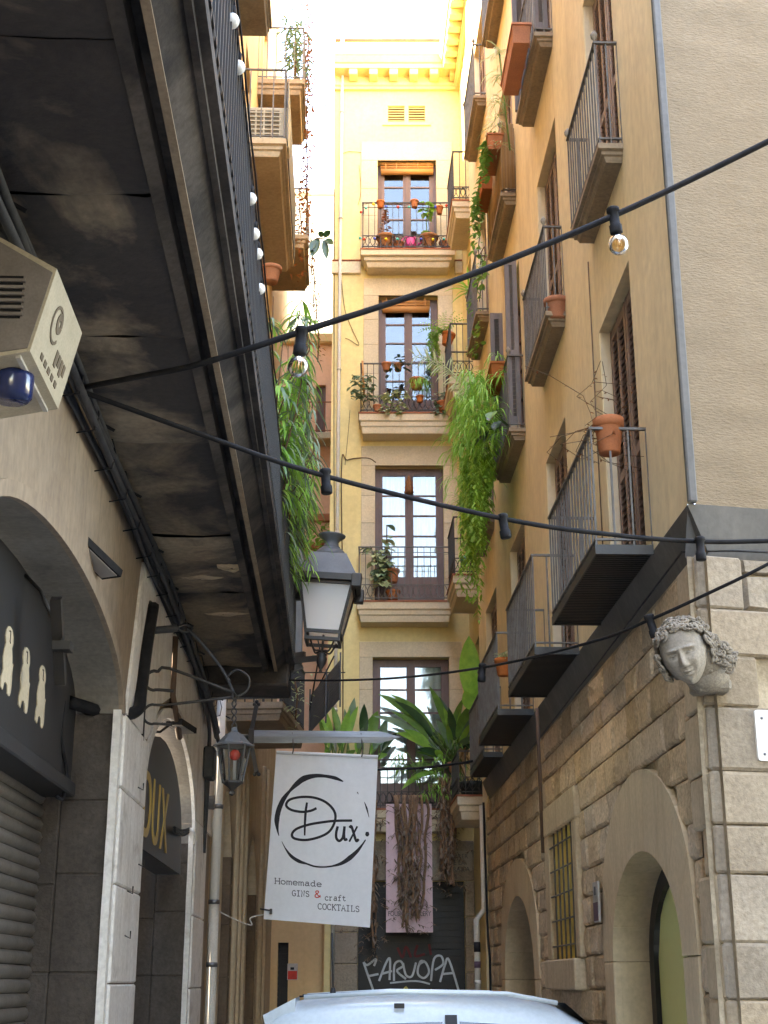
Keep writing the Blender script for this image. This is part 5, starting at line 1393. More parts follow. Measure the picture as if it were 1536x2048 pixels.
def btext(word, x0, y0, x1, y1, hgt, matn, wd=.0095):
    n = len(word)
    for i, chx in enumerate(word):
        bx, by = x0+(x1-x0)*i/n, y0+(y1-y0)*i/n; em = (math.hypot(x1-x0, y1-y0)/n)/.72
        allp = MB()
        for k, st in enumerate(GL[chx]):
            st2 = [cp(bx+p[0]*em, by-p[1]*hgt+p[0]*em*(y1-y0)/(x1-x0)) for p in st]
            P = smooth(st2, 4) if (len(st2) > 4) else st2
            XZ = [bpos(*p) for p in P]; q = MB().ribbon(XZ, wd, 0, .0012); nn = len(P)
            q.v = [(v_[0], v_[1]+bwav(*P[j % nn])-.0012-(k % 4)*.0004, v_[2]) for j, v_ in enumerate(q.v)]
            allp.add(q.v, q.f)
        allp.build('letter', matn, BN)
btext('Homemade', 572, 1256, 940, 1282, 42, 'ink_grey'); btext('GINS', 706, 1350, 845, 1358, 42, 'ink_grey'); btext('&', 878, 1362, 935, 1366, 52, 'ink_red', .012)
btext('craft', 958, 1384, 1125, 1390, 42, 'ink_grey'); btext('COCKTAILS', 904, 1452, 1230, 1474, 44, 'ink_grey')
tw = MB(); a = at3(527, 1829, ST); b = Vector((XL+.12, 16.6, AT(420, 1818, 16.6)[1]))
tw.tube(smooth([tuple(b), (b.x+.15, 16.65, b.z-.08), (b.x+.4, 16.75, a.z-.12), (a.x-.15, ST-.02, a.z-.04), tuple(a)], 6), .008, 5)
tw.build('tie_cord', 'pale_wire', None, FW, label='pale cord tying the banner corner to the rain pipe', cat='cord')

# ------------------------------------------------------------------ spotlights on the left wall
def flood(label, pos, d, L, wd, matn):
    T = thing('floodlight', label, 'floodlight', Matrix.Translation(Vector(pos)), 'small floodlights on the left wall')
    d = Vector(d).normalized(); m = MB()
    m.bar(Vector((0, 0, 0)), d*L, wd, .05); m.build('housing', matn, T)
    MB().bar(d*L*.08+Vector((0, 0, -.028)), d*L*.92+Vector((0, 0, -.028)), wd*.8, .006).build('lens', 'frosted', T)
    MB().tube([Vector((0, 0, 0)), Vector((-.1, -.15, -.12)), Vector((XL-pos[0]+.02-.2, -.3, -.14))], .012, 5).build('stalk', 'cable_black', T)
p = at3(150, 1078, 8.0); flood('black strip floodlight over the near arch', p, at3(225, 1150, 8.35)-p, (at3(225, 1150, 8.35)-p).length, .14, 'cable_black')
p = at3(348, 1443, 12.6); flood('black strip floodlight over the second arch', p, at3(398, 1475, 13.3)-p, .42, .15, 'cable_black')
T = thing('round_spotlight', 'small grey round spotlight clamped beside the white pipe', 'spotlight', Matrix.Translation(at3(418, 1605, 16.2)))
MB().lathe([(.05, -.08), (.075, -.05), (.08, .06), (.07, .062)], n=14, axis='x').build('head', 'spot_grey', T)
MB().tube([(-.02, 0, -.05), (-.06, .02, -.16), (-.14, .1, -.24)], .018, 6).build('arm', 'spot_grey', T)
c_ = MB()
for k in range(3): c_.tube(smooth([tuple(at3(300+48, 1655+k*4, 13.4)), tuple(at3(370, 1660+k*5, 14.6)), tuple(at3(400, 1640, 15.6)), tuple(at3(408, 1625, 16.1))], 5), .012, 5)
c_.tube(smooth([tuple(at3(404, 1480, 16.0)), tuple(at3(405, 1560, 16.0)), tuple(at3(408, 1640, 16.1)), tuple(at3(396, 1700, 16.0))], 5), .015, 5)
c_.build('loose_cables', 'cable_grey', None, FW, label='loose grey cables looped between the box sign and spotlight', cat='cables')
# junction tangle where the cable bundle drops by the pipe
c_ = MB(); rs = random.Random(12)
for k in range(7):
    o = rs.uniform(-.06, .06)
    c_.tube(smooth([(XL+.05, 13.6+o, 4.62), (XL+.07+o*.3, 14.6, 4.5+o), (XL+.08, 15.4+o, 4.25+o*.6), (XL+.06+o*.4, 15.7, 3.8+o), (XL+.05, 15.75+o*.6, 3.1+o*3)], 6), .016, 5)
c_.cbox(XL+.02, XL+.14, 15.45, 15.75, 3.7, 4.05, .02)
c_.build('cable_drop', 'cable_grey', None, FW, label='tangle of grey cables dropping down the wall beside the white pipe', cat='cables')
# round bulbs strung along the railing of the long balcony
GS = thing('globe_string', 'string of round white bulbs along the black railing of the long balcony', 'string lights', frame((-.5, 6, 5.68)))
for i, (u, v) in enumerate(((470, 42), (482, 135), (506, 398), (513, 468), (519, 508), (524, 578))):
    t, z = WX(u, v, -.49); 
    o = MB().ball((-.505, t, z), .036, 14, 9).build('globe', 'globe_white', GS, FW)
    MB().lathe([(.016, .034), (.018, .075)], (-.505, t, z), 8).build('cap', 'cable_black', o, FW)
MB().tube([(-.485, 3.5+i*.4, 5.75+.03*math.sin(i*2.6)) for i in range(16)], .006, 5).build('wire', 'cable_black', GS, FW)

# ------------------------------------------------------------------ carved stone head on the corner
Hc = FC @ Vector((-.02, -.10, 0)); hp = Vector((AT(1368, 1306, 8.2)[0], 8.2, AT(1368, 1306, 8.2)[1]))
HD = thing('carved_head', 'carved grey stone head with curly hair looking down from the building corner', 'sculpture', Matrix.Translation(hp))
hs = .172
FH = Matrix.Translation(hp) @ Matrix.Rotation(rad(-13), 4, 'Y') @ Matrix.Rotation(rad(-24), 4, 'Z') @ Matrix.Rotation(rad(16), 4, 'X')
def gs(a, b, ca, cb, wa, wb): return math.exp(-((a-ca)/wa)**2-((b-cb)/wb)**2)
vs = []; NA, NB = 150, 130
for j in range(NB+1):
    ph = PI*j/NB                                     # 0 = crown, pi = under the chin
    for i in range(NA):
        th_ = 2*PI*i/NA
        x0_, y0_, z0_ = math.sin(ph)*math.sin(th_), -math.sin(ph)*math.cos(th_), math.cos(ph)
        ax = math.atan2(x0_, -y0_) if abs(x0_)+abs(y0_) > 1e-9 else 0      # left-right angle from the nose line
        el = z0_
        r = 1.0
        jaw = 1-.34*max(0, -z0_)**1.5                # narrows to the chin
        fx, fy, fz = x0_*.80*jaw, y0_*.92, z0_*1.12
        f = 0.0; a = ax
        if abs(ax) < 1.5:
            f += .27*gs(a, el, 0, -.19, .12, .15) + .15*gs(a, el, 0, .03, .085, .17)          # nose
            f += .09*gs(a, el, -.15, -.27, .08, .06) + .09*gs(a, el, .15, -.27, .08, .06)     # nostrils
            f -= .10*gs(a, el, 0, -.345, .25, .03)
            f += .13*(gs(a, el, -.36, .27-.06*abs(a), .25, .045) + gs(a, el, .36, .27-.06*abs(a), .25, .045))    # brows
            f -= .21*(gs(a, el, -.36, .09, .21, .10) + gs(a, el, .36, .09, .21, .10))         # sockets
            f += .19*(gs(a, el, -.37, .07, .145, .062) + gs(a, el, .37, .07, .145, .062))     # lids
            f -= .07*(gs(a, el, -.37, .045, .17, .013) + gs(a, el, .37, .045, .17, .013))     # lid slit
            f -= .05*(gs(a, el, -.37, .15, .17, .014) + gs(a, el, .37, .15, .17, .014))
            f += .06*(gs(a, el, -.55, -.22, .22, .18) + gs(a, el, .55, -.22, .22, .18))       # cheeks
            f -= .05*(gs(a, el, -.42, -.45, .12, .16) + gs(a, el, .42, -.45, .12, .16))
            f += .13*gs(a, el, 0, -.465, .20, .033) + .13*gs(a, el, 0, -.575, .16, .042)      # lips
            f -= .12*gs(a, el, 0, -.518, .25, .016) + .09*gs(a, el, 0, -.67, .2, .045)
            f += .15*gs(a, el, 0, -.83, .3, .11)                                              # chin
        rr = 1+f
        vs.append((fx*rr*hs, fy*rr*hs, fz*(1+f*.15)*hs))
fs = [(j*NA+i, (j+1)*NA+i, (j+1)*NA+(i+1) % NA, j*NA+(i+1) % NA) for j in range(NB) for i in range(NA)]
MB().add(vs, fs, True).build('face', 'carved_stone', HD, FH)
hr = MB(); rs = random.Random(21)
def curl3(c, n, r, th):
    a = n.orthogonal().normalized(); b = n.cross(a); pts = []; ph = rs.uniform(0, 6)
    for i in range(15):
        t = ph+i*.62; k = 1-i/17
        pts.append(c+(a*math.cos(t)+b*math.sin(t))*r*k+n*(.018*i/15))
    hr.tube(pts, [th*(1-.4*i/15) for i in range(15)], 6)
for k in range(420):                                # curls over crown and round both sides, leaving the face free
    th_ = rs.uniform(-PI, PI); el = rs.uniform(-.6, 1.0)
    if abs(th_) < 1.12 and el < .50+.1*math.cos(th_*3): continue
    if abs(th_) < 1.35 and el < .1: continue
    rx = math.sqrt(max(0, 1-el*el)); n_ = Vector((rx*math.sin(th_), -rx*math.cos(th_), el)).normalized()
    c = Vector((n_.x*.88, n_.y*.98, n_.z*1.13))*hs*rs.uniform(1.0, 1.12); curl3(c, n_, rs.uniform(.016, .032), rs.uniform(.007, .012))
for k in range(110):                                # the mass of curls spreading back along the wall
    t = rs.random(); a_ = rs.uniform(0, 2*PI); q_ = math.sqrt(rs.random())
    c = Vector((.09+.17*t+.05*math.cos(a_)*q_, -.03+.10*t+.02*rs.random(), .10-.20*t+.115*(1-.45*t)*math.sin(a_)*q_))
    curl3(c, Vector((rs.uniform(-.2, .5), -1, rs.uniform(.0, .6))).normalized(), rs.uniform(.015, .03), rs.uniform(.008, .013))
hr.build('hair', 'carved_hair', HD, Matrix.Translation(hp) @ Matrix.Rotation(rad(-11), 4, 'Y') @ Matrix.Rotation(rad(-12), 4, 'Z'))
q = MB(); q.ball((.08, .09, .0), 1, 18, 12, (.20, .13, .16)); q.ball((.20, .13, -.03), 1, 14, 10, (.11, .10, .12)); q.ball((.16, .12, -.12), 1, 14, 10, (.14, .10, .10)); q.build('hair_mass', 'carved_hair', HD)
MB().cbox(.08, .30, .07, .27, -.215, -.13, .02).build('base', 'carved_hair', HD)
# ------------------------------------------------------------------ plants and pots
def leaf(m, p, d, L, wd, droop=.5, fold=.12, n=4, tip=.0, up=Vector((0, 0, 1))):   # arching strap or broad leaf starting at p heading d
    p = Vector(p); d = Vector(d).normalized(); L_ = []; Rr = []; C = []
    side = d.cross(up); side = side.normalized() if side.length > .05 else Vector((1, 0, 0))
    cur = p.copy(); dr = d.copy()
    for i in range(n+1):
        t = i/n; w = wd*max(.04, math.sin(PI*min(1, (t*.92+.08)))**.8)*(1 if t < .98 else .1)
        nrm = side.cross(dr).normalized()
        C.append(cur.copy()-nrm*fold*w); L_.append(cur+side*w/2+nrm*fold*w*.3); Rr.append(cur-side*w/2+nrm*fold*w*.3)
        dr = (dr+Vector((0, 0, -1))*droop/n*1.6).normalized(); cur = cur+dr*L/n
    k = n+1
    m.add([*L_, *C, *Rr], [(i, i+k, i+k+1, i+1) for i in range(n)]+[(i+k, i+2*k, i+2*k+1, i+k+1) for i in range(n)], True)
    return cur
def rdir(rs, up=.5, bias=(0, 0, 0)):
    a = rs.uniform(0, 2*PI); return Vector((math.cos(a)+bias[0], math.sin(a)+bias[1], up*rs.uniform(.3, 1.6)+bias[2])).normalized()
def clump(m, rs, p, n, L, wd, up=.8, droop=1.0, bias=(0, 0, 0), spread=.03, seg=4):
    for _ in range(n):
        q = Vector(p)+Vector((rs.uniform(-spread, spread), rs.uniform(-spread, spread), rs.uniform(-spread, spread)))
        leaf(m, q, rdir(rs, up, bias), L*rs.uniform(.55, 1.15), wd*rs.uniform(.7, 1.2), droop*rs.uniform(.6, 1.4), n=seg)
def strand(m, ms, rs, p, L, nl, ls, wd, sway=.08, stem=.004, droop=.4, down=-1, bias=(0, 0, 0)):
    pts = []; a = rs.uniform(0, 6); x = Vector(p)
    n = max(4, int(L/.12))
    for i in range(n+1):
        t = i/n; pts.append(x+Vector((sway*math.sin(a+t*5)*t+bias[0]*t, sway*math.cos(a*1.3+t*4)*t+bias[1]*t, down*L*t)))
    if ms is not None: ms.tube(pts, stem, 4)
    for k in range(nl):
        t = (k+rs.random())/nl*n; i = min(int(t), n-1); q = pts[i].lerp(pts[i+1], t-i)
        leaf(m, q, rdir(rs, .1, (0, 0, -.2)), ls*rs.uniform(.6, 1.3), wd*rs.uniform(.7, 1.2), droop, n=3)
def pot_mesh(r, h, n=16):
    return MB().lathe([(r*.68, 0), (r*.72, .01), (r*.92, h*.72), (r*.94, h*.74), (r*1.06, h*.76), (r*1.08, h*.98), (r*1.0, h), (r*.9, h*.99), (r*.86, h*.86), (.01, h*.85)], n=n)
def pot(label, pos, r=.09, h=.15, matn='terracotta', tilt=0, group='terracotta pots on the balconies', name='flower_pot'):
    F = Matrix.Translation(Vector(pos)) @ Matrix.Rotation(tilt, 4, 'Y')
    o = pot_mesh(r, h).build(name, matn, None, F, label=label, cat='pot', group=group)
    MB().lathe([(r*.86, h*.87), (r*.84, h*.89), (.005, h*.9)], n=12).build('soil', 'soil', o, F)
    return o
def planter(label, F, w, d, h, group='planter boxes on the balconies'):
    b = MB(); t = .015
    bot, top = .86, 1.0
    for q in (((-w/2, -d/2), (w/2, -d/2)), ((w/2, -d/2), (w/2, d/2)), ((w/2, d/2), (-w/2, d/2)), ((-w/2, d/2), (-w/2, -d/2))):
        (a, c), (e, g_) = q
        b.add([(a*bot, c*bot, 0), (e*bot, g_*bot, 0), (e, g_, h), (a, c, h)], [(0,1,2,3)])
        b.bar((a, c, h-.012), (e, g_, h-.012), .02, .026)
    b.add([(-w/2*bot, -d/2*bot, 0), (w/2*bot, -d/2*bot, 0), (w/2*bot, d/2*bot, 0), (-w/2*bot, d/2*bot, 0)], [(3,2,1,0)])
    for k in range(3): x = -w/2+w*(k+.5)/3; b.box(x-.006, x+.006, -d/2*.95-.012, -d/2*.9, .02, h*.9)
    o = b.build('planter_box', 'terracotta', None, F, label=label, cat='planter', group=group)
    MB().add([(-w/2*.96, -d/2*.96, h-.03), (w/2*.96, -d/2*.96, h-.03), (w/2*.96, d/2*.96, h-.03), (-w/2*.96, d/2*.96, h-.03)], [(0,1,2,3)]).build('soil', 'soil', o, F)
    return o
def plant(name, label, parts, base, group=None):     # parts: list of (part name, MB, material)
    F = Matrix.Translation(Vector(base)); T = thing(name, label, 'plant', F, group)
    for pn, m, mt in parts:
        if not m.v: continue
        m.build(pn, mt, T, FW, kind='stuff' if pn in ('foliage', 'stems', 'flowers', 'fronds') else None)
    return T
def bk3(u, v, out): x, z = BK(u, v, out); return FB @ Vector((x, -out, z))
rs = random.Random(31)

# long drooping leaves over the rail of the left balcony
LPt = [(-.44, 11.2), (-.46, 12.2), (-.47, 13.2), (-.48, 14.2)]
for k, (x, y) in enumerate(LPt):
    f = MB(); f2 = MB(); s = MB()
    for j in range((7, 8, 7, 6)[k]):
        b = Vector((x-.2+rs.uniform(-.06, .1), y+rs.uniform(-.45, .45), 5.1)); H = (2.7, 2.9, 2.9, 2.6)[k]*rs.uniform(.35, 1.0)
        lean = Vector((rs.uniform(.02, .34), rs.uniform(-.2, .2), H)); pts = [b+lean*t+Vector((.04*math.sin(t*5+j), 0, 0)) for t in (0, .3, .6, 1)]
        s.tube(pts, [.011, .009, .007, .004], 5)
        for q in range(int(5+H*3)):
            t = rs.uniform(.3, 1); c = b+lean*t
            for w_ in range(rs.randint(3, 6)): leaf(f if rs.random() < .62 else f2, c, rdir(rs, .5, (.25, -.1, 0)), rs.uniform(.2, .36), rs.uniform(.016, .032), 1.5, n=4)
    for j in range(5):
        strand(f if j % 2 else f2, s, rs, (x+.07+rs.uniform(-.03, .1), y+rs.uniform(-.4, .4), rs.uniform(6.3, 7.2)), rs.uniform(.4, .9), 20, .24, .022, .1, .005, 1.2)
    plant('reed_plant', ('tall reed plant with long drooping leaves, nearest on the long balcony rail', 'dense bright reed plant with long leaves in the middle of the balcony rail',
          'drooping reed plant behind the middle one on the balcony rail', 'low reed plant at the far end of the balcony rail by the lantern')[k], [('foliage', f, 'leaf_bright'), ('foliage', f2, 'leaf_blue'), ('stems', s, 'stem_brown')], (x, y, 5.1), 'reed plants along the long balcony')
pot('terracotta pot on the left railing above the reeds', tuple(at3(541, 565, 12.0)), .1, .16)
# spider plants and ferns spilling from the grey-shuttered balcony on the right
BX = XR-.22
f = MB(); f2 = MB()
for k in range(130):
    y = rs.uniform(15.6, 18.8); z = rs.uniform(7.9, 9.2)
    clump(f, rs, (BX-.05+rs.uniform(-.4, .04), y, z), 10, .36, .018, .6, 1.8, (-.35, 0, 0), .06)
for k in range(64):
    y = rs.uniform(16.3, 18.7); z = rs.uniform(7.6, 8.5); strand(f2, None, rs, (BX-.06-rs.uniform(0, .26), y, z), rs.uniform(.4, 1.35)*(1.3 if k % 7 == 0 else 1), 54, .12, .03, .07, .003, .8)
plant('spider_plant', 'pale feathery spider plants spilling from the grey-shuttered balcony on the right', [('foliage', f, 'leaf_bright')], (BX, 16.6, 8), 'plants on the grey-shuttered balcony')
plant('asparagus_fern', 'long lime fern curtain hanging below the grey-shuttered balcony', [('foliage', f2, 'leaf_lime')], (BX, 17.2, 8), 'plants on the grey-shuttered balcony')
T = thing('philodendron', 'dark plant with broad glossy leaves on the grey-shuttered balcony', 'plant', Matrix.Translation(Vector((BX, 15.9, 8))), 'plants on the grey-shuttered balcony')
st = MB()
for k in range(17):
    b = Vector((BX+.05, rs.uniform(15.7, 16.9), rs.uniform(7.95, 8.5))); d = Vector((-rs.uniform(.4, 1), rs.uniform(-.9, .3), rs.uniform(-.4, .7))); e = b+d.normalized()*rs.uniform(.12, .32)
    st.tube([b, e], .007, 5); q = MB(); leaf(q, e, (d.x*.6, d.y, -.25), rs.uniform(.16, .26), rs.uniform(.10, .16), .7, .1, 5); q.build('leaf', 'leaf_dark' if k % 3 else 'leaf_mid', T, FW)
st.build('stems', 'stem_green', T, FW)
T = thing('palm', 'small palm with feathery fronds in front of the grey shutters', 'plant', Matrix.Translation(Vector((BX, 16.9, 8.2))), 'plants on the grey-shuttered balcony')
for k in range(5):
    b = Vector((BX, 16.7+k*.12, 8.3)); d = Vector((-.5+.12*k, -.2+.15*k, 1.0)); fr2 = MB(); cur = b.copy(); dr = d.normalized()
    for i in range(13):
        nx_ = cur+dr*.115; fr2.tube([cur, nx_], .005, 4)
        sd_ = dr.cross(Vector((0, 1, 0))).normalized()
        if i > 2:
            for s_ in (-1, 1): leaf(fr2, nx_, sd_*s_+dr*.7, .26*(1-abs(i-7)/11), .014, .6, n=3, up=Vector((0, 1, 0)))
        cur = nx_; dr = (dr+Vector((-.03, -.02, -.075))).normalized()
    fr2.build('frond', 'leaf_pale', T, FW)
planter('dark planter trough among the ferns of the grey-shuttered balcony', frame((BX-.02, 16.3, 8.75), PI/2), .7, .2, .2)
# climbing ivy where the ochre and yellow walls meet
f = MB(); s = MB()
for u, v0, v1, n in ((962, 440, 600, 70), (955, 540, 710, 120)):
    for i in range(n):
        v = v0+(v1-v0)*i/n; t, z = WX(u+rs.uniform(-9, 9)+8*math.sin(v*.05), v, XR-.08); leaf(f, (XR-.06-rs.uniform(0, .12), min(t, 21.6), z), rdir(rs, .1, (-.6, -.5, -.3)), rs.uniform(.07, .13), rs.uniform(.05, .085), .6, n=3)
    P = [(XR-.05, min(WX(u+8*math.sin(v*.05), v, XR-.06)[0], 21.6), WX(u, v, XR-.06)[1]) for v in range(v0, v1, 20)]; s.tube(P, .008, 5)
plant('ivy', 'straggling ivy climbing between the ochre wall and the yellow wing', [('foliage', f, 'leaf_mid'), ('stems', s, 'stem_brown')], (XR-.05, 20.8, 10))
f = MB()
q = at3(940, 585, 21.0); clump(f, rs, q, 26, .5, .03, 1.0, .7, (-.2, -.2, 0), .03)
plant('yucca', 'spiky yucca sprouting beside the ivy under the upper cable', [('foliage', f, 'leaf_bright')], q)
f = MB(); q = at3(1000, 165, 15.2)
for k in range(5): clump(f, rs, q+Vector((0, .1*k, .45-.28*k)), 22, .3, .016, .6, 1.2, (-.3, -.2, 0), .06)
s = MB(); s.tube([q+Vector((.1, 0, -1.0)), q+Vector((.05, 0, -.3)), q+Vector((0, 0, .5))], .012, 5)
plant('trailing_grass', 'tufts of pale grassy leaves trailing beside the highest planter on the right', [('foliage', f, 'leaf_pale'), ('stems', s, 'stem_green')], q)
# planters on the right-hand balconies
def rplanter(label, u, v, t, w=.62, tilt=0): p = at3(u, v, t); return planter(label, Matrix.Translation(p) @ Matrix.Rotation(PI/2, 4, 'Z') @ Matrix.Rotation(tilt, 4, 'X'), w, .2, .2), p
rplanter('large terracotta planter box slung outside the highest railing on the right', 1032, 140, 13.1, 1.1)
for k, (u, v, t, lb) in enumerate(((985, 325, 15.9, 'upper terracotta planter box with trailing leaves beside the bamboo screen'), (972, 402, 16.9, 'lower terracotta planter box with trailing leaves beside the bamboo screen'))):
    o, p = rplanter(lb, u, v, t, .75)
    f = MB(); 
    for j in range(16): clump(f, rs, p+Vector((rs.uniform(-.08, .06), rs.uniform(-.35, .35), .2)), 7, .15, .03, .8, 1.0, (0, 0, 0), .04, 3)
    for j in range(6): strand(f, None, rs, p+Vector((-.12, rs.uniform(-.3, .3), .18)), rs.uniform(.3, .6), 22, .08, .05, .06)
    plant('trailing_plant', ('trailing plant in the upper planter beside the bamboo screen', 'trailing plant in the lower planter beside the bamboo screen')[k], [('foliage', f, 'leaf_mid')], p)
BS = thing('bamboo_screen', 'brown bamboo cane screen tied inside a high balcony railing on the right', 'screen', frame((XR, 15.6, 11.2)))
for k in range(16): MB().tube([(XR-.02-.0105*k, 15.57, 11.2), (XR-.02-.0105*k, 15.57, 12.15+.02*math.sin(k*3))], .0055, 5).build('cane', 'bamboo', BS, FW)
for k in range(20): MB().tube([(XR-.165, 15.6+k*.08, 11.2), (XR-.165, 15.6+k*.08, 12.1+.03*math.sin(k*2))], .03, 5).build('cane', 'bamboo', BS, FW)
# pots on the iron balconies
def hung(u, v, t): return tuple(at3(u, v, t))
pot('big weathered terracotta pot on the corner of the nearest iron balcony', hung(1220, 908, 9.42), .108, .27)
f = MB(); s = MB(); b = Vector(hung(1218, 835, 9.42))
for k in range(16): strand(f, s, rs, b+Vector((rs.uniform(-.1, .1), rs.uniform(-.1, .1), -.02)), rs.uniform(.2, .5), 7, .03, .015, .25, .0025, .2, 1 if k < 6 else -.7, (-.25 if k % 2 else .1, .2, .1))
plant('dry_plant', 'wiry dry plant in the big pot on the nearest iron balcony', [('foliage', f, 'leaf_rust'), ('stems', s, 'stem_brown')], b)
pot('orange terracotta pot on the sill of the second balcony below the upper cable', hung(1114, 640, 12.5), .12, .22)
p = hung(1008, 1352, 15.6); pot('terracotta pot with white flowers hung on the farthest iron balcony', p, .10, .2)
f = MB()
for k in range(14): clump(f, rs, Vector(p)+Vector((rs.uniform(-.1, .1), rs.uniform(-.1, .1), .2)), 5, .13, .02, 1.2, .6, seg=3)
plant('flowering_plant', 'small flowering plant in the pot on the farthest iron balcony', [('foliage', f, 'leaf_pale')], Vector(p)+Vector((0, 0, .18)))

# --- yellow facade, top balcony: pots, coloured bulbs, pink can
for k, (u, v, r, h, lb) in enumerate(((761, 416, .075, .15, 'terracotta pot on the top balcony rail, leftmost'), (829, 415, .075, .15, 'terracotta pot on the top balcony rail, beside the pale leafy plant'),
                                   (879, 428, .07, .16, 'terracotta pot hung on the right of the top balcony rail'))):
    pot(lb, tuple(bk3(u, v, .43)), r, h)
for u, lb in ((771, 'woven basket pot under the dried cone on the top balcony'), (858, 'woven basket pot at the right of the pink can on the top balcony')): pot(lb, tuple(bk3(u, 497, .3)), .17, .26, 'basket', name='basket_pot', group='basket pots on the top balcony')
pot('small clay bowl between basket and pink can on the top balcony', tuple(bk3(797, 497, .3)), .11, .12)
pot('flat clay bowl at the right end of the top balcony', tuple(bk3(893, 497, .3)), .14, .13)
f = MB(); b = bk3(771, 470, .3)
for k in range(90): z = rs.random(); leaf(f, b+Vector((rs.uniform(-1, 1)*.11*(1-z), rs.uniform(-1, 1)*.11*(1-z), z*.55)), rdir(rs, .3), .07, .03, .3, n=3)
plant('dried_cone', 'dried brown cone-shaped plant in the left basket of the top balcony', [('foliage', f, 'leaf_rust')], b)
T = thing('watering_can', 'bright pink watering can on the top balcony of the yellow house', 'watering can', Matrix.Translation(bk3(822, 497, .3)) @ Matrix.Rotation(-YAW, 4, 'Z'))
MB().lathe([(.10, 0), (.125, .03), (.13, .16), (.10, .22), (.04, .25), (.03, .24)], n=16).build('body', 'pink_paint', T)
MB().tube([(.1, 0, .06), (.2, 0, .13), (.27, 0, .20)], [.03, .02, .025], 8).build('spout', 'pink_paint', T)
MB().tube(smooth([(-.1, 0, .05), (-.18, 0, .15), (-.08, 0, .27), (.03, 0, .25)], 5), .012, 6).build('handle', 'pink_paint', T)
f = MB(); s = MB(); b = bk3(855, 470, .35)
s.tube([b+Vector((0, 0, -.2)), b+Vector((-.02, 0, .3)), b+Vector((.02, 0, .62))], .01, 5)
for k in range(26): leaf(f, b+Vector((rs.uniform(-.1, .1), rs.uniform(-.06, .06), rs.uniform(.35, .7))), rdir(rs, .4), .16, .09, .7, n=4)
for k in range(6): leaf(f, b+Vector((rs.uniform(-.06, .06), 0, rs.uniform(-.1, .2))), rdir(rs, .2), .14, .08, .7, n=4)
plant('leafy_plant', 'pale green leafy plant rising above the top balcony rail', [('foliage', f, 'leaf_lime'), ('stems', s, 'stem_green')], b)
FS_ = thing('coloured_bulbs', 'string of coloured bulbs looped along the top balcony railing', 'string lights', FB)
cols = ['bulb_red', 'bulb_teal', 'bulb_yellow', 'bulb_blue', 'bulb_red', 'bulb_teal', 'bulb_blue', 'bulb_red', 'bulb_teal']
for k, (u, v) in enumerate(((722, 424), (732, 416), (747, 408), (772, 413), (796, 414), (818, 414), (871, 414), (893, 411), (902, 415))):
    x, z = BK(u, v, .46); MB().ball((x, -.46, z), .028, 10, 7).build('bulb', cols[k], FS_)
for k, (u, v) in enumerate(((720, 476), (728, 478), (749, 477), (772, 478), (795, 478), (842, 478), (866, 479), (888, 478))):
    x, z = BK(u, v, .46); MB().ball((x, -.46, z), .028, 10, 7).build('bulb', ('bulb_teal', 'bulb_red', 'bulb_blue', 'bulb_yellow', 'bulb_teal', 'bulb_blue', 'bulb_yellow', 'bulb_teal')[k], FS_)
w_ = MB()
for v in (408, 474): w_.tube([(BK(u, v, .46)[0], -.46, BK(u, v+3*math.sin(u*.15), .46)[1]) for u in range(724, 908, 8)], .004, 4)
w_.build('wire', 'cable_black', FS_)
# --- third balcony: hanging ferns, spider plants
for k, (u, v, r, h, lb) in enumerate(((773, 742, .085, .16, 'terracotta pot on the third-floor rail beside a dark plant'), (796, 742, .08, .14, 'dark pot on the third-floor rail'),
                                   (834, 778, .13, .2, 'round copper bowl hung on the third-floor rail'), (840, 805, .07, .13, 'small orange pot low on the third-floor rail'),
                                   (887, 822, .11, .18, 'terracotta pot on the floor of the third-floor balcony'), (755, 823, .08, .12, 'small pot among the leaves at the left of the third-floor balcony'))):
    pot(lb, tuple(bk3(u, v, .43)), r, h, ('terracotta', 'basket', 'terracotta', 'terracotta', 'terracotta', 'terracotta')[k])
pot('tilted terracotta planter hung over the third-floor rail with a fern', tuple(bk3(893, 690, .55)), .12, .24, tilt=rad(12))
f = MB(); b = bk3(888, 665, .55)
for k in range(24):
    d = rdir(rs, .9, (-.35, -.1, .2)); cur = b.copy(); dr = d
    for i in range(9):
        cur = cur+dr*.055; dr = (dr+Vector((0, 0, -.14))).normalized()
        for s_ in (-1, 1): leaf(f, cur, dr.cross(Vector((0, 0, 1))).normalized()*s_+dr*.3, .075*(1-i/12), .026, .5, n=2)
for k in range(12): strand(f, None, rs, b+Vector((rs.uniform(-.28, -.05), rs.uniform(-.1, .1), .0)), rs.uniform(.3, .95), 50, .06, .025, .05)
plant('hanging_fern', 'bright hanging fern over the third-floor balcony corner', [('foliage', f, 'leaf_lime')], b)
f = MB(); b = bk3(832, 762, .45)
for k in range(4): clump(f, rs, b+Vector((rs.uniform(-.12, .12), 0, .04)), 40, .34, .012, .6, 1.9, (0, -.1, 0), .05)
plant('spider_plant', 'spider plant in the copper bowl on the third-floor rail', [('foliage', f, 'leaf_bright')], b)
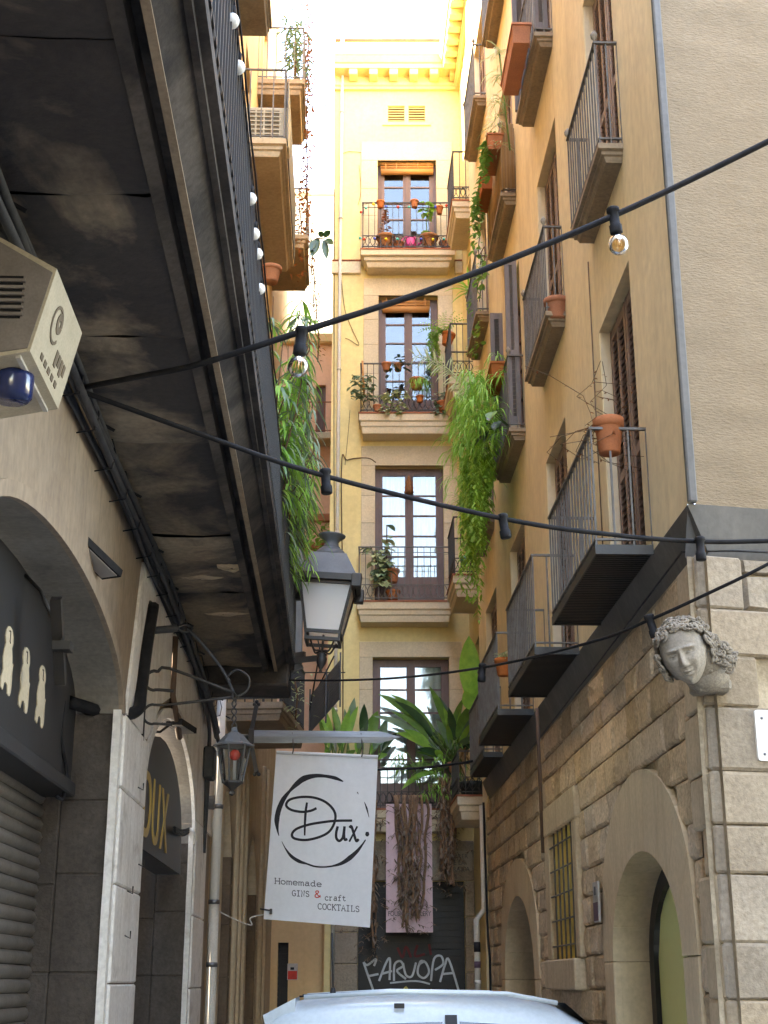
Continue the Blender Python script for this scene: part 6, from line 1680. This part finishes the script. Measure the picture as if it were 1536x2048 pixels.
for k, (u, v, n, mt, lb) in enumerate(((725, 770, 110, 'leaf_blue', 'trailing leafy plant at the left corner of the third-floor balcony'), (787, 800, 90, 'leaf_pale', 'pale leafy plant low on the third-floor balcony'),
                                   (893, 800, 80, 'leaf_blue', 'grey-green plant at the right of the third-floor balcony'), (797, 722, 26, 'leaf_dark', 'dark small-leaved plant on the third-floor rail'))):
    f = MB(); b = bk3(u, v, .47)
    for j in range(n): leaf(f, b+Vector((rs.uniform(-.22, .22), rs.uniform(-.05, .05), rs.uniform(-.28, .2))), rdir(rs, .3, (0, -.3, 0)), rs.uniform(.09, .15), rs.uniform(.05, .09), .8, n=3)
    plant('leafy_plant', lb, [('foliage', f, mt)], b)
MB().tube([bk3(725, 722, .45), bk3(728, 790, .45)], .02, 7).build('bamboo_stake', 'blind_wood', None, FW, label='orange cane stake standing at the left of the third-floor rail', cat='stake')
# --- second balcony: variegated rubber plant
pot('terracotta pot with the variegated rubber plant on the second-floor balcony', tuple(bk3(784, 1165, .3)), .13, .24)
pot('terracotta pot low behind the second-floor railing', tuple(bk3(786, 1200, .3)), .12, .17)
T = thing('rubber_plant', 'cream and green variegated rubber plant on the second-floor balcony', 'plant', Matrix.Translation(bk3(760, 1190, .3)))
st = MB(); b = bk3(765, 1170, .35)
for k in range(5):
    top = b+Vector((rs.uniform(-.36, .14), rs.uniform(-.12, .1), rs.uniform(.35, 1.1))); P = [b, b.lerp(top, .5)+Vector((.04, 0, 0)), top]; st.tube(P, .011, 5)
    for j in range(21):
        t = rs.uniform(.0, 1); c = b.lerp(top, t); q = MB(); leaf(q, c, rdir(rs, .35, (0, -.4, 0)), rs.uniform(.18, .28), rs.uniform(.11, .16), .9, .12, 5); q.build('leaf', 'leaf_pale' if rs.random() < .72 else 'leaf_blue', T, FW)
st.build('stems', 'stem_brown', T, FW)
MB().ball(bk3(931, 1120, 1.9), .09, 10, 7).build('blue_ball', 'bulb_teal', None, FW, label='turquoise round thing on the side balcony of the second floor', cat='ball')
MB().lathe([(.012, -.02), (.09, .0), (.07, .06), (.085, .09), (.06, .15), (.07, .18), (.03, .28), (.01, .33)], bk3(818, 985, -.02), 12).build('wind_chime', 'basket', None, FW, label='pale shell wind chime hanging in the second-floor window', cat='ornament')
# --- first balcony: strelitzia, dying vines, cans
def big_leaf(T, b, tip, wd, matn, stem=True, stems=None, bend=.25):
    b, tip = Vector(b), Vector(tip); d = (tip-b)
    s = b+d*(.45 if stem else .05)
    if stems is not None: stems.tube([b, b.lerp(s, .5), s], [.014, .012, .009], 5)
    q = MB(); leaf(q, s, d.normalized()+Vector((0, 0, bend)), (tip-s).length*1.08, wd, bend*1.9, .1, 7, up=Vector((.2, -1, .15))); q.build('leaf', matn, T, FW)
for lb, base, tips in (('banana-leaved plants at the left of the first-floor balcony', (690, 1520), [(655, 1425, .11), (668, 1412, .13), (690, 1445, .14), (706, 1400, .17), (728, 1412, .17), (752, 1425, .16), (770, 1440, .16), (642, 1440, .10), (718, 1470, .13), (760, 1460, .14)]),
                       ('tall strelitzia with ragged leaves at the right of the first-floor balcony', (905, 1520), [(775, 1378, .20), (805, 1395, .16), (868, 1375, .15), (820, 1420, .20), (850, 1440, .18), (940, 1405, .2), (958, 1420, .18), (935, 1470, .15), (800, 1530, .12), (880, 1440, .18), (900, 1418, .15), (920, 1400, .14), (840, 1490, .14)])):
    T = thing('strelitzia', lb, 'plant', Matrix.Translation(bk3(*base, .35)), 'strelitzias on the first-floor balcony'); st = MB(); b0 = bk3(*base, .35)
    for u, v, wd in tips+[(u+rs.uniform(-26, 26), v+rs.uniform(0, 60), wd*.75) for u, v, wd in tips+tips]:
        b = b0+Vector((rs.uniform(-.18, .18)+((u-base[0])/2800*24*.5 if base[0] < 800 else 0), rs.uniform(-.1, .1), -.1)); big_leaf(T, b, bk3(u, v, .35+rs.uniform(-.12, .3)), wd*.95, rs.choice(('leaf_mid', 'leaf_mid', 'leaf_blue', 'leaf_bright', 'leaf_lime', 'leaf_dark')), True, st)
    st.build('stems', 'stem_green', T, FW)
T = thing('banana_plant', 'broad upright paddle leaf standing by the farthest iron balcony', 'plant', Matrix.Translation(at3(950, 1420, 21.0))); st = MB()
for u, v, u2, v2, wd in ((940, 1400, 938, 1280, .34), (950, 1420, 958, 1345, .26), (945, 1420, 930, 1385, .22), (950, 1410, 965, 1380, .2)): big_leaf(T, at3(u, v, 21.0), at3(u2, v2, 20.9), wd, 'leaf_bright', False, st, .05)
st.tube([at3(948, 1520, 21.0), at3(945, 1400, 21.0)], .02, 6); st.build('stems', 'stem_green', T, FW)
f = MB(); f3 = MB(); s = MB()
for k in range(12): clump(f, rs, bk3(rs.uniform(790, 935), rs.uniform(1470, 1560), .5), 14, .32, .02, .6, 1.4, (0, -.2, 0), .06)
for k in range(14): clump(f3, rs, bk3(rs.uniform(840, 905), rs.uniform(1510, 1590), .55), 8, .2, .022, .3, 1.6, (0, -.2, 0), .06)
plant('grassy_plant', 'tangle of narrow green leaves over the first-floor rail', [('foliage', f, 'leaf_mid')], bk3(880, 1560, .5))
plant('trailing_jasmine', 'bright narrow-leaved plant hanging between the dry vines', [('foliage', f3, 'leaf_bright')], bk3(870, 1590, .5))
for lb, u0, v0, v1, n, spread, nl in (('thick dead vine hanging in front of the pink banner', 822, 1590, 1830, 15, 34, 26), ('dead vine hanging right of the pink banner', 895, 1555, 1760, 12, 20, 24),
                                  ('thin dead vine hanging left of the pink banner', 748, 1600, 1880, 5, 12, 20)):
    f = MB(); s = MB()
    for k in range(n):
        out = rs.uniform(.48, .62); u = u0+rs.gauss(0, spread*.5); P = []
        e = rs.uniform(.75, 1.1)
        for i in range(9): v = v0+(v1-v0)*e*i/8; P.append(bk3(u+rs.gauss(0, 2.5)+(u0-u)*.35*i/8, v, out))
        s.tube(smooth([tuple(p) for p in P], 3), rs.choice((.012, .018, .024)), 5)
        for j in range(nl):
            t = rs.random()**.7*8; i = min(int(t), 7); c = P[i].lerp(P[i+1], t-i); leaf(f, c+Vector((rs.gauss(0, .03), rs.gauss(0, .02), 0)), rdir(rs, -.1, (0, -.5, -.4)), rs.uniform(.09, .2), rs.uniform(.022, .042), .5, n=3)
    for j in range(60):
        c = bk3(u0+rs.gauss(0, 24), v0+(v1-v0)*rs.uniform(.05, 1.15), .56); d = rdir(rs, -.2, (0, -.3, -.3)); s.tube([c, c+d*.14], .004, 4)
        for q in range(4): leaf(f, c+d*.04*q, rdir(rs, .1), .11, .02, .5, n=2)
    plant('dead_vine', lb, [('foliage', f, 'leaf_dry'), ('stems', s, 'dry_stem')], bk3(u0, v0, .5), 'dead vines hanging from the first-floor balcony')
T = thing('dead_leaves', 'curled tan dead leaves heaped at the right of the first-floor balcony', 'plant', Matrix.Translation(bk3(940, 1560, .5)))
for k in range(15):
    q = MB(); c = bk3(rs.uniform(915, 962), rs.uniform(1490, 1600), rs.uniform(.7, 1.6)); leaf(q, c, rdir(rs, .0, (0, -.4, -.3)), rs.uniform(.16, .32), rs.uniform(.07, .13), 1.6, .5, 5); q.build('leaf', 'leaf_tan', T, FW)
pot('orange pot among the dead leaves on the first-floor balcony', tuple(bk3(908, 1545, .5)), .1, .17)
pot('dark pot at the far right of the first-floor balcony', tuple(bk3(945, 1610, 1.4)), .2, .36, 'dark_pot')
# --- plants on the left-hand upper balconies
def shrub(name, label, pts, mt, base, n, L, wd, g_=None):
    f = MB(); s = MB()
    for (x, y, z), rr in pts:
        for k in range(n): leaf(f, (x+rs.gauss(0, rr[0]), y+rs.gauss(0, rr[1]), z+rs.gauss(0, rr[2])), rdir(rs, .3), L*rs.uniform(.6, 1.3), wd*rs.uniform(.7, 1.2), .7, n=3)
        s.tube([(x, y, z-rr[2]*1.6), (x+.02, y, z), (x-.02, y, z+rr[2])], .012, 5)
    return plant(name, label, [('foliage', f, mt), ('stems', s, 'stem_brown')], base, g_)
p = at3(592, 110, 20.2); shrub('balcony_shrub', 'grey-green shrub behind the topmost left railing', [((p.x, p.y, p.z), (.12, .5, .35)), ((p.x, p.y-.4, p.z-.3), (.1, .3, .25))], 'leaf_blue', p, 130, .16, .04, 'shrubs on the left balconies')
p = at3(614, 200, 20.6); shrub('dry_creeper', 'rust coloured creeper hanging down the topmost left balcony', [((p.x, p.y-.3+.25*k, p.z+.9-.62*k), (.05, .2, .35)) for k in range(5)], 'leaf_rust', p, 70, .09, .04, 'creepers on the left balconies')
p = at3(600, 440, 23.4); shrub('dry_shrub', 'rusty dry shrub on the farther left balcony', [((p.x, p.y+.3, p.z), (.13, .3, .45))], 'leaf_rust', p, 130, .12, .05, 'shrubs on the left balconies')
p = at3(622, 560, 23.6); shrub('dry_creeper', 'thin rust creeper trailing below the farther left balcony', [((p.x+.05*k, p.y, p.z+.6-.6*k), (.05, .1, .3)) for k in range(4)], 'leaf_rust', p, 34, .08, .03, 'creepers on the left balconies')
T = thing('ficus_branch', 'dark broad-leaved branch reaching out from the farther left balcony', 'plant', Matrix.Translation(at3(615, 490, 22.8)))
st = MB(); st.tube([at3(612, 500, 22.8), at3(630, 478, 22.6), at3(650, 476, 22.5)], .012, 5); st.build('stems', 'stem_brown', T, FW)
for u, v, du, dv in ((636, 475, -6, 26), (648, 480, 6, 30), (630, 480, -10, 16), (648, 474, 10, -14), (652, 478, 14, 6), (640, 474, 4, -12), (628, 484, -4, 24)):
    a, b = at3(u, v, 22.6), at3(u+du, v+dv, 22.5); q = MB(); leaf(q, a, b-a, (b-a).length*1.2, .13, .3, .1, 5, up=Vector((0, -1, .1))); q.build('leaf', 'leaf_dark', T, FW)
p = at3(592, 1390, 18.0); shrub('balcony_shrub', 'small pale plant on the low left balcony behind the lantern', [((p.x, p.y, p.z), (.1, .3, .2))], 'leaf_pale', p, 60, .09, .03, 'shrubs on the left balconies')
p = at3(645, 1075, 29.0); shrub('flower_box', 'colourful flowers on the ledge of the salmon house', [((p.x, p.y, p.z), (.35, .2, .2))], 'leaf_lime', p, 120, .16, .09)
# ------------------------------------------------------------------ pink gallery banner
PT = FB @ Matrix.Translation(Vector((0, -.47, 0)))
x0, z1 = BK(772, 1606, .47); x1, z0 = BK(866, 1864, .47)
PBn = thing('gallery_banner', 'faded pink gallery banner hanging below the first-floor balcony', 'banner', PT)
vs = []; n = 12; mm = 20
for j in range(mm+1):
    for i in range(n+1): x = x0+(x1-x0)*i/n; z = z1+(z0-z1)*j/mm; vs.append((x, .008*math.sin(i*.9+j*.25)*(j/mm), z))
fs = [(j*(n+1)+i, (j+1)*(n+1)+i, (j+1)*(n+1)+i+1, j*(n+1)+i+1) for j in range(mm) for i in range(n)]
c_ = MB().add(vs, fs, True); c_.add([(x, y+.004, z) for x, y, z in vs], [f[::-1] for f in fs], True); c_.build('cloth', 'banner_pink', PBn)
MB().tube([(x0-.02, 0, z1), (x1+.02, 0, z1)], .014, 6).build('top_rod', 'lamp_dark', PBn); MB().tube([(x0, .01, z0), (x1, .01, z0)], .012, 6).build('bottom_rod', 'banner_pink', PBn)
lettering('FOUSION GALLERY', .098, 'lettering', 'ink_grey', PBn, PT, ((x0+x1)/2, -.013, BK(800, 1832, .47)[1]), align='CENTER', scale=(.82, 1.1))
# ------------------------------------------------------------------ slatted blind draped out from the alley balcony
DS = thing('slatted_blind', 'dark slatted blind slanting out behind the street lantern', 'blind', FW)
a, b = at3(620, 1395, 20.6), at3(681, 1322, 19.4); hh_ = at3(620, 1395, 20.6).z-at3(620, 1470, 20.6).z
for k in range(13):
    d = Vector((0, 0, -hh_*k/13)); MB().bar(a+d, b+d, .012, hh_/13*.82).build('slat', 'lamp_grey', DS, FW)
fm = MB(); 
for p in (a, a.lerp(b, .55), b): fm.bar(p+Vector((0, -.02, .12)), p+Vector((0, -.02, -hh_-.1)), .022)
q0 = at3(640, 1300, 20.2); q1 = at3(668, 1312, 19.8)
fm.tube([a+Vector((0, -.03, -.2)), q0, at3(632, 1260, 20.3)], .012, 5); fm.tube([a+Vector((.05, -.03, 0)), q1], .012, 5); fm.tube([at3(600, 1345, 20.4), at3(690, 1345, 19.6)], .009, 5)
fm.build('frame', 'black_iron', DS, FW)
# grey corner posts of the alley balcony stack
gp = MB(); p = at3(596, 1250, 20.0); gp.cbox(p.x-.07, p.x+.07, p.y-.07, p.y+.07, 4.9, 9.4, .01); gp.build('corner_post', 'spot_grey', None, FW, label='tall grey corner post behind the street lantern', cat='post')
# ------------------------------------------------------------------ air conditioner on the left upper balcony
ap = (-1.05, 16.15, 12.13)
AC = thing('air_conditioner', 'cream air conditioner unit behind the left upper balcony railing', 'air conditioner', Matrix.Translation(Vector(ap)))
w_, d_, h_ = .62, .32, .62
MB().cbox(-w_/2, w_/2, .02, d_, 0, h_, .02).build('case', 'siren_cream', AC)
MB().box(-w_/2+.06, w_/2-.12, .012, .021, .06, h_-.06).build('grille_back', 'print_brown', AC)
for k in range(8): MB().box(-w_/2+.05, w_/2-.11, -.004, .012, .05+k*.066, .068+k*.066).build('grille_bar', 'siren_cream', AC)
for k in range(5): x = -w_/2+.05+k*.108; MB().box(x, x+.022, -.002, .013, .05, h_-.05).build('grille_bar', 'siren_cream', AC)
# glass balcony panel beside it
MB().box(-.765, -.755, 16.0, 19.4, 12.15, 13.1).build('balcony_screen', 'spot_grey', None, FW, label='grey solid screen along the railing of the left upper balcony', cat='screen')
# ------------------------------------------------------------------ wires over the roofs
def sky_wire(label, a, b, r=.012, sag=.15):
    a, b = Vector(a), Vector(b); pts = [a.lerp(b, i/12)+Vector((0, 0, -sag*4*(i/12)*(1-i/12))) for i in range(13)]
    MB().tube(pts, r, 5).build('roof_wire', 'cable_black', None, FW, label=label, cat='wire', group='wires between the roofs')
sky_wire('upper blue-black wire from the left balcony to the yellow house', at3(614, 168, 21.5), bk3(658, 170, .02))
sky_wire('lower blue-black wire from the left balcony to the yellow house', at3(612, 200, 21.5), bk3(656, 206, .02))
sky_wire('thin wire high above the yellow parapet', bk3(720, 26, -1.5), bk3(905, 30, -1.5), .008)
# ------------------------------------------------------------------ small white city car standing across the lane
CX, CY = .80, 9.75
CAR = thing('parked_car', 'small white city car standing crosswise at the bottom of the lane', 'car', frame((CX, CY, 0)) @ Matrix.Diagonal(Vector((1.05, 1, 1, 1))))
# stations along the length (front = +x): x, floor, belt z, roof z, half width low, half width belt, half width roof
stt = [(-1.32, .45, .80, .86, .60, .66, .56), (-1.27, .28, .95, 1.18, .72, .76, .60), (-1.16, .24, 1.0, 1.40, .76, .79, .60), (-1.0, .22, 1.0, 1.485, .78, .80, .60), (-.6, .2, 1.0, 1.522, .79, .81, .60),
       (-.1, .2, .99, 1.53, .79, .81, .60), (.35, .2, .98, 1.505, .79, .81, .59), (.62, .2, .97, 1.44, .79, .81, .58), (.85, .2, .96, 1.28, .79, .80, .58), (1.05, .21, .95, 1.06, .78, .79, .60), (1.2, .24, .88, .94, .75, .76, .62), (1.33, .34, .72, .80, .66, .68, .55), (1.38, .45, .6, .66, .56, .58, .45)]
vs = []; NP = 15
for x, z0, zb, zt, wl_, wb_, wr_ in stt:
    sec = [(wl_*.85, z0), (wl_, z0+.1), (wb_*1.0, z0+(zb-z0)*.5), (wb_, zb), (wb_*.4+wr_*.6, zb+(zt-zb)*.6), (wr_*1.03, zb+(zt-zb)*.9), (wr_*.7, zt-.004), (0, zt+.015)]
    vs += [(x, -a, b) for a, b in sec]+[(x, a, b) for a, b in sec[-2::-1]]
NP = 15; fs = []
for i in range(len(stt)-1): fs += [(i*NP+j, (i+1)*NP+j, (i+1)*NP+j+1, i*NP+j+1) for j in range(NP-1)] + [(i*NP+NP-1, (i+1)*NP+NP-1, (i+1)*NP, i*NP)]
fs += [tuple(range(NP-1, -1, -1)), tuple((len(stt)-1)*NP+j for j in range(NP))]
bo = MB().add(vs, [f[::-1] for f in fs], True).build('body', 'car_white', CAR)
bo.modifiers.new('sub', 'SUBSURF').levels = 2; bo.modifiers['sub'].render_levels = 2
def side(x, z):                                     # half width of the shell at a station
    for a, b in zip(stt[:-1], stt[1:]):
        if a[0] <= x <= b[0]:
            t = (x-a[0])/(b[0]-a[0]); zb = a[2]+(b[2]-a[2])*t; zt = a[3]+(b[3]-a[3])*t; wb_ = a[5]+(b[5]-a[5])*t; wr_ = a[6]+(b[6]-a[6])*t
            return wb_+(wr_*1.03-wb_)*min(1, max(0, (z-zb)/((zt-zb)*.9)))
    return .7
for s in (-1, 1):
    for nm, poly in (('rear_window', [(-1.0, 1.04), (-.14, 1.04), (-.14, 1.365), (-.84, 1.34)]), ('door_window', [(-.04, 1.04), (.78, 1.02), (.52, 1.33), (-.04, 1.365)])):
        vs = [(x, s*(side(x, z)+.006), z) for x, z in poly]; vs2 = [(x, s*(side(x, z)-.02), z) for x, z in poly]
        MB().add(vs+vs2, [(0,1,2,3), (7,6,5,4), (0,4,5,1), (1,5,6,2), (2,6,7,3), (3,7,4,0)]).build(nm, 'car_glass', CAR)
    MB().bar((-.09, s*(side(-.09, 1.05)+.008), 1.05), (-.09, s*(side(-.09, 1.40)+.01), 1.40), .07, .02).build('door_pillar', 'car_black', CAR)
    q = MB(); q.ball((.68, s*.95, 1.10), 1, 12, 8, (.07, .09, .075)); q.bar((.68, s*.8, 1.05), (.68, s*.9, 1.08), .05, .04); q.build('mirror', 'car_white', CAR)
    tl_ = MB(); tl_.ball((-1.28, s*.60, 1.02), 1, 10, 8, (.07, .09, .2)); tl_.build('tail_light', 'tail_red', CAR)
    hl = MB(); hl.ball((1.22, s*.55, .74), 1, 10, 8, (.1, .14, .08)); hl.build('headlight', 'frosted', CAR)
    MB().box(-.35, -.15, s*.825-.012, s*.825+.012, .88, .92).build('door_handle', 'chrome', CAR)
    for x in (-.9, .9):
        w_ = MB().lathe([(.18, -.085), (.27, -.08), (.285, -.05), (.285, .05), (.27, .08), (.18, .085)], (x, s*.70, .285), 22, 'y'); wo = w_.build('wheel', 'car_black', CAR)
        MB().lathe([(.06, s*.09), (.17, s*.085), (.18, s*.078)], (x, s*.70, .285), 16, 'y').build('rim', 'chrome', wo)
sp = MB(); sp.add([(-1.19, -.54, 1.40), (-1.0, -.56, 1.50), (-1.0, .56, 1.50), (-1.19, .54, 1.40), (-1.17, -.54, 1.32), (-1.0, -.56, 1.41), (-1.0, .56, 1.41), (-1.17, .54, 1.32)], [(3,2,1,0), (4,5,6,7), (0,1,5,4), (1,2,6,5), (2,3,7,6), (3,0,4,7)]); sp.build('spoiler', 'car_white', CAR)
for s in (-1, 1): MB().tube([(-.95, s*.56, 1.505), (-.4, s*.57, 1.535), (.25, s*.57, 1.525), (.55, s*.56, 1.47)], .016, 6).build('roof_rail', 'car_white', CAR)
an_ = MB(); an_.lathe([(.035, 1.49), (.02, 1.52), (.012, 1.56)], (-.78, -.1, 0), 10); an_.tube([(-.78, -.1, 1.55), (-.79, -.1, 1.9)], .006, 6); an_.build('antenna', 'car_black', CAR)
for s in (-1, 1): MB().tube([(-.98, s*.44, 1.508), (-.6, s*.45, 1.526), (-.1, s*.45, 1.533), (.3, s*.44, 1.512), (.58, s*.43, 1.462)], .006, 5).build('roof_seam', 'car_black', CAR)
MB().box(-.42, -.36, -.64, -.62, 1.44, 1.47).build('badge', 'car_black', CAR)
ws = MB().add([(1.03, -.56, 1.09), (1.03, .56, 1.09), (.60, .53, 1.47), (.60, -.53, 1.47)], [(0,1,2,3)]); ws.build('windscreen', 'car_glass', CAR)
